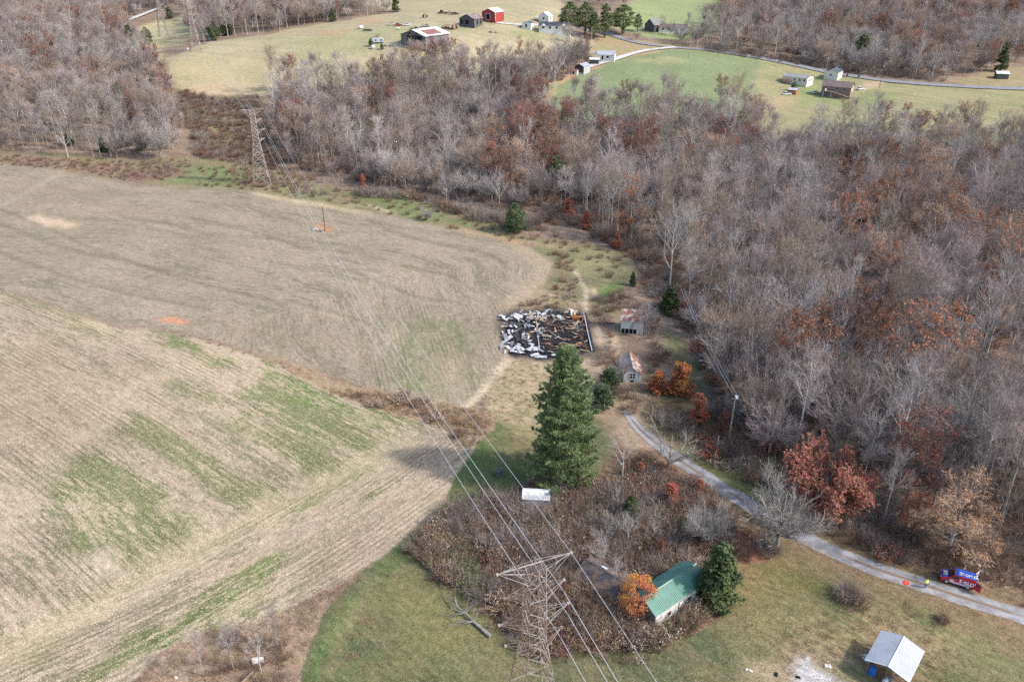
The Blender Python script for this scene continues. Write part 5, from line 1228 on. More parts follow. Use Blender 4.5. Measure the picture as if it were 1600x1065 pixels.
scrub('lawn_tufts', 'short grass tufts over the rough lawn', [(560, 905), (660, 800), (700, 780), (660, 880), (760, 980), (860, 1035), (1040, 1010), (1110, 985), (1160, 900), (1250, 870), (1400, 920), (1600, 1000), (1650, 1100), (430, 1100)], 1.25, ['grass_green', 'grass_straw', 'grass_green'], [4, 2, 3], 630, .35, .8,
      hull_mask([[(1345, 985), (1440, 985), (1440, 1062), (1340, 1062)]]))
scrub('field_weeds', 'straw and weeds on the ground by the burnt house', [(742, 640), (788, 565), (860, 560), (840, 640), (800, 700), (760, 690)], 1.1, ['grass_straw', 'grass_brown', 'grass_green'], [3, 2, 2], 631, .3, .7)
scrub('verge_weeds', 'leafy weeds along both verges of the gravel road', [(1010, 655), (1090, 715), (1200, 775), (1290, 830), (1420, 885), (1640, 945), (1640, 1000), (1450, 945), (1350, 905), (1200, 830), (1080, 745), (1000, 680)], 1.5, ['grass_brown', 'grass_straw', 'grass_green', 'bush_brown0'], [4, 2, 3, .4], 632, .3, .6,
      lambda P: distline(P[:, 0], P[:, 1], wpoly([(985, 655), (1030, 692), (1060, 720), (1130, 762), (1200, 805), (1270, 845), (1360, 885), (1450, 915), (1530, 945), (1660, 985)])) > 1.9)
# ------------------------------------------------------------------ roads: draped ribbons of gravel and asphalt
def road_mat(name, c, c2, mid, track=0.0, edge=None):
    m, nt, bs, out = nodes_mat(name)
    geo = N(nt, 'ShaderNodeNewGeometry'); pos = geo.outputs['Position']
    ac = N(nt, 'ShaderNodeAttribute', attribute_name='across').outputs['Fac']
    ns = noise(nt, pos, .5, 4); ab = N(nt, 'ShaderNodeMath', operation='ABSOLUTE'); nt.links.new(ac, ab.inputs[0])
    col = mixc(nt, ramp(nt, noise(nt, pos, .5, 5), .42, .58), c, c2)
    if track:
        w = N(nt, 'ShaderNodeMath', operation='MULTIPLY_ADD', i1=.55, i2=-.275); nt.links.new(ns, w.inputs[0])
        a2 = N(nt, 'ShaderNodeMath', operation='ADD'); nt.links.new(ab.outputs[0], a2.inputs[0]); nt.links.new(w.outputs[0], a2.inputs[1])
        f = N(nt, 'ShaderNodeMapRange', i1=.24, i2=.10); nt.links.new(a2.outputs[0], f.inputs[0])
        tk = N(nt, 'ShaderNodeMath', operation='MULTIPLY', i1=track); nt.links.new(f.outputs[0], tk.inputs[0])
        gate = ramp(nt, noise(nt, pos, .09, 2), .42, .52)
        tk2 = N(nt, 'ShaderNodeMath', operation='MULTIPLY'); nt.links.new(tk.outputs[0], tk2.inputs[0]); nt.links.new(gate, tk2.inputs[1])
        col = mixc(nt, tk2.outputs[0], col, mid)
    if edge:
        f = N(nt, 'ShaderNodeMapRange', i1=.72, i2=1.0); a3 = N(nt, 'ShaderNodeMath', operation='ADD'); nt.links.new(ab.outputs[0], a3.inputs[0])
        w2 = N(nt, 'ShaderNodeMath', operation='MULTIPLY_ADD', i1=.9, i2=-.45); nt.links.new(noise(nt, pos, 1.6, 4), w2.inputs[0]); nt.links.new(w2.outputs[0], a3.inputs[1]); nt.links.new(a3.outputs[0], f.inputs[0])
        col = mixc(nt, f.outputs[0], col, edge)
    k = N(nt, 'ShaderNodeMapRange', i1=.3, i2=.7, i3=.85, i4=1.15); nt.links.new(noise(nt, pos, 6, 3), k.inputs[0])
    cc = mixc(nt, 1.0, col, (1, 1, 1), 'MULTIPLY'); nt.links.new(k.outputs[0], nt.nodes[-1].inputs[7])
    nt.links.new(cc, bs.inputs['Base Color']); bs.inputs['Roughness'].default_value = .9; bs.inputs['Specular IOR Level'].default_value = .2
    return m
def smooth_line(px, step):
    p = G([a for a, b in px], [b for a, b in px])[:, :2]
    P = []
    for i in range(len(p) - 1):
        p0 = p[max(i - 1, 0)]; p1 = p[i]; p2 = p[i + 1]; p3 = p[min(i + 2, len(p) - 1)]
        n = max(2, int(np.hypot(*(p2 - p1)) / step))
        for k in range(n):
            t = k / n
            P.append(0.5 * ((2 * p1) + (p2 - p0) * t + (2 * p0 - 5 * p1 + 4 * p2 - p3) * t * t + (3 * p1 - p0 - 3 * p2 + p3) * t ** 3))
    P.append(p[-1]); return np.array(P)
def ribbon(name, px, width, m, lift=.03, step=1.0, rag=.12, cols=8):
    P = smooth_line(px, step); T = np.gradient(P, axis=0); T /= np.linalg.norm(T, axis=1, keepdims=True); Nn = np.stack([-T[:, 1], T[:, 0]], 1)
    s = np.linspace(-1, 1, cols + 1); n = len(P)
    w = np.asarray(width(np.linspace(0, 1, n)) if callable(width) else np.full(n, width)) / 2
    rg = 1 + rag * (fbm(P[:, 0], P[:, 1], 3, 71, 3) - .5) * 2
    XY = P[:, None, :] + Nn[:, None, :] * (w * rg)[:, None, None] * s[None, :, None]
    z = tz(XY[..., 0], XY[..., 1]) + lift + .03 * (1 - s[None] ** 2)
    V = np.concatenate([XY, z[..., None]], -1).reshape(-1, 3)
    i, j = np.meshgrid(np.arange(n - 1), np.arange(cols), indexing='ij'); k = cols + 1
    Q = np.stack([i * k + j, i * k + j + 1, (i + 1) * k + j + 1, (i + 1) * k + j], -1).reshape(-1, 4)
    me = mesh_np(name, V, Q, [m]); a = me.attributes.new('across', 'FLOAT', 'POINT'); a.data.foreach_set('value', np.tile(s, n).astype(np.float32))
    o = link(bpy.data.objects.new(name, me)); o['kind'] = 'structure'
    return o
M_GRAVEL = road_mat('grey_gravel', (0.33, 0.325, 0.33), (0.225, 0.215, 0.215), (0.20, 0.125, 0.075), .85, (0.22, 0.165, 0.12))
M_ASPH = road_mat('worn_asphalt', (0.25, 0.25, 0.265), (0.21, 0.21, 0.22), (0.2, .2, .2), 0, (0.23, 0.22, 0.19))
M_WHITEG = road_mat('white_gravel', (0.56, 0.54, 0.52), (0.45, 0.43, 0.40), (.3, .27, .2), .0, (0.42, 0.38, 0.30))
ribbon('gravel_road', [(978, 640), (990, 660), (1012, 682), (1050, 712), (1090, 738), (1130, 764), (1200, 806), (1270, 846), (1350, 882), (1420, 906), (1480, 926), (1540, 945), (1620, 970), (1720, 1004)], lambda t: 1.8 + 1.6 * np.clip(t * 5, 0, 1), M_GRAVEL, step=.6)
ribbon('far_road', [(900, 40), (925, 50), (948, 53), (975, 62), (1010, 70), (1050, 75), (1090, 78), (1140, 84), (1190, 92), (1240, 102), (1290, 113), (1340, 121), (1390, 128), (1450, 133), (1520, 137), (1600, 140), (1720, 146)], 5.8, M_ASPH, lift=.35, step=3)
ribbon('gravel_drive', [(905, 110), (925, 104), (950, 97), (985, 86), (1010, 80), (1035, 77), (1056, 75)], 4.2, M_WHITEG, lift=.45, step=2)
ribbon('farm_drive', [(770, 36), (790, 38), (820, 40), (850, 41)], 3.0, M_WHITEG, lift=.3, step=3)
ribbon('hill_track', [(196, 34), (212, 29), (230, 22), (248, 15)], 6, M_WHITEG, lift=1.0, step=6)

# ------------------------------------------------------------------ building materials
P_GREEN = mat('green_metal_roofing', (0.055, 0.175, 0.125), (0.08, 0.215, 0.16), .42, .5, grain=.05, spec=.5)
P_WHITEW = mat('weathered_white_boards', (0.66, 0.64, 0.60), (0.34, 0.32, 0.29), .8, 1.1, .5, .68, grain=.12, stretch=(1, 1, .4))
P_GREYW = mat('grey_barn_boards', (0.175, 0.165, 0.17), (0.11, 0.10, 0.10), .9, .9, .45, .65, grain=.25, stretch=(4, 4, .4))
P_DARKW = mat('dark_barn_boards', (0.085, 0.08, 0.085), (0.15, 0.14, 0.14), .9, .8, .45, .65, grain=.25, stretch=(3, 3, .4))
P_RUSTR = mat('rusty_metal_roofing', (0.245, 0.105, 0.075), (0.42, 0.37, 0.34), .6, .9, .47, .60, grain=.15)
P_MIXR = mat('streaked_metal_roofing', (0.33, 0.30, 0.285), (0.26, 0.135, 0.10), .6, .8, .45, .62, grain=.15)
P_REDROOF = mat('red_oxide_roofing', (0.24, 0.09, 0.075), (0.30, 0.14, 0.11), .6, .7, grain=.12)
P_WHITER = mat('white_metal_roofing', (0.72, 0.72, 0.72), (0.60, 0.59, 0.57), .5, .7, grain=.05)
P_GALV = mat('galvanised_roofing', (0.50, 0.50, 0.52), (0.43, 0.43, 0.45), .38, .35, grain=.05, metal=.25, spec=.5)
P_DARKR = mat('dark_leaf_strewn_roof', (0.085, 0.075, 0.08), (0.17, 0.115, 0.085), .85, .9, .42, .60, grain=.3)
P_RED = mat('red_barn_siding', (0.33, 0.045, 0.04), (0.27, 0.05, 0.045), .55, .5, grain=.06)
P_WHITE = mat('white_siding', (0.70, 0.69, 0.66), (0.62, 0.60, 0.57), .6, .5, grain=.05)
P_CREAM = mat('cream_siding', (0.66, 0.62, 0.53), (0.60, 0.56, 0.48), .6, .5, grain=.05)
P_BRICK = mat('brown_siding', (0.22, 0.16, 0.135), (0.26, 0.19, 0.165), .8, .7, grain=.1)
P_SUNLITB = mat('sunlit_gable_siding', (0.40, 0.33, 0.26), (0.36, 0.29, 0.23), .8, .7, grain=.08)  # sunlight on the gable ends put into the colour, lighter than the front
P_SHING = mat('grey_shingles', (0.235, 0.225, 0.22), (0.28, 0.265, 0.25), .85, .6, grain=.15)
P_BSHING = mat('brown_shingles', (0.17, 0.125, 0.12), (0.21, 0.155, 0.145), .85, .6, grain=.15)
P_BLUER = mat('slate_blue_roofing', (0.11, 0.125, 0.155), (0.14, 0.155, 0.185), .5, .6, grain=.06)
P_NAVY = mat('dark_shingles', (0.055, 0.06, 0.075), (0.08, 0.085, 0.10), .8, .6, grain=.15)
P_DARK = mat('dark_opening', (0.012, 0.012, 0.014), None, .9, grain=.1)
P_GLASS = mat('dark_window_glass', (0.03, 0.035, 0.04), None, .12, grain=.02, spec=.6)
P_WOOD = mat('bare_timber', (0.26, 0.19, 0.13), (0.20, 0.145, 0.10), .85, 2, grain=.2, stretch=(3, 3, .5))
P_ORWD = mat('orange_timber', (0.36, 0.15, 0.07), (0.28, 0.12, 0.06), .8, 1, grain=.15)
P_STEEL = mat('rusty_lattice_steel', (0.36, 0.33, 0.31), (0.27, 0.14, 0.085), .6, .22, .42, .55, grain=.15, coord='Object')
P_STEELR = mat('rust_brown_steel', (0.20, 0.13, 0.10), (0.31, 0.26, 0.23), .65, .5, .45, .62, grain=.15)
P_STEELG = mat('galvanised_steel', (0.41, 0.39, 0.375), (0.27, 0.19, 0.15), .5, .9, .44, .58, grain=.1)
P_WIRE = mat('aluminium_wire', (0.62, 0.61, 0.62), None, .45, grain=.03, metal=.3)
P_INSUL = mat('brown_porcelain', (0.10, 0.03, 0.03), (0.14, 0.05, 0.045), .3, 3, grain=.05, spec=.6)
P_POLE = mat('weathered_pole', (0.37, 0.33, 0.29), (0.27, 0.235, 0.20), .9, 1.2, grain=.15, stretch=(3, 3, .3))
P_POLED = mat('creosote_pole', (0.12, 0.085, 0.07), (0.17, 0.13, 0.10), .9, 1.2, grain=.15, stretch=(3, 3, .3))
P_TYRE = mat('black_rubber', (0.015, 0.015, 0.016), None, .8, grain=.1)
P_RIM = mat('silver_wheel', (0.55, 0.56, 0.58), None, .3, grain=.03, metal=.4)
def paint(name, c, rough=.28): return mat(name, c, None, rough, grain=.03, spec=.6)

# ------------------------------------------------------------------ buildings
def sheets(root, name, L, x0, x1, prof, m, pitch=.9, rib=.035, thick=.03, shift=0, ax='x', stuff=False):
    """one roof slope or side laid out of sheets; prof = ((y,z) lower, (y,z) upper) in the building's frame"""
    (ya, za), (yb, zb) = prof
    n = max(1, int(round((x1 - x0) / pitch))); w = (x1 - x0) / n
    d = Vector((0, yb - ya, zb - za)); up = Vector((1, 0, 0)).cross(d.normalized())
    if up.z < 0: up = -up
    mb = MB()
    def P(x, t, h):
        p = Vector((x, ya, za)) + d * t + up * h
        return p if ax == 'x' else Vector((p.y, p.x, p.z))
    def add(mb, xa, xb):
        vs = [P(xa, 0, 0), P(xb, 0, 0), P(xb, 1, 0), P(xa, 1, 0), P(xa, 0, thick), P(xb, 0, thick), P(xb, 1, thick), P(xa, 1, thick)]
        mb.add(vs, ((0, 3, 2, 1), (4, 5, 6, 7), (0, 1, 5, 4), (1, 2, 6, 5), (2, 3, 7, 6), (3, 0, 4, 7)))
        k = max(1, int(round((xb - xa) / .3)))
        for q in range(k):
            c = xa + (q + .5) * (xb - xa) / k; r = rib
            vs = [P(c - r, .0, thick), P(c + r, 0, thick), P(c, 0, thick + r), P(c - r, 1, thick), P(c + r, 1, thick), P(c, 1, thick + r)]
            mb.add(vs, ((0, 1, 2), (3, 5, 4), (0, 2, 5, 3), (1, 4, 5, 2)))
    first = None
    if stuff:
        add(mb, x0, x1); return mb.build(name, m, root)
    for i in range(n):
        mb = MB(); add(mb, 0.004, w - .004)
        if first is None:
            first = mb.build(name, m, root)
            o = first
        else:
            o = link(bpy.data.objects.new(name, first.data)); o.parent = root
        o.location = (x0 + i * w, 0, random.uniform(-.004, .004)) if ax == 'x' else (0, x0 + i * w, random.uniform(-.004, .004))
    return first
def walls(root, w, d, hw, hr, m, ridge='y', rp=.5, boards=0, hb=None, m_g=None):
    """four walls; ridge 'y' runs away from the front (front is a gable), 'x' runs along the front. rp = ridge position"""
    t = .08
    def wall(name, outline, a, b, axis, mm):
        mb = MB().prism(outline, a, b, axis)
        if boards:
            lo = min(p for p, q in outline); hi = max(p for p, q in outline); n = int((hi - lo) / boards)
            for i in range(n):
                c = lo + (i + .5) * (hi - lo) / n; tp = 0
                pts = outline
                ztop = 0
                for (p0, q0), (p1, q1) in zip(pts, pts[1:] + pts[:1]):
                    if min(p0, p1) - 1e-6 <= c <= max(p0, p1) + 1e-6 and abs(p1 - p0) > 1e-6: ztop = max(ztop, q0 + (q1 - q0) * (c - p0) / (p1 - p0))
                e = random.uniform(.015, .05); s = -1 if a < w / 2 and axis == 0 or (axis == 1 and a < d / 2) else 1
                z0 = min(q for p, q in outline) + random.uniform(0, .06)
                A0, A1 = (a - e, a - .002) if s < 0 else (b + .002, b + e)
                hw_ = (hi - lo) / n * .44
                if axis == 1: mb.box(c - hw_, A0, z0, c + hw_, A1, ztop - .06)
                else: mb.box(A0, c - hw_, z0, A1, c + hw_, ztop - .06)
        return mb.build(name, mm, root)
    mg = m_g or m
    if ridge == 'y':
        x = w * rp
        wall('gable_wall', [(0, 0), (w, 0), (w, hw), (x, hw + hr), (0, hw)], 0, t, 1, mg)
        wall('gable_wall', [(0, 0), (w, 0), (w, hw), (x, hw + hr), (0, hw)], d - t, d, 1, mg)
        wall('side_wall', [(t + .003, 0), (d - t - .003, 0), (d - t - .003, hw), (t + .003, hw)], 0, t, 0, m); wall('side_wall', [(t + .003, 0), (d - t - .003, 0), (d - t - .003, hw), (t + .003, hw)], w - t, w, 0, m)
    else:
        y = d * rp
        wall('gable_wall', [(0, 0), (d, 0), (d, hw), (y, hw + hr), (0, hw)], 0, t, 0, mg)
        wall('gable_wall', [(0, 0), (d, 0), (d, hw), (y, hw + hr), (0, hw)], w - t, w, 0, mg)
        wall('side_wall', [(t + .003, 0), (w - t - .003, 0), (w - t - .003, hw), (t + .003, hw)], 0, t, 1, m); wall('side_wall', [(t + .003, 0), (w - t - .003, 0), (w - t - .003, hw), (t + .003, hw)], d - t, d, 1, m)
def gable_roof(root, w, d, hw, hr, m, ridge='y', rp=.5, ov=.35, pitch=.9, m2=None, stuff=False, name='roof_panel', lift=.04):
    if ridge == 'y':
        x = w * rp; k0 = hr / x; k1 = hr / (w - x)
        a = sheets(root, name, d, -ov, d + ov, ((-ov, hw - ov * k0 + lift), (x, hw + hr + lift)), m, pitch, ax='y', stuff=stuff)
        b = sheets(root, name, d, -ov, d + ov, ((w + ov, hw - ov * k1 + lift), (x, hw + hr + lift)), m2 or m, pitch, ax='y', stuff=stuff)
        MB().prism([(x - .14, hw + hr + lift + .0), (x, hw + hr + lift + .10), (x + .14, hw + hr + lift + .0)], -ov - .02, d + ov + .02, 1).build('ridge_cap', m2 or m, root)
    else:
        y = d * rp; k0 = hr / y; k1 = hr / (d - y)
        sheets(root, name, w, -ov, w + ov, ((-ov, hw - ov * k0 + lift), (y, hw + hr + lift)), m, pitch, ax='x', stuff=stuff)
        sheets(root, name, w, -ov, w + ov, ((d + ov, hw - ov * k1 + lift), (y, hw + hr + lift)), m2 or m, pitch, ax='x', stuff=stuff)
        MB().prism([(y - .14, hw + hr + lift), (y, hw + hr + lift + .10), (y + .14, hw + hr + lift)], -ov - .02, w + ov + .02, 0).build('ridge_cap', m2 or m, root)
def opening(root, name, side, a, z, w_, h, W, D, m=None, frame=None, fw=.09, panes=0):
    """a door or window proud of a wall. side: front, back, left, right"""
    m = m or P_GLASS
    def bx(mb, a0, z0, a1, z1, out0, out1):
        if side == 'front': mb.box(a0, -out1, z0, a1, -out0, z1)
        elif side == 'back': mb.box(a0, D + out0, z0, a1, D + out1, z1)
        elif side == 'left': mb.box(-out1, a0, z0, -out0, a1, z1)
        else: mb.box(W + out0, a0, z0, W + out1, a1, z1)
    mb = MB(); bx(mb, a, z, a + w_, z + h, .055, .075); o = mb.build(name, m, root)
    if frame:
        mb = MB()
        bx(mb, a - fw, z - fw, a, z + h + fw, .05, .12); bx(mb, a + w_, z - fw, a + w_ + fw, z + h + fw, .05, .12)
        bx(mb, a, z + h, a + w_, z + h + fw, .05, .12); bx(mb, a, z - fw, a + w_, z, .05, .12)
        if panes:
            bx(mb, a + w_ / 2 - fw / 2, z, a + w_ / 2 + fw / 2, z + h, .08, .11); bx(mb, a, z + h / 2 - fw / 2, a + w_ / 2 - fw / 2, z + h / 2 + fw / 2, .08, .11); bx(mb, a + w_ / 2 + fw / 2, z + h / 2 - fw / 2, a + w_, z + h / 2 + fw / 2, .08, .11)
        mb.build('frame', frame, o)
    return o
def base_of(A, ang=None, B=None, dz=0):
    p = g(*A)
    if B is not None:
        q_ = g(*B); ang = math.degrees(math.atan2(q_.y - p.y, q_.x - p.x)); return p, ang, math.hypot(q_.x - p.x, q_.y - p.y)
    return p, ang, None
def house(name, label, A, ang, w, d, hw, hr, mw, mr, ridge='y', cat='house', rp=.5, ov=.35, stuff=True, pitch=.9, mg=None, m2=None, boards=0, dz=0.0, group=None):
    p = g(*A)
    # sit on the lowest corner, with a footing under the walls
    c, s = math.cos(R(ang)), math.sin(R(ang))
    zs = [tz1(p.x + x * c - y * s, p.y + x * s + y * c) for x, y in ((0, 0), (w, 0), (0, d), (w, d))]
    root = empty(name, (p.x, p.y, max(zs) - .05 + dz), R(ang), label, cat, group)
    drop = max(zs) - min(zs) + .5
    walls(root, w, d, hw, hr, mw, ridge, rp, boards, m_g=mg)
    if drop - dz > .3: MB().box(.02, .02, -drop - .3 - dz, w - .02, d - .02, 0.0).build('footing', mw, root)
    gable_roof(root, w, d, hw, hr, mr, ridge, rp, ov, pitch, m2, stuff)
    return root

# green roofed barn
pA, angG, wG = base_of((1022, 983), B=(1100, 928))
barn = house('barn', 'long white boarded barn with bright green metal roof in the brush', (1022, 983), angG, wG, 4.3, 2.7, 1.2, P_WHITEW, P_GREEN, 'x', 'barn', stuff=False, pitch=.85, ov=.3, mg=P_GREYW, boards=.22)
opening(barn, 'window', 'front', wG * .24, .75, .6, .8, wG, 4.3, P_DARK, P_WHITEW, .06)
opening(barn, 'window', 'front', wG * .62, .65, .8, 1.1, wG, 4.3, P_DARK, P_WHITEW, .07)
opening(barn, 'door', 'front', wG * .46, .05, .95, 1.9, wG, 4.3, P_WHITEW, P_GREYW, .05)
opening(barn, 'window', 'front', wG * .9, .9, .7, .9, wG, 4.3, P_DARK, P_WHITEW, .06)
MB().tube((wG * .93, 2.0, 3.8), (wG * .93, 2.0, 4.25), .11, .11, 8).build('vent_pipe', P_GALV, barn)

# small white shed with a barn-shaped roof
pS, angS, wS = base_of((816, 791), B=(858, 793))
shed = empty('storage_shed', (pS.x, pS.y, pS.z - .05), R(angS), 'small white metal garden shed with stained gambrel roof in front of the pine', 'shed')
dS = 2.5; pro = [(0, 0), (0, 1.55), (.42, 2.05), (dS / 2, 2.35), (dS - .42, 2.05), (dS, 1.55), (dS, 0)]
P_SHEDW = mat('chalky_white_metal', (0.72, 0.72, 0.72), (0.42, 0.41, 0.40), .55, 1.3, .55, .72, grain=.08)
P_SHEDG = mat('stained_shaded_metal', (0.52, 0.55, 0.58), (0.36, 0.36, 0.36), .6, 1.5, .5, .68, grain=.1)  # blue-grey base carries the shed walls' shade in its colour; patches are stains
MB().prism(pro, 0, .05, 0).build('end_wall', P_SHEDG, shed); MB().prism(pro, wS - .05, wS, 0).build('end_wall', P_SHEDG, shed)
MB().box(.052, 0, 0, wS - .052, .05, 1.53).build('side_wall', P_SHEDG, shed); MB().box(.052, dS - .05, 0, wS - .052, dS, 1.53).build('side_wall', P_SHEDG, shed)
for (a, b) in (((-.08, 1.52), (.42, 2.09)), ((.42, 2.09), (dS / 2, 2.39)), ((dS + .08, 1.52), (dS - .42, 2.09)), ((dS - .42, 2.09), (dS / 2, 2.39))):
    sheets(shed, 'roof_panel', wS, -.08, wS + .08, (a, b), P_SHEDW, 1.0, rib=.02, thick=.02)
opening(shed, 'door', 'right', .6, .05, 1.3, 1.5, wS, dS, P_SHEDW, P_WHITE, .05)

# open metal shelter bottom right
pM, angM, wM = base_of((1351, 1050), B=(1412, 1081)); dM = (g(1373, 1009) - pM).length
shel = empty('open_shelter', (pM.x, pM.y, pM.z), R(angM), 'open-sided shelter with silvery ribbed metal gable roof over farm clutter', 'shelter')
for x in (.15, wM / 2, wM - .15):
    for y in (.2, dM / 2, dM - .2):
        if abs(x - wM / 2) < .1 and 0.3 < y < dM - .3: continue
        MB().box(x - .06, y - .06, -.3, x + .06, y + .06, 2.35 if abs(x - wM / 2) > .1 else 2.95).build('post', P_WOOD, shel)
gable_roof(shel, wM, dM, 2.4, .68, P_GALV, 'y', .5, .3, .9)
MB().box(-.32, -.36, 2.12, -.26, dM + .36, 2.3).box(wM + .26, -.36, 2.12, wM + .32, dM + .36, 2.3).build('eave_trim', P_WHITER, shel)
kx = math.hypot(wM / 2 + .3, .95 * (wM / 2 + .3) / (wM / 2))
for sgn in (0, 1):
    a = Vector((-.3, -.37, 2.4 - .3 * .68 / (wM / 2))); b = Vector((wM / 2, -.37, 3.10))
    if sgn: a = Vector((wM + .3, -.37, a.z))
    MB().tube(a, b, .07, .07, 4).build('verge_trim', P_WHITER, shel)
MB().box(.1, .1, 2.2, wM - .1, .22, 2.36).box(.1, dM - .22, 2.2, wM - .1, dM - .1, 2.36).build('beam', P_WOOD, shel)
def local(p, ang, x, y, z=0.0): c, s = math.cos(R(ang)), math.sin(R(ang)); X, Y = p.x + x * c - y * s, p.y + x * s + y * c; return Vector((X, Y, tz1(X, Y) + z))
def barrel(loc, c, name, label, h=.9, r=.3, lying=False):
    o = empty(name, loc, random.uniform(0, 3), label, 'barrel')
    mb = MB()
    for i in range(3): mb.tube((0, 0, h * i / 3), (0, 0, h * (i + 1) / 3 - .02), r * .97, r, 14)
    mb.build('drum', c, o); m2 = MB()
    for i in range(1, 3): m2.tube((0, 0, h * i / 3 - .03), (0, 0, h * i / 3 + .01), r * 1.05, r * 1.05, 14)
    m2.build('hoop', c, o); MB().tube((0, 0, h), (0, 0, h + .03), r * .9, r * .86, 14).build('lid', c, o)
    return o
barrel(local(pM, angM, .75, .35), paint('blue_plastic', (0.02, 0.17, 0.55)), 'plastic_barrel', 'bright blue plastic barrel under the left corner of the metal shelter', 1.0, .42)
barrel(local(pM, angM, wM * .62, .5), paint('grey_plastic', (0.20, 0.22, 0.24)), 'plastic_barrel', 'dark grey drum near the middle of the metal shelter')
mt = empty('water_tank', local(pM, angM, wM * .5, -.2), .4, 'pale tipped-over tub in front of the metal shelter', 'tub'); MB().tube((0, 0, .25), (.75, .1, .32), .26, .30, 10).build('shell', P_WHITE, mt); MB().tube((.76, .1, .32), (.80, .1, .325), .31, .31, 10).build('rim', P_GALV, mt)
bd = empty('long_plank', local(pM, angM, wM * .78, -.55), R(angM + 60), 'pale loose plank leaning out of the metal shelter', 'plank'); MB().box(-1.0, -.11, .02, 1.0, .11, .07, Matrix.Rotation(R(8), 4, 'Y')).build('board', P_WOOD, bd)
sc = empty('scrap_heap', local(pM, angM, -.55, 2.0), .3, 'crumpled scrap metal left of the metal shelter', 'scrap heap')
for i in range(7): MB().box(-.3, -.2, 0, .3, .2, .03, Matrix.Translation((random.uniform(-.4, .4), random.uniform(-.5, .5), .1 + i * .07)) @ Matrix.Rotation(random.uniform(-1, 1), 4, 'X') @ Matrix.Rotation(random.uniform(0, 3), 4, 'Z')).build('metal_scrap', P_SHEDG, sc)
hs = MB()
hp = [local(pM, angM, wM + .25, 1.6, .12), local(pM, angM, wM + .7, 1.6, .10), local(pM, angM, wM + 1.1, 2.0, .10), local(pM, angM, wM + 1.2, 2.5, .10)]
for a, b in zip(hp[:-1], hp[1:]): hs.tube(a, b, .07, .07, 8)
tag(hs.build('drain_pipe', P_WHITE), 'short bent white pipe lying right of the metal shelter', 'pipe')

# rust roofed barn and small shed with window
pR, angR, wR = base_of((969, 520), B=(1005, 522))
rb = house('barn', 'weathered grey barn with rust red metal roof by the burnt house', (969, 520), angR - 4, wR, 4.6, 3.3, 1.3, P_WHITEW, P_RUSTR, 'x', 'barn', rp=.72, stuff=False, pitch=.8, ov=.3, mg=mat('blue_grey_boards', (0.27, 0.28, 0.31), (0.2, .2, .22), .85, 1, grain=.2, stretch=(4, 4, .4)), boards=.25)
for a_ in (.25, 1.15, 2.05, 2.95): opening(rb, 'opening', 'front', a_, .1, .75, 1.1, wR, 4.6, P_DARK)
pW, angW, wW = base_of((974, 598), B=(1001, 599))
ws = house('shed', 'narrow pale wooden shed with patchy rusted roof and white window', (974, 598), angW + 3, wW, 7.0, 2.1, 1.25, P_WHITEW, P_MIXR, 'y', 'shed', stuff=False, pitch=.8, ov=.25, m2=P_RUSTR, boards=.2)
opening(ws, 'window', 'front', wW * .5 - .55, .95, 1.1, 1.15, wW, 7, P_DARK, P_WHITE, .1, panes=1)
opening(ws, 'crawl_hole', 'front', wW * .5 - .4, .1, .8, .35, wW, 7, P_DARK)
# hidden house with fallen-in dark roof
dk = house('abandoned_house', 'abandoned house sunk in brush, its dark roof strewn with leaves', (898, 912), -42, 9.6, 5.0, 1.3, 1.2, P_WHITEW, P_DARKR, 'x', 'house', stuff=False, pitch=1.2, ov=.3)
MB().box(2.4, 2.9, 2.45, 3.3, 3.2, 2.55).build('roof_patch', P_WHITER, dk)
# far buildings
tb = house('tobacco_barn', 'big grey barn with white metal roof and a red roof patch', (627, 69.5), -35, 18, 20, 2.2, 2.8, P_GREYW, P_WHITER, 'y', 'barn', ov=.8, pitch=2.2, stuff=False)
for a_, w_ in ((4.5, 3.4), (8.1, 3.4), (11.7, 3.8)): opening(tb, 'opening', 'front', a_, .1, w_, 2.0, 18, 20, P_DARK)
for a_, z_ in ((5.6, 2.6), (10.9, 2.6)): opening(tb, 'loft_opening', 'front', a_, z_, 1.6, .8, 18, 20, P_DARK)
k1 = 2.8 / 9
for i in range(5): MB().add([(11.0 + .3, 3.5 + i * 2.4 + .02, 2.2 + 2.8 - (11.3 - 9) * k1 + .13), (17.0, 3.5 + i * 2.4 + .02, 2.2 + 2.8 - (17.0 - 9) * k1 + .13), (17.0, 5.9 + i * 2.4 - .02, 2.2 + 2.8 - 8 * k1 + .13), (11.3, 5.9 + i * 2.4 - .02, 2.2 + 2.8 - 2.3 * k1 + .13),
                      (11.3, 3.5 + i * 2.4 + .02, 2.2 + 2.8 - 2.3 * k1 + .19), (17.0, 3.5 + i * 2.4 + .02, 2.2 + 2.8 - 8 * k1 + .19), (17.0, 5.9 + i * 2.4 - .02, 2.2 + 2.8 - 8 * k1 + .19), (11.3, 5.9 + i * 2.4 - .02, 2.2 + 2.8 - 2.3 * k1 + .19)],
                     ((0, 3, 2, 1), (4, 5, 6, 7), (0, 1, 5, 4), (1, 2, 6, 5), (2, 3, 7, 6), (3, 0, 4, 7))).build('red_roof_sheet', P_REDROOF, tb)
gb = house('barn', 'old dark grey wooden barn with rusty tin roof next to the red barn', (718, 41), -30, 10.5, 9.5, 3.2, 2.3, P_DARKW, mat('pinkish_tin', (0.30, 0.24, 0.235), (0.22, 0.13, 0.11), .6, .5, grain=.1), 'y', 'barn', ov=.5, pitch=2, stuff=False)
for a_, w_ in ((.8, 1.4), (4.2, 2.4)): opening(gb, 'opening', 'front', a_, .1, w_, 2.3, 10.5, 9.5, P_DARK)
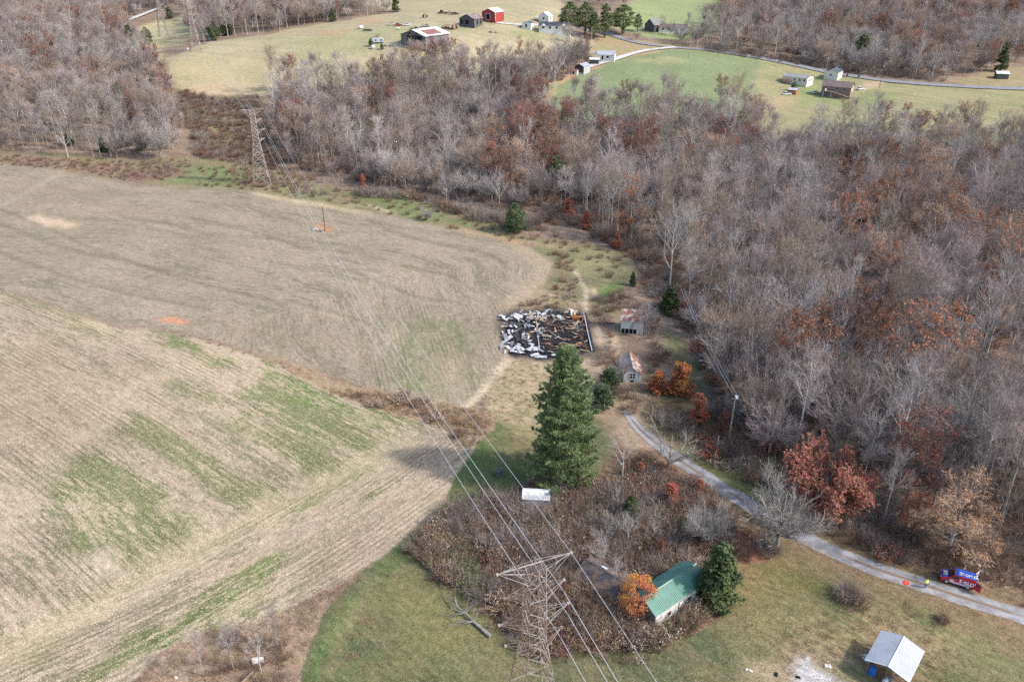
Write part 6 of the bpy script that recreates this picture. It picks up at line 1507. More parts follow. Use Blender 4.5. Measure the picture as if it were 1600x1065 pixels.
opening(gb, 'opening', 'right', 2.5, .1, 1.6, 2.2, 10.5, 9.5, P_DARK); opening(gb, 'opening', 'right', 6.5, .1, 1.4, 2.2, 10.5, 9.5, P_DARK)
r_ = house('red_barn', 'bright red barn with white roof and open dark doorway', (753, 33), -30, 9.5, 10.5, 4.3, 2.1, P_RED, P_WHITER, 'y', 'barn', ov=.25, pitch=2, stuff=False)
opening(r_, 'doorway', 'front', 3.1, .05, 2.7, 3.3, 9.5, 10.5, P_DARK, P_WHITE, .2)
for x_ in (0, 9.5): MB().box(x_ - .14, -.14, 0, x_ + .14, -.002 if x_ == 0 else -.002, 4.2).build('corner_trim', P_WHITE, r_)
MB().box(9.502, -.14, 0, 9.64, .14, 4.2).build('corner_trim', P_WHITE, r_)
h1 = house('farmhouse', 'small white house with white roof behind the long dark roofed house', (842, 34.8), -25, 6.5, 6.5, 3.0, 2.2, P_WHITE, P_WHITER, 'y'); opening(h1, 'window', 'right', 2, 1, 1.6, 1.2, 6.5, 6.5); opening(h1, 'window', 'front', 2.5, 1, 1.2, 1.2, 6.5, 6.5)
MB().box(-3.4, .3, 2.3, 0, 5.6, 2.5).box(-3.4, .4, 0, -3.2, .6, 2.3).box(-3.4, 5.2, 0, -3.2, 5.4, 2.3).build('carport', P_WHITER, h1)
h2 = house('shed', 'small white shed left of the long dark roofed house', (816, 45), -20, 5.5, 5.5, 2.6, .8, P_WHITE, P_BLUER, 'y', 'shed'); opening(h2, 'door', 'front', 2, .1, 1, 2, 5.5, 5.5, P_GLASS)
h3 = house('long_house', 'long white house with dark navy roof partly behind grey trees', (842, 51), -6, 19, 7.5, 2.7, 1.7, P_WHITE, P_NAVY, 'x'); 
for a_ in (2, 6, 10, 14): opening(h3, 'window', 'front', a_, 1, 1.3, 1.1, 19, 7.5, frame=P_WHITE)
MB().prism([(1.0, 2.5), (2.6, 3.6), (4.2, 2.5)], -1.6, 2.2, 1).build('porch_gable', P_WHITER, h3); MB().prism([(13.0, 2.5), (14.6, 3.6), (16.2, 2.5)], -1.6, 2.2, 1).build('porch_gable', P_WHITER, h3)
h4 = house('far_barn', 'dark walled barn with long sloping roof among the pines', (1007, 47.5), -50, 8, 9, 3.2, 3.4, P_DARKW, P_SHING, 'y', 'barn', m2=P_SHING, mg=P_DARKW); MB().box(-.5, -.7, 3.1, .2, 9.4, 3.25).build('fascia', P_WHITE, h4)
h5 = house('long_house', 'long low white house behind bare trees by the far road', (1029, 51.5), -5, 18, 7, 2.7, 1.5, P_WHITE, P_BSHING, 'x')
for a_ in (2, 6, 10, 14.5): opening(h5, 'window', 'front', a_, 1, 1.3, 1.1, 18, 7, frame=P_WHITE)
h6 = house('lane_house', 'white house with light grey roof at the end of the gravel drive', (933, 97), -12, 9.5, 7.5, 2.8, 1.5, P_WHITE, P_GALV, 'x'); opening(h6, 'window', 'front', 5, 1, 1.4, 1.1, 9.5, 7.5, frame=P_WHITE); opening(h6, 'door', 'front', 2.4, .1, 1, 2, 9.5, 7.5, P_DARK)
MB().prism([(-4.5, 2.6), (-.2, 2.6), (-.2, 3.1), (-4.5, 2.8)], 1.5, 8, 1).build('porch_roof', P_GALV, h6)
h7 = house('carport', 'low light roofed carport attached before the lane house', (921, 101.5), -12, 5, 4.5, 2.1, .7, P_DARKW, P_WHITER, 'x', 'carport')
h8 = house('shed', 'dark fronted shed with grey metal roof and side by the lane', (898, 115), -30, 5.2, 8, 3.2, 1.2, P_GALV, P_GALV, 'y', 'shed', mg=P_NAVY)
h9 = house('shed', 'tiny white lean-to with rusty roof in front of the dark shed', (891.5, 116), -25, 3.6, 3, 1.7, .6, P_WHITE, P_REDROOF, 'x', 'shed', rp=.8); opening(h9, 'opening', 'front', 1, .1, 1.2, 1.1, 3.6, 3, P_DARK)
mh = house('mobile_home', 'long pale mobile home with grey roof and red deck', (1222.5, 128.5), -42, 13.5, 8.2, 2.9, 1.1, P_CREAM, P_SHING, 'x')
for a_ in (6, 9, 11.5): opening(mh, 'window', 'front', a_, 1.2, 1, 1, 13.5, 8.2, frame=P_WHITE)
opening(mh, 'window', 'right', 2, 1.2, 1, 1, 13.5, 8.2, frame=P_WHITE); opening(mh, 'window', 'right', 5.5, 1.2, 1, 1, 13.5, 8.2, frame=P_WHITE)
MB().box(.5, -2.6, .9, 5, -.15, 1.05).build('deck', P_ORWD, mh)
for i in range(12): MB().box(.5 + i * .39, -2.6, 1.05, .6 + i * .39, -2.52, 1.9).build('rail_post', P_ORWD, mh)
MB().box(.5, -2.62, 1.9, 5, -2.5, 1.98).build('rail', P_ORWD, mh)
ga = house('garage', 'cream garage with slate blue roof beside the far road', (1286.5, 124), -35, 7.4, 9.4, 3.3, 1.3, P_CREAM, P_BLUER, 'y', 'garage'); opening(ga, 'window', 'front', 3.1, 1.2, 1, 1, 7.4, 9.4, P_GLASS, P_WHITE); opening(ga, 'window', 'right', 4, 1.2, 1.1, 1, 7.4, 9.4, P_GLASS, P_WHITE)
bh = house('brown_house', 'brown two-level house with mauve-brown roof and wooden ramp', (1282, 150), -30, 14.2, 8, 4.6, 2.1, P_BRICK, P_BSHING, 'x', mg=P_SUNLITB, ov=.4)
for a_ in (7, 10.5): opening(bh, 'window', 'front', a_, 2.9, 1.2, 1.1, 14.2, 8, frame=P_WHITE)
opening(bh, 'doorway', 'right', 3, .3, 2.0, 1.9, 14.2, 8, P_DARK)
MB().box(1.4, -2.6, 2.2, 5.5, -.15, 2.36).build('deck', P_WOOD, bh)
for x_ in (1.5, 5.3): MB().box(x_ - .1, -2.5, -.8, x_ + .1, -2.3, 2.2).build('deck_post', P_WHITE, bh)
MB().prism([(5.6, 2.2), (13.8, .1), (13.8, .25), (5.6, 2.36)], -2.5, -1.3, 1).build('ramp', P_WOOD, bh)
MB().tube((2.2, -1.6, 2.36), (2.2, -1.6, 3.4), .5, .4, 8).build('satellite_box', P_WHITE, bh)
so = house('shack', 'little orange wooden shack with grey roof below the mobile home', (1231, 147), -35, 4, 4, 2.0, .7, P_ORWD, P_GALV, 'x', 'shack')
fb = house('hidden_house', 'white roofed house half hidden by trees at the far right', (1556, 124), -15, 6, 5, 2.4, 1.0, P_DARKW, P_WHITER, 'x')
hut = house('hut', 'tiny white hut glimpsed deep inside the right wood', (1160, 236), -20, 2.6, 2.6, 4.0, .8, P_WHITE, P_WHITER, 'y', 'hut')

# ------------------------------------------------------------------ burnt house: charred floor and fallen sheets
D_WHITE = mat('buckled_pale_metal', (0.50, 0.50, 0.51), (0.24, 0.205, 0.19), .45, 1.4, .5, .7, grain=.1)
D_GREY = mat('scorched_grey_metal', (0.17, 0.17, 0.185), (0.30, 0.285, 0.28), .5, 1.4, .45, .65, grain=.1)
D_TAN = mat('unburnt_boards', (0.50, 0.39, 0.25), (0.33, 0.23, 0.15), .85, 1.8, grain=.2)
D_RUST = mat('scorched_rust', (0.27, 0.10, 0.05), (0.12, 0.06, 0.045), .8, 1.6, grain=.2)
D_CHAR = mat('charcoal', (0.02, 0.02, 0.022), (0.045, 0.04, 0.042), .85, 3, grain=.3)
rc = g(860, 522)
ruin = empty('burnt_house_ruin', rc, 0, 'burnt-out house reduced to a black floor strewn with buckled sheets and boards', 'ruin')
def rel(u, v, h=.0): p = g(u, v); return Vector((p.x - rc.x, p.y - rc.y, p.z - rc.z + h))
rg = np.random.default_rng(77)
QR = [(790, 500), (806, 489), (838, 487), (870, 486), (908, 492), (914, 520), (922, 548), (880, 554), (850, 555), (805, 552), (790, 530)]
wq = wpoly(QR)
SHM = []
for k in range(6):                       # buckled sheets: six shapes
    mb = MB(); L, W_ = rg.uniform(1.6, 2.8), rg.uniform(.6, 1.0); n = 6; b = rg.uniform(-.5, .5); c = rg.uniform(-.25, .25)
    top = [(L * (i / n - .5), W_ * s, .12 + b * math.sin(i / n * 3.1) * .5 + c * s * math.cos(i * 1.3 + k)) for i in range(n + 1) for s in (-.5, .5)]
    vs = top + [(x, y, z - .03) for x, y, z in top]; m_ = len(top)
    fs = []
    for i in range(n): a = 2 * i; fs += [(a, a + 1, a + 3, a + 2), (m_ + a, m_ + a + 2, m_ + a + 3, m_ + a + 1), (a, a + 2, m_ + a + 2, m_ + a), (a + 1, m_ + a + 1, m_ + a + 3, a + 3)]
    fs += [(0, m_, m_ + 1, 1), (2 * n, 2 * n + 1, m_ + 2 * n + 1, m_ + 2 * n)]
    mb.add(vs, fs); SHM.append(mb)
SMESH = {}
def debris(kind, u, v, m, az, s=1.0, h=.05, tilt=.2):
    key = (kind, m.name)
    if kind == 'sheet': k = int(rg.integers(0, 6)); key = ('sheet%d' % k, m.name); src = SHM[k]; nm = 'metal_sheet'
    elif kind == 'board': src = MB().box(-1.25, -.14, 0, 1.25, .14, .07); nm = 'board'
    else: src = MB().box(-1.6, -.07, 0, 1.6, .07, .14); nm = 'charred_beam'
    if key not in SMESH: o = src.build(nm, m, ruin); SMESH[key] = o.data
    else: o = link(bpy.data.objects.new(nm, SMESH[key])); o.parent = ruin
    o.location = rel(u, v, h + rg.uniform(0, .25)); o.rotation_euler = (rg.normal(0, tilt), rg.normal(0, tilt), az); o.scale = (s, s, s)
for i in range(135):                      # pale sheets heaped over the left third
    u = 783 + 66 * rg.random() ** 1.2; v = rg.uniform(491, 555); 
    if rg.random() < .35: u = rg.uniform(795, 905); v = rg.uniform(488, 500)
    debris('sheet', u, v, D_WHITE if rg.random() < .62 else (D_GREY, D_TAN)[int(rg.integers(0, 2))], rg.uniform(0, 3.14), rg.uniform(.4, 1.15), .1, .35)
for i in range(14): debris('sheet', rg.uniform(800, 870), rg.uniform(545, 558), D_WHITE, rg.normal(0, .4), rg.uniform(.6, 1.1), .05, .15)
for i in range(75): debris('board', rg.uniform(845, 918), rg.uniform(492, 548), (D_TAN, D_TAN, D_RUST, D_GREY)[int(rg.integers(0, 4))], rg.normal(-.15, .7), rg.uniform(.4, 1.0), .06, .12)
for i in range(16): debris('board', rg.uniform(868, 915), rg.uniform(535, 550), (D_TAN, D_RUST)[int(rg.integers(0, 2))], rg.normal(-.2, .4), rg.uniform(.5, 1.0), .06, .1)
for i in range(60): debris('beam', rg.uniform(795, 918), rg.uniform(490, 550), D_CHAR, rg.uniform(0, 3.14), rg.uniform(.5, 1.1), .05, .15)
for i in range(40): debris('sheet', rg.uniform(850, 915), rg.uniform(490, 546), (D_RUST, D_GREY, D_CHAR)[int(rg.integers(0, 3))], rg.uniform(0, 3.14), rg.uniform(.3, .7), .05, .2)
CH = np.random.default_rng(5); mb = MB()
for i in range(900):
    u, v = CH.uniform(788, 924), CH.uniform(488, 554)
    px = wpoly([(u, v)])[0]
    if not inpoly(px[:1], px[1:], wq)[0]: continue
    s_ = CH.uniform(.08, .35); M = Matrix.Translation((px[0] - rc.x, px[1] - rc.y, tz1(*px) - rc.z + CH.uniform(0, .12))) @ Matrix.Rotation(CH.uniform(0, 3), 4, 'Z') @ Matrix.Rotation(CH.uniform(-.6, .6), 4, 'X')
    mb.box(-s_, -s_ * .5, -.05, s_, s_ * .5, s_ * .4, M)
mb.build('rubble', D_CHAR, ruin, kind='stuff')
for a, b in (((912, 490), (918, 520)), ((918, 520), (925, 550))): MB().tube(rel(*a, .25), rel(*b, .25), .14, .14, 4).build('sill_beam', D_WHITE, ruin)
MB().tube(rel(914, 490, .12), rel(928, 550, .12), .28, .28, 4).build('foundation', D_CHAR, ruin)
MB().tube(rel(837, 492, .25), rel(839, 520, .2), .12, .12, 4).build('sill_beam', D_TAN, ruin); MB().tube(rel(840, 522, .2), rel(843, 548, .2), .12, .12, 4).build('sill_beam', D_WHITE, ruin)
MB().tube(rel(811, 494), rel(811, 494, 3.0), .07, .05, 6).build('burnt_post', D_CHAR, ruin)
MB().tube(rel(811, 494, 2.95), rel(822, 492, 2.7), .03, .03, 4).build('burnt_post', D_CHAR, ruin)
MB().tube(rel(896, 494), rel(896, 494, 1.2), .06, .06, 6).build('burnt_post', D_CHAR, ruin)
MB().box(-.9, -.5, 0, .9, .5, .7, Matrix.Translation(rel(899, 499))).build('rusty_stove', mat('orange_rust', (0.34, 0.11, 0.03), (0.22, 0.08, 0.04), .8, 3, grain=.2), ruin)
for x_ in (-.8, .2, 1.1): MB().box(-.14, -1.3, .1, .14, 1.3, .2, Matrix.Translation(rel(901 + x_ * 5, 509))).build('grey_rail', D_GREY, ruin)
MB().tube(rel(893, 506, .1), rel(905, 506, .1), .1, .1, 6).tube(rel(893, 514, .1), rel(906, 514, .1), .1, .1, 6).build('grey_rail', D_GREY, ruin)
tag(MB().tube(g(922, 505) + Vector((0, 0, .3)), g(961, 507) + Vector((0, 0, .35)), .12, .12, 6).build('fallen_pole', P_POLED), 'dark fallen pole between burnt house and rust roofed barn', 'pole')

# ------------------------------------------------------------------ power pylons
UNIT = None
def member(name, a, b, t, m, parent, M=None):
    """an angle-steel bar between two points; all share one mesh per material"""
    a = Vector(a); b = Vector(b); d = b - a
    key = 'bar_' + m.name
    me = SMESH.get(key)
    if me is None: o = MB().box(-.5, -.5, 0, .5, .5, 1).build(name, m, parent); SMESH[key] = o.data
    else: o = link(bpy.data.objects.new(name, me)); o.parent = parent
    q_ = d.to_track_quat('Z', 'Y')
    o.location = a; o.rotation_mode = 'QUATERNION'; o.rotation_quaternion = q_; o.scale = (t, t, d.length)
    return o
def pylon(foot, ang, label, full, Ht=26.0, s=1.0):
    root = empty('transmission_tower', foot, ang, label, 'pylon', None); root.scale = (s, s, s)
    # half width of the body against height
    hz = [0, 11.5, 16.0, Ht - .3]; hwid = [2.9, 1.55, 1.0, .85]
    W = lambda z: float(np.interp(z, hz, hwid))
    tk = .072 if full else .17
    for sx in (-1, 1):
        for sy in (-1, 1):
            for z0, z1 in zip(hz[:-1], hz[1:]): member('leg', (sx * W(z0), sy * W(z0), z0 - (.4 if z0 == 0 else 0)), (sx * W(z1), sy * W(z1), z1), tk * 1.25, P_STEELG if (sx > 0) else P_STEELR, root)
    lv = [0, 4.2, 8.0, 10.6, 12.6, 14.4, 16.0, 17.5, 19.0, 20.4, 21.8, 23.2, 24.6, Ht - .3]
    bars = []
    for z0, z1 in zip(lv[:-1], lv[1:]):
        for (ax, ay), (bx_, by_) in ((((-1), -1), (1, -1)), ((1, -1), (1, 1)), ((1, 1), (-1, 1)), ((-1, 1), (-1, -1))):
            bars.append(((ax * W(z0), ay * W(z0), z0), (bx_ * W(z1), by_ * W(z1), z1))); bars.append(((bx_ * W(z0), by_ * W(z0), z0), (ax * W(z1), ay * W(z1), z1)))
            if z1 in (8.0, 10.6, 12.6, 16.0, 19.0, 21.8, Ht - .3) or not full: bars.append(((ax * W(z1), ay * W(z1), z1), (bx_ * W(z1), by_ * W(z1), z1)))
    if full:
        for i, (a, b) in enumerate(bars): member('brace', a, b, tk * (.62 if i % 3 else .8), (P_STEELR, P_STEELG, P_STEELR)[i % 3], root)
    else:
        mb = MB()
        for a, b in bars: mb.tube(a, b, tk * .42, tk * .42, 4, False)
        mb.build('bracing', P_STEELG, root, kind='stuff')
    arms = [(Ht, 4.05, 0), (22.7, 3.35, 1), (19.2, 3.95, 1), (16.0, 3.25, 1)]
    tips = []
    for z, L, cond in arms:
        for sx in (-1, 1):
            tip = Vector((sx * L, 0, z if cond else z + .1)); w = W(min(z, Ht - .3))
            mbl = []
            zz = z - .25 if cond else z - .3
            for sy in (-1, 1):
                mbl.append(((sx * w, sy * w, zz), tip)); mbl.append(((sx * w, sy * w, zz - (1.0 if cond else 1.6)), tip))
                mid = Vector((sx * w, sy * w, zz)).lerp(tip, .5); mid2 = Vector((sx * w, sy * w, zz - 1.0)).lerp(tip, .5)
                mbl.append((mid, Vector((sx * w, sy * w, zz - 1.0)))); 
            mbl.append((Vector((sx * w, -w, zz)).lerp(tip, .45), Vector((sx * w, w, zz)).lerp(tip, .45)))
            mb = MB()
            for a, b in mbl: mb.tube(a, b, .029 if full else .06, .029 if full else .06, 4)
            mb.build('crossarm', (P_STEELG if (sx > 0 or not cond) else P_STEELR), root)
            if not full: continue
            MB().box(-.11, -.11, -.12, .11, .11, .1, Matrix.Translation(tip)).build('arm_tip', P_STEELG, root)
    mb = MB().tube((-4.05, 0, Ht + .1), (4.05, 0, Ht + .1), .055, .055, 4); mb.build('top_beam', P_STEELG, root)
    MB().tube((0, 0, Ht - .3), (0, 0, Ht + .9), .05, .04, 4).build('peak', P_STEELR, root)
    for z, L, cond in arms:
        if cond:
            tip = Vector((L, 0, z)); o = None
            mb = MB().tube(tip, tip - Vector((0, 0, 1.55)), .05, .05, 5)
            for k in range(8): mb.tube(tip - Vector((0, 0, .25 + k * .15)), tip - Vector((0, 0, .31 + k * .15)), .14, .10, 7)
            mb.build('insulator', P_INSUL, root); tips.append(tip - Vector((0, 0, 1.6)))
        else: tips.append(Vector((L, 0, z + .1)))
    return root, [Matrix.Translation(foot) @ Matrix.Rotation(ang, 4, 'Z') @ (t * s) for t in tips]
T1 = Vector((2.3, 60.9, tz1(2.3, 60.9))); T2 = g(409, 287); T3 = g(306, 80); T4 = g(256, 57)
d12 = T2 - T1; T0 = T1 - d12 * .95; T0.z = 0
def perp(d): return math.atan2(-d.x, d.y)            # arms stand across the line
# rotation taking +x to the right of the line
a1 = perp(d12); a2 = perp(T3 - T1); a3 = perp(T4 - T2); a4 = perp(T4 - T3)
_, w1 = pylon(T1, a1, 'nearest rusty lattice power pylon rising from the bottom edge above the thicket', True)
_, w2 = pylon(T2, a2, 'lattice power pylon between the left wood and the ravine wood', False)
_, w3 = pylon(T3, a3, 'distant lattice pylon on the pasture corner by the top wood', False, s=1.0)
_, w4 = pylon(T4, a4, 'farthest and faintest lattice pylon at the upper left', False)
_, w0 = pylon(T0, a1, 'lattice power pylon behind the viewpoint', False)
names = ['thin ground wire from the top right arm tips of the pylons', 'upper power cable hanging from the highest insulators', 'middle power cable hanging from the widest arms', 'lowest power cable hanging from the bottom right arms']
for k in range(4):
    mb = MB()
    for P_, Q_ in ((w0[k], w1[k]), (w1[k], w2[k]), (w2[k], w3[k]), (w3[k], w4[k])):
        L = (Q_ - P_).length; sag = (L / 230) ** 2 * (3.2 if k == 0 else 4.6); n = 36; pr = None
        for i in range(n + 1):
            t = i / n; p = P_.lerp(Q_, t); p = Vector((p.x, p.y, p.z - 4 * sag * t * (1 - t)))
            if pr is not None: mb.tube(pr, p, .024 if k == 0 else .034, None, 3, False)
            pr = p
    tag(mb.build('power_line', P_WIRE), names[k], 'power line', 'cables strung between the pylons')

# ------------------------------------------------------------------ wooden utility poles
def upole(u, v, h, label, arm=True, m=None, light=False, r=.15, transf=False):
    p = g(u, v); o = empty('utility_pole', p, 0, label, 'utility pole')
    m = m or P_POLE
    MB().tube((0, 0, -.4), (0, 0, h), r, r * .65, 8).build('pole', m, o)
    if arm:
        MB().box(-.9, -.05, h - .55, .9, .05, h - .43, Matrix.Rotation(.6, 4, 'Z')).build('crossarm', m, o)
        for x in (-.8, 0, .8): MB().tube((x * .82, x * .56, h - .43), (x * .82, x * .56, h - .25), .05, .05, 6).build('insulator', P_WHITE, o)
    if light: MB().box(-.1, -1.0, h - .2, .25, 0, h + .05).build('lamp_head', P_WHITE, o)
    if transf: MB().tube((.28, 0, h - 1.6), (.28, 0, h - .8), .22, .22, 8).build('transformer', P_GALV, o)
    return p + Vector((0, 0, h))
q1 = upole(1138, 694, 10.3, 'pale leaning utility pole at the foot of the right wood', r=.17, light=True)
q2 = upole(935, 352, 9.0, 'pale utility pole standing in brush by the red vine stumps', False)
q3 = upole(508, 361, 7.5, 'short dark pole with debris at its foot alone in the bean field', False, P_POLED, r=.16)
MB().box(-.5, -.05, 7.0, .1, .05, 7.1, Matrix.Translation(g(508, 361))).build('crossarm', P_POLED, [c for c in bpy.data.objects if c.name.startswith('utility_pole')][-1]).location = -g(508, 361)
q4 = upole(1018, 79, 8.5, 'pale utility pole where the gravel drive meets the far road', r=.22)
q5 = upole(1076, 91, 10.0, 'pale utility pole standing in the bright green field', r=.22)
q6 = upole(1288, 127, 12.0, 'pale pole with lamp rising beside the cream garage', False, r=.2, light=True)
q7 = upole(1374, 138, 11.0, 'pole with white lamp on the lawn right of the white car', False, P_POLED, light=True, r=.16)
q8 = upole(924, 64, 8.0, 'thin pale pole among trees left of the far road', False, r=.16)
q9 = upole(1119, 712, 4.2, 'short grey post in the brush by the gravel road', False, P_GALV, r=.07)
for (a, b, lab) in ((q1, g(1060, 505) + Vector((0, 0, 9)), 'pair of thin service wires running from the roadside pole towards the old barn'),):
    mb = MB()
    for o_ in (-.3, .3):
        pr = None
        for i in range(25):
            t = i / 24; p = a.lerp(b, t); p = Vector((p.x + o_, p.y, p.z - 4 * .9 * t * (1 - t)))
            if pr is not None: mb.tube(pr, p, .02, None, 3, False)
            pr = p
    tag(mb.build('service_wire', P_WIRE), lab, 'wire')
# ------------------------------------------------------------------ vehicles
def wheel(root, x, y, r, w, name='wheel', rim=P_RIM):
    o = MB().tube((x, y - w / 2, r), (x, y + w / 2, r), r, r, 16).build(name, P_TYRE, root)
    s = -1 if y < 0 else 1
    MB().tube((x, y + s * (w / 2 - .01), r), (x, y + s * (w / 2 + .025), r), r * .66, r * .60, 12).build('rim', rim, o)
    return o
def car(u, v, ang, c, label, L=4.6, W=1.8, kind='car', name='parked_car', h=1.45):
    p = g(u, v); o = empty(name, p, R(ang), label, kind)
    pm = paint('paint_' + label.split()[0] + '_' + label.split()[1], c)
    a = L / 2
    body = [(-a, .35), (-a, .78), (-a * .93, .92), (-a * .45, .98), (a * .62, .95), (a * .96, .85), (a, .55), (a, .3)]
    if kind == 'pickup': body = [(-a, .45), (-a, 1.0), (a * .3, 1.0), (a * .92, .98), (a, .7), (a, .4)]
    MB().prism(body, -W / 2, W / 2, 1).build('body', pm, o)
    cab = [(-a * .72, .93), (-a * .48, h - .03), (a * .12, h), (a * .48, .95)] if kind != 'pickup' else [(-a * .02, 1.0), (a * .04, h + .2), (a * .42, h + .2), (a * .58, .98)]
    MB().prism(cab, -W / 2 + .16, W / 2 - .16, 1).build('windows', P_GLASS, o)
    x0, x1 = cab[1][0], cab[2][0]
    MB().box(x0 - .05, -W / 2 + .2, cab[1][1] - .01, x1 + .06, W / 2 - .2, cab[1][1] + .05).build('roof', pm, o)
    if kind == 'pickup': MB().box(-a + .1, -W / 2 + .12, 1.002, -a * .08, W / 2 - .12, 1.02).build('bed', P_DARK, o)
    for x in (-a * .62, a * .62):
        for y in (-W / 2 + .06, W / 2 - .06): wheel(o, x, y, .33, .2)
    for y in (-W / 2 + .3, W / 2 - .3): MB().box(a - .03, y - .14, .62, a + .03, y + .14, .76).build('headlight', P_WHITE, o)
    return o
car(1344, 141, 28, (0.68, 0.70, 0.68), 'white car parked on the dirt drive right of the brown house')
car(1229, 149, 8, (0.66, 0.70, 0.73), 'white-roofed car parked below the orange shack')
car(612, 40, 15, (0.55, 0.55, 0.52), 'pale weathered car with dark side in the farm pasture')
car(622.5, 41, 5, (0.40, 0.05, 0.05), 'red low car body in the farm pasture')
car(636, 40.5, 12, (0.66, 0.70, 0.70), 'white and teal car right of the red car in the pasture')
car(665, 42.5, 5, (0.38, 0.41, 0.45), 'grey-blue pickup behind the big tobacco barn', 5.4, 1.9, 'pickup', 'parked_truck')
car(648, 47, 20, (0.13, 0.07, 0.055), 'rusty brown truck left behind the tobacco barn roof', 5.4, 1.9, 'pickup', 'parked_truck')
car(692, 22, 170, (0.13, 0.045, 0.06), 'dark maroon farm truck left of the red tractor', 6.5, 2.3, 'pickup', 'parked_truck', 2.0)
car(711.5, 23.5, 10, (0.03, 0.03, 0.035), 'black and white car right of the red tractor', 4.4)
car(575, 49, -10, (0.12, 0.12, 0.13), 'dark flat trailer-like wreck at the left of the pasture', 5.5, 2, 'pickup', 'parked_truck', .9)
car(1274, 147, 20, (0.62, 0.63, 0.62), 'small white boat-like car left of the brown house', 3.6, 1.6)

def tractor(u, v, ang, c, label):
    p = g(u, v); o = empty('tractor', p, R(ang), label, 'tractor'); m = paint('paint_tractor_' + label.split()[0], c, .5)
    MB().box(0, -.4, .7, 1.9, .4, 1.4).build('bonnet', m, o); MB().box(-.9, -.45, .75, 0, .45, 1.2).build('body', m, o)
    MB().box(-.7, -.7, 2.2, .3, .7, 2.3).build('canopy', m, o)
    for x in (-.65, .25):
        for y in (-.62, .62): MB().tube((x, y, 1.1), (x, y, 2.2), .04, .04, 4).build('post', P_DARK, o)
    for y in (-.8, .8): wheel(o, -.5, y, .78, .4); wheel(o, 1.5, y * .85, .42, .25)
    return o
tractor(664, 28, 30, (0.10, 0.05, 0.04), 'dark old tractor alone in the middle of the pasture')
tractor(703, 23.5, 0, (0.42, 0.05, 0.04), 'red tractor among the vehicles at the top of the pasture')

# caravan, tanks and farm clutter
p = g(591, 68); cv = empty('caravan', p, R(10), 'weathered white caravan by dark bushes in the pasture', 'caravan')
MB().prism([(-3.2, .6), (-3.3, 2.0), (-2.6, 2.6), (2.4, 2.65), (3.1, 2.1), (3.2, .6)], -1.2, 1.2, 1).build('body', P_SHEDG, cv)
MB().box(1.2, -1.26, 1.4, 2.3, -1.205, 2.0).build('window', P_GLASS, cv); MB().box(-1.8, -1.26, 1.4, -.8, -1.205, 2.0).build('window', P_GLASS, cv)
for y in (-1.1, 1.1): wheel(cv, 0, y, .36, .2)
def tank(u, v, label, m, L=2.6, r=.75, ang=0):
    o = empty('tank', g(u, v), R(ang), label, 'tank'); MB().tube((-L / 2, 0, r + .2), (L / 2, 0, r + .2), r, r, 12).build('shell', m, o)
    for x in (-L * .3, L * .3): MB().box(x - .1, -.4, 0, x + .1, .4, .4).build('cradle', P_DARKW, o)
tank(564, 45.5, 'white round-topped tank leftmost in the pasture', P_WHITE, ang=50); tank(582.5, 77, 'pink and white tank between two dark bushes in the pasture', P_WHITE, 2.2, .9, 60); tank(622.5, 47, 'small white tank below the red car in the pasture', P_WHITE, 1.6, .5)
bale0 = None
for i, (u, v) in enumerate(((694, 45), (699, 46), (704, 46.5), (709, 47), (697, 43.5), (703, 44), (709, 44.5), (714, 45))):
    p = g(u, v)
    if bale0 is None:
        bale0 = empty('hay_bale', p, R(20), 'round tan hay bale in the row left of the old dark barn', 'hay bale', 'round hay bales beside the old dark barn')
        MB().tube((-.75, 0, .8), (.75, 0, .8), .82, .82, 16).build('roll', L_STRW, bale0); MB().tube((-.78, 0, .8), (.78, 0, .8), .6, .6, 12).build('end_face', L_BRWN, bale0)
        b = bale0
    else:
        b = copy_tree(bale0); b.location = p; b.rotation_euler.z = R(random.uniform(0, 60)); 
    if i == 3: b['label'] = 'rightmost front round hay bale beside the old dark barn'; 
    b.scale = (1.15,) * 3
for (u, v, lab) in ((766, 51.5, 'brown heap left of its twin on the slope below the old barn'), (775, 52.5, 'brown heap right of its twin on the slope below the old barn')):
    hp_ = empty('dirt_heap', g(u, v), 0, lab, 'heap')
    for k in range(9): MB().tube((random.uniform(-1.3, 1.3), random.uniform(-.7, .7), 0), (random.uniform(-1, 1), random.uniform(-.5, .5), random.uniform(.4, 1.0)), .35, .1, 6).build('clump', L_BRWN, hp_)
lg = empty('log_pile', g(609, 73), R(-12), 'long dark low pile of logs right of the caravan', 'log pile')
for k in range(6): MB().tube((-3.4 + k * .3, -.5 + k * .18, .2 + (k % 2) * .3), (3.2 + k * .1, -.6 + k * .2, .2 + (k % 3) * .22), .2, .16, 7).build('log', P_DARKW, lg)
wd = empty('wood_stack', g(672, 73.5), R(35), 'pale stacked firewood along the tobacco barn side', 'wood pile')
for k in range(14): MB().tube((k * .7, -.6, .25 + .3 * (k % 3)), (k * .7, .6, .25 + .3 * (k % 3)), .3, .3, 7).build('log', P_WOOD, wd)
for (u, v, h, lab) in ((580, 73, 4.2, 'dark bush left of the caravan'), (597, 78, 3.4, 'dark round bush below the caravan'), (588, 60, 3.4, 'grey-green bush above the caravan')):
    p = g(u, v); plant('cedar1' if h != 3.4 or u != 588 else 'bush_grey', p.x, p.y, h / (9 if u != 588 else 3.2), 1.0, 'bush', lab + ' in the farm pasture', 'bush')
for (u, v, s, lab) in ((1240, 143, .55, 'dark green bush beside the orange shack'),):
    p = g(u, v); plant('cedar1', p.x, p.y, s, 0, 'bush', lab, 'bush')

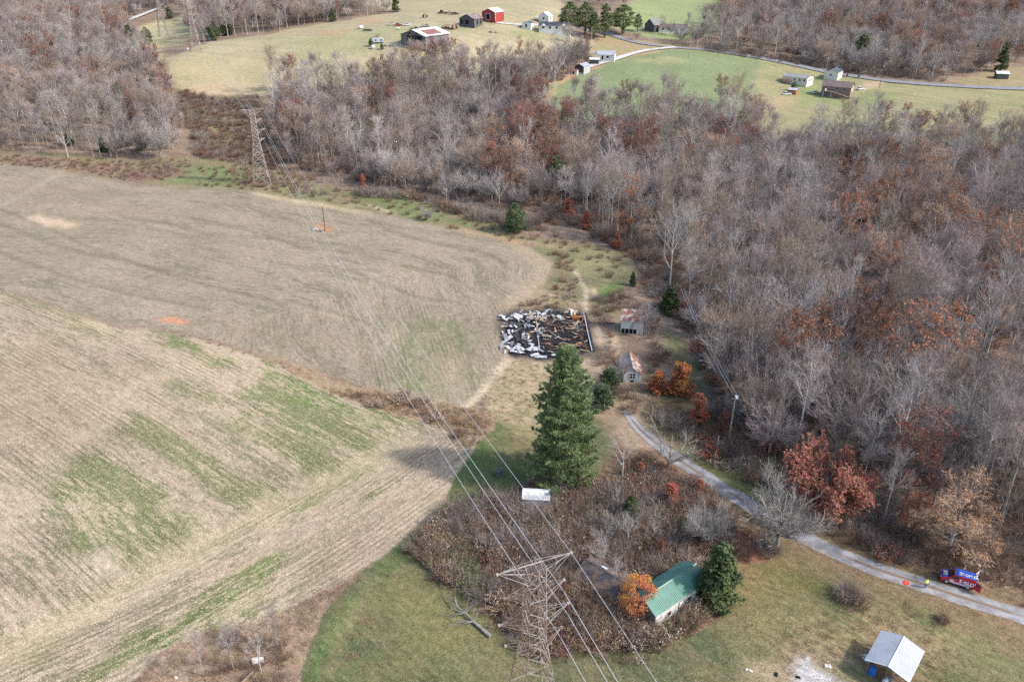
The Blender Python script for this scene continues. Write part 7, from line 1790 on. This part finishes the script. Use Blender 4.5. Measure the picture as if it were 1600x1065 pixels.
# the van with its painted sides
f_ = g(1478, 911); r_w = g(1511, 921)
angV = math.degrees(math.atan2(r_w.y - f_.y, r_w.x - f_.x)); wb = math.hypot(r_w.x - f_.x, r_w.y - f_.y)
van = empty('van', f_.lerp(r_w, .5), R(angV), 'red and blue advertising van with SOLD on its side and rear doors open', 'van')
V_RED = paint('van_red', (0.50, 0.022, 0.035)); V_BLUE = paint('van_blue', (0.035, 0.10, 0.52)); V_WHITE = paint('van_white', (0.78, 0.78, 0.80))
# frame: +x to the rear, near side at y = 0, far side at y = W
Wv = 1.85; xf = -wb / 2 - .85; xr = wb / 2 + .75; k = (xr - xf) / 4.7
low = [(xf, .35), (xf - .03, .70), (xf + .10, .92), (xf + 1.0 * k, 1.10), (xf + 1.05 * k, 1.12), (xr, 1.12), (xr + .03, .4), (xr, .32)]
MB().prism(low, 0, Wv, 1).build('body', V_RED, van)
up = [(xf + 1.05 * k, 1.121), (xf + 1.75 * k, 1.72), (xf + 2.1 * k, 1.80), (xr - .03, 1.80), (xr, 1.121)]
mb = MB(); n_ = len(up); ins = .12
vs = [Vector((x, 0 + ins * (z - 1.12) / .68, z)) for x, z in up] + [Vector((x, Wv - ins * (z - 1.12) / .68, z)) for x, z in up]
mb.add(vs, [(i, (i + 1) % n_, n_ + (i + 1) % n_, n_ + i) for i in range(n_)] + [tuple(range(n_ - 1, -1, -1)), tuple(range(n_, 2 * n_))]); mb.build('upper_body', V_RED, van)
MB().add([(xf + 1.82 * k, .14, 1.765), (xf + 2.12 * k, .14, 1.835), (xr - .02, .14, 1.835), (xr - .02, Wv - .14, 1.835), (xf + 2.12 * k, Wv - .14, 1.835), (xf + 1.82 * k, Wv - .14, 1.765), (xf + 1.82 * k, .14, 1.60), (xr - .02, .14, 1.70), (xr - .02, Wv - .14, 1.70), (xf + 1.82 * k, Wv - .14, 1.60)],
         ((0, 1, 4, 5), (1, 2, 3, 4), (6, 9, 8, 7), (0, 6, 7, 2, 1), (5, 4, 3, 8, 9), (0, 5, 9, 6), (2, 7, 8, 3))).build('roof', V_BLUE, van)
MB().add([(xf + .02, .10, .93), (xf + 1.02 * k, .08, 1.125), (xf + 1.02 * k, Wv - .08, 1.125), (xf + .02, Wv - .10, .93), (xf + .02, .10, .88), (xf + 1.02 * k, .08, 1.05), (xf + 1.02 * k, Wv - .08, 1.05), (xf + .02, Wv - .10, .88)],
         ((0, 1, 2, 3), (4, 7, 6, 5), (0, 4, 5, 1), (3, 2, 6, 7), (0, 3, 7, 4), (1, 5, 6, 2))).build('bonnet', V_BLUE, van)
MB().box(xf + .3, .5, 1.0, xf + .8, 1.35, 1.12).build('bonnet_sticker', V_WHITE, van)
# windscreen and side window
MB().add([(xf + 1.08 * k, .12, 1.16), (xf + 1.70 * k, .18, 1.715), (xf + 1.70 * k, Wv - .18, 1.715), (xf + 1.08 * k, Wv - .12, 1.16), (xf + 1.06 * k, .12, 1.185), (xf + 1.68 * k, .18, 1.745), (xf + 1.68 * k, Wv - .18, 1.745), (xf + 1.06 * k, Wv - .12, 1.185)],
         ((0, 3, 2, 1), (4, 5, 6, 7), (0, 1, 5, 4), (1, 2, 6, 5), (2, 3, 7, 6), (3, 0, 4, 7))).build('windscreen', P_GLASS, van)
for y0, y1 in ((-.012, .11), (Wv - .11, Wv + .012)):
    MB().prism([(xf + 1.25 * k, 1.14), (xf + 1.80 * k, 1.62), (xf + 2.35 * k, 1.62), (xf + 2.45 * k, 1.14)], y0, y1, 1).build('side_window', P_GLASS, van)
MB().box(xf + 1.7 * k, -.018, .40, xr - .9, -.002, .58).build('rocker_stripe', paint('van_pale_blue', (0.45, 0.55, 0.75)), van)
MB().box(xf + 1.7 * k, -.016, .585, xr - .3, -.002, .64).build('white_stripe', V_WHITE, van)
MB().tube((xf + 1.55 * k, -.03, .72), (xf + 1.55 * k, -.002, .72), .30, .30, 14).build('side_badge', paint('van_sticker', (0.66, 0.55, 0.50)), van)
for x in (-wb / 2, wb / 2):
    for y in (.10, Wv - .10):
        o = MB().tube((x, y - .11, .34), (x, y + .11, .34), .345, .345, 18).build('wheel', P_TYRE, van)
        s_ = -1 if y < 1 else 1
        MB().tube((x, y + s_ * .10, .34), (x, y + s_ * .135, .34), .235, .21, 14).build('rim', P_RIM, o)
for y in (.18, Wv - .48): MB().box(xf - .045, y, .66, xf + .02, y + .30, .84).build('headlight', V_WHITE, van)
MB().box(xf - .06, .1, .33, xf + .1, Wv - .1, .5).build('bumper', P_DARK, van)
MB().box(xr + .003, .12, .5, xr + .02, Wv - .12, 1.74).build('load_opening', P_DARK, van)
for y, mm, a_ in ((-.02, V_RED, -38), (Wv + .02, V_WHITE, 62)):
    d_ = empty('door_hinge', (xr + .02, y, 0), R(0)); d_.parent = van
    bpy.data.objects.remove(d_)
    s_ = 1 if y < 1 else -1
    M = Matrix.Translation((xr + .03, y, 0)) @ Matrix.Rotation(R(a_), 4, 'Z')
    dr = MB().box(0, -.03, .42, .88, .03, 1.74, M).build('rear_door', mm, van)
    MB().box(.14, -.042, 1.15, .76, -.031, 1.6, M).build('door_window', P_GLASS if y < 1 else P_GALV, dr)
MB().box(xr + .0, .3, .34, xr + .45, Wv - .2, .5).build('rear_step', V_BLUE, van)
MB().box(xr + .12, .45, .505, xr + .4, 1.0, .62).build('white_box', V_WHITE, van)
def lettering(txt, size, M, m, parent, name='lettering', extr=.008, bold=.02):
    cu = bpy.data.curves.new('lettering', 'FONT'); cu.body = txt; cu.size = size; cu.extrude = extr; cu.offset = bold; cu.align_x = 'LEFT'; cu.resolution_u = 3
    t = bpy.data.objects.new('t', cu); link(t)
    dg = bpy.context.evaluated_depsgraph_get(); me = bpy.data.meshes.new_from_object(t.evaluated_get(dg)); bpy.data.objects.remove(t)
    me.transform(M); me.materials.clear(); me.materials.append(m)
    o = link(bpy.data.objects.new(name, me)); o.parent = parent
    return o
MX = Matrix.Rotation(R(90), 4, 'X')
sx0 = xf + 2.52 * k
lettering('S', .78, Matrix.Translation((sx0, -.02, .84)) @ MX, V_WHITE, van)
lettering('L', .72, Matrix.Translation((sx0 + 1.02, -.02, .76)) @ MX, V_WHITE, van)
lettering('D', .72, Matrix.Translation((sx0 + 1.36, -.02, .74)) @ MX, V_WHITE, van)
ball = MB().tube((sx0 + .76, -.035, 1.0), (sx0 + .76, -.004, 1.0), .25, .25, 18).build('ball_logo', V_WHITE, van)
MB().box(sx0 + .54, -.042, .93, sx0 + .98, -.036, 1.03).build('blue_band', V_BLUE, ball); MB().box(sx0 + .62, -.042, .80, sx0 + .90, -.036, .86).build('blue_band', V_BLUE, ball)
lettering('ZOOM FA', .58, Matrix.Translation((xf + 2.35 * k, .42, 1.838)) @ Matrix.Diagonal((.92, 1.4, 1, 1)), V_WHITE, van, bold=.012)

# ------------------------------------------------------------------ the person in the hi-vis vest
def figure(loc, face):
    root = empty('person', loc, face, 'person in hi-vis yellow vest and blue trousers standing on the gravel road', 'person')
    J = {'pelvis': (0, 0, .95), 'waist': (0, 0, 1.10), 'chest': (0, .01, 1.32), 'neck': (0, .0, 1.49), 'head': (0, .02, 1.62), 'crown': (0, .01, 1.75),
         'hipl': (-.10, 0, .90), 'kneel': (-.12, .03, .50), 'anklel': (-.13, -.02, .09), 'toel': (-.14, .13, .04), 'hipr': (.10, 0, .90), 'kneer': (.12, .0, .50), 'ankler': (.13, -.03, .09), 'toer': (.15, .12, .04),
         'shl': (-.19, 0, 1.43), 'ell': (-.27, .03, 1.16), 'wrl': (-.20, .22, 1.05), 'hal': (-.13, .29, 1.06), 'shr': (.19, 0, 1.43), 'elr': (.27, .03, 1.16), 'wrr': (.20, .22, 1.05), 'har': (.13, .29, 1.06)}
    rad = {'pelvis': .155, 'waist': .14, 'chest': .165, 'neck': .06, 'head': .10, 'crown': .07, 'hipl': .10, 'hipr': .10, 'kneel': .065, 'kneer': .065, 'anklel': .045, 'ankler': .045, 'toel': .04, 'toer': .04,
           'shl': .065, 'shr': .065, 'ell': .048, 'elr': .048, 'wrl': .032, 'wrr': .032, 'hal': .035, 'har': .035}
    E = [('pelvis', 'waist'), ('waist', 'chest'), ('chest', 'neck'), ('neck', 'head'), ('head', 'crown'), ('pelvis', 'hipl'), ('hipl', 'kneel'), ('kneel', 'anklel'), ('anklel', 'toel'), ('pelvis', 'hipr'), ('hipr', 'kneer'), ('kneer', 'ankler'), ('ankler', 'toer'),
         ('chest', 'shl'), ('shl', 'ell'), ('ell', 'wrl'), ('wrl', 'hal'), ('chest', 'shr'), ('shr', 'elr'), ('elr', 'wrr'), ('wrr', 'har')]
    kk = list(J); me = bpy.data.meshes.new('body'); me.from_pydata([J[q] for q in kk], [(kk.index(a), kk.index(b)) for a, b in E], [])
    o = link(bpy.data.objects.new('body', me)); md = o.modifiers.new('skin', 'SKIN'); md.use_smooth_shade = True
    for i, q in enumerate(kk): me.skin_vertices[0].data[i].radius = (rad[q],) * 2
    me.skin_vertices[0].data[0].use_root = True
    o.modifiers.new('sub', 'SUBSURF').levels = 2
    dg = bpy.context.evaluated_depsgraph_get(); m2 = bpy.data.meshes.new_from_object(o.evaluated_get(dg)); bpy.data.objects.remove(o)
    skin = mat('skin', (0.50, 0.31, 0.22), None, .6, grain=.03); vest = mat('hi_vis_yellow', (0.66, 0.82, 0.16), None, .8, grain=.05); jeans = mat('blue_trousers', (0.07, 0.12, 0.34), None, .85, grain=.1); hair = mat('dark_hair', (0.04, 0.03, 0.025), None, .8); boot = mat('boots', (0.05, 0.04, 0.03), None, .8)
    for m_ in (skin, vest, jeans, hair, boot): m2.materials.append(m_)
    for f in m2.polygons:
        c = f.center
        if c.z > 1.50: f.material_index = 3 if (c.z > 1.68 or (c.z > 1.56 and c.y < -.01)) else 0
        elif c.z > .93: f.material_index = 0 if (c.y > .20 and c.z < 1.15) else 1
        elif c.z > .10: f.material_index = 2
        else: f.material_index = 4
    b = link(bpy.data.objects.new('body', m2)); b.parent = root
    nz = MB().box(-.015, .11, 1.60, .015, .145, 1.64).build('nose', skin, root)
    band = MB()
    for a in np.linspace(0, 2 * math.pi, 13)[:-1]:
        b_ = a + 2 * math.pi / 12; band.tube((.172 * math.cos(a), .15 * math.sin(a), 1.17), (.172 * math.cos(b_), .15 * math.sin(b_), 1.17), .022, .022, 4)
    band.build('reflective_band', P_WHITE, root)
    for s in (-1, 1):
        for k_ in range(4): MB().tube((s * (.13 - .0 * k_), .30, 1.04 + k_ * .016), (s * .09, .35, 1.035 + k_ * .016), .009, .007, 5).build('finger', skin, root)
        MB().tube((s * .12, .29, 1.08), (s * .08, .31, 1.10), .010, .008, 5).build('thumb', skin, root)
    MB().box(-.10, .33, 1.02, .10, .40, 1.06).build('remote_control', P_DARK, root)
    return root
figure(g(1445, 918.5), R(200))

# ------------------------------------------------------------------ small things on the ground
rd = empty('landing_pad', g(1415.5, 911) + Vector((0, 0, .06)), 0, 'round red mat lying flat on the gravel road left of the person', 'mat')
MB().tube((0, 0, 0), (0, 0, .02), .46, .46, 24).build('mat', mat('red_fabric', (0.70, 0.035, 0.02), None, .8, grain=.05), rd)
MB().tube((0, 0, .022), (0, 0, .026), .16, .16, 16).build('centre_mark', mat('pale_red', (0.75, 0.16, 0.12), None, .8), rd)
# fallen tree
ft = empty('fallen_tree', g(740, 975), 0, 'fallen dead grey tree lying on the lawn beside the thicket', 'fallen tree')
FT = g(740, 975)
def fl(u, v, h=.15): p = g(u, v); return p - FT + Vector((0, 0, h))
tk_ = [fl(766, 996, .25), fl(752, 984, .28), fl(740, 974, .3), fl(728, 962, .5), fl(715, 954, .7), fl(702, 946, .9)]
mb = MB()
for i in range(5): mb.tube(tk_[i], tk_[i + 1], .26 - i * .045, .26 - (i + 1) * .045, 7)
mb.build('trunk', B_GREY, ft)
mb = MB(); rr_ = random.Random(3)
for (a, tips_) in ((2, [(720, 980, .3), (700, 983, .4), (712, 975, .6)]), (3, [(700, 968, .4), (706, 962, 1.2), (690, 965, .5)]), (4, [(698, 940, .5), (708, 935, 1.3), (712, 930, 1.8)]), (3, [(740, 950, 1.5), (748, 955, 1.8), (735, 945, 2.0)]), (2, [(752, 962, 1.5), (745, 955, 1.8)])):
    for (u, v, h) in tips_:
        e = fl(u, v, h); m_ = tk_[a].lerp(e, .5) + Vector((rr_.uniform(-.3, .3), rr_.uniform(-.3, .3), rr_.uniform(0, .3)))
        mb.tube(tk_[a], m_, .07, .045, 4); mb.tube(m_, e, .045, .015, 4)
        for q in range(9):
            t = rr_.uniform(.2, 1); s0 = m_.lerp(e, t); mb.tube(s0, s0 + Vector((rr_.uniform(-.7, .7), rr_.uniform(-.5, .9), rr_.uniform(-.1, .6))), .018, .006, 3)
mb.build('branch', B_GREY, ft)
# table, sheet, scraps
tb_ = empty('picnic_table', g(780, 741), .5, 'dark weathered table standing on the grass left of the pine', 'table')
for k_ in range(5): MB().box(-.9, -.42 + k_ * .17, .72, .9, -.28 + k_ * .17, .76).build('board', P_DARKW, tb_)
for x in (-.7, .7):
    for y in (-.3, .3): MB().box(x - .05, y - .05, 0, x + .05, y + .05, .72).build('leg', P_DARKW, tb_)
for y in (-.75, .75): MB().box(-.9, y - .12, .42, .9, y + .12, .46).build('bench', P_DARKW, tb_)
wsx = empty('sheet_metal', g(403, 1034), .3, 'crumpled white metal sheet lying in the brush pile at the bottom left', 'metal sheet')
wsx.scale = (.75, .75, .75); MB().box(-.85, -.6, .55, .12, .6, .58, Matrix.Rotation(.25, 4, 'X')).build('panel', P_WHITE, wsx); MB().box(.1, -.55, .58, .85, .5, .61, Matrix.Rotation(.15, 4, 'X') @ Matrix.Rotation(.3, 4, 'Y')).build('panel', P_WHITE, wsx)
lgx = empty('log', g(384, 1063), R(60), 'thick pale log lying at the bottom edge left of the white sheet', 'log'); MB().tube((-1.3, 0, .2), (1.3, 0, .3), .22, .17, 8).build('trunk', P_WOOD, lgx)
def rag(u, v, lab, m, s=.4, name='litter', cat='litter'):
    o = empty(name, g(u, v), random.uniform(0, 3), lab, cat)
    MB().prism([(-s, 0), (-s * .6, s * .45), (s * .1, s * .3), (s * .7, s * .5), (s, 0)], -s * .5, s * .6, 1).build('lump', m, o)
rag(1458, 871, 'white scrap of rubbish in the leaves above the person', P_WHITE, .35)
rag(1535, 893, 'larger white scrap of rubbish in brush behind the van', P_WHITE, .45); rag(1541, 895, 'smaller white scrap right of the larger one behind the van', P_WHITE, .3)
rag(1213, 1054, 'black round lump on the grass left of the chalky patch', P_DARK, .35, 'rubbish_bag', 'bag'); rag(1247, 1058, 'dark scrap on the chalky patch at the bottom edge', P_DARK, .3)
rag(1167, 1046, 'left one of two white stones on the lawn near the bottom edge', P_WHITE, .22, 'stone', 'stone'); rag(1173, 1048, 'right one of two white stones on the lawn near the bottom edge', P_WHITE, .22, 'stone', 'stone')
rag(1293, 1041, 'long white scrap beside the chalky patch', P_WHITE, .45); rag(1276, 891, 'pale stone in the grass left of the round lawn bush', P_WOOD, .3, 'stone', 'stone')
rag(275, 1058, 'white scrap in the dead grass at the bottom left', P_WHITE, .25)
rag(492, 359, 'pale rubble heap left of the short pole in the bean field', P_GALV, 1.0, 'rubble_heap', 'heap'); rag(500, 362, 'dark rubble between pale heap and short pole', P_DARKW, .7, 'rubble_heap', 'heap')
rag(1022, 92, 'small dark bush beside the white gravel drive', P_DARK, .5, 'small_bush', 'bush')
rag(950, 403, 'black speck of an object in the small upper meadow', P_DARK, .45, 'feeder', 'feeder')
rag(293, 77, 'small white box between the feet of the pasture corner pylon', P_WHITE, .9, 'trough', 'trough')
for (u, v, lab) in ((1323, 122, 'dark post box by the far road nearest the cream garage'), (1341, 124, 'dark post box by the far road farther from the garage')):
    o = empty('post_box', g(u, v), 0, lab, 'post box'); MB().box(-.12, -.12, 0, .12, .12, 1.1).build('post', P_DARKW, o); MB().box(-.35, -.5, 1.1, .35, .5, 1.8).build('box', P_DARK, o)
# bushes on the lawn with their dead leaves
def lawnbush(u, v, keys, lab, n, R0, s0=.8, nm='lawn_bush'):
    p = g(u, v); o = empty(nm, p, 0, lab, 'bush'); rr = random.Random(int(u))
    for i in range(n):
        a = rr.uniform(0, 6.28); r = R0 * math.sqrt(rr.random()); k = rr.choice(keys)
        for q_, me in PROTO[k]:
            c = link(bpy.data.objects.new(q_, me)); c.parent = o; c.location = (r * math.cos(a), r * math.sin(a), 0); c.rotation_euler = (rr.uniform(-.2, .2), rr.uniform(-.2, .2), rr.uniform(0, 6)); c.scale = (s0 * rr.uniform(.7, 1.2),) * 3
lawnbush(1330, 938, ['bush_brown0', 'bush_brown1', 'bush_bare', 'bush_grey'], 'round brown bush with a broken grey stem on the lawn below the road', 13, 1.7, .75)
lawnbush(1468, 968, ['bush_brown0', 'bush_bare'], 'small brown bush on the lawn right of the larger round one', 5, .8, .6)
lawnbush(632, 866, ['bush_brown0', 'grass_brown'], 'small brown brush heap on the lawn left of the thicket', 4, .7, .4)
lawnbush(1204, 866, ['bush_brown1', 'bush_grey', 'bush_green'], 'leafy brush around the foot of the broad fan-shaped tree', 6, 1.4, .6)
for i, (u, v, lab) in enumerate(((608, 900, 'tan grass clump highest of four on the lawn left of the fallen tree'), (568, 972, 'second tan grass clump down the lawn, left of the fallen tree'), (556, 992, 'third tan grass clump down the lawn edge'), (547, 1024, 'lowest tan grass clump on the lawn edge'))):
    lawnbush(u, v, ['grass_straw', 'grass_tall'], lab, 6 if i else 3, .75 if i else .35, .6, 'grass_clump')
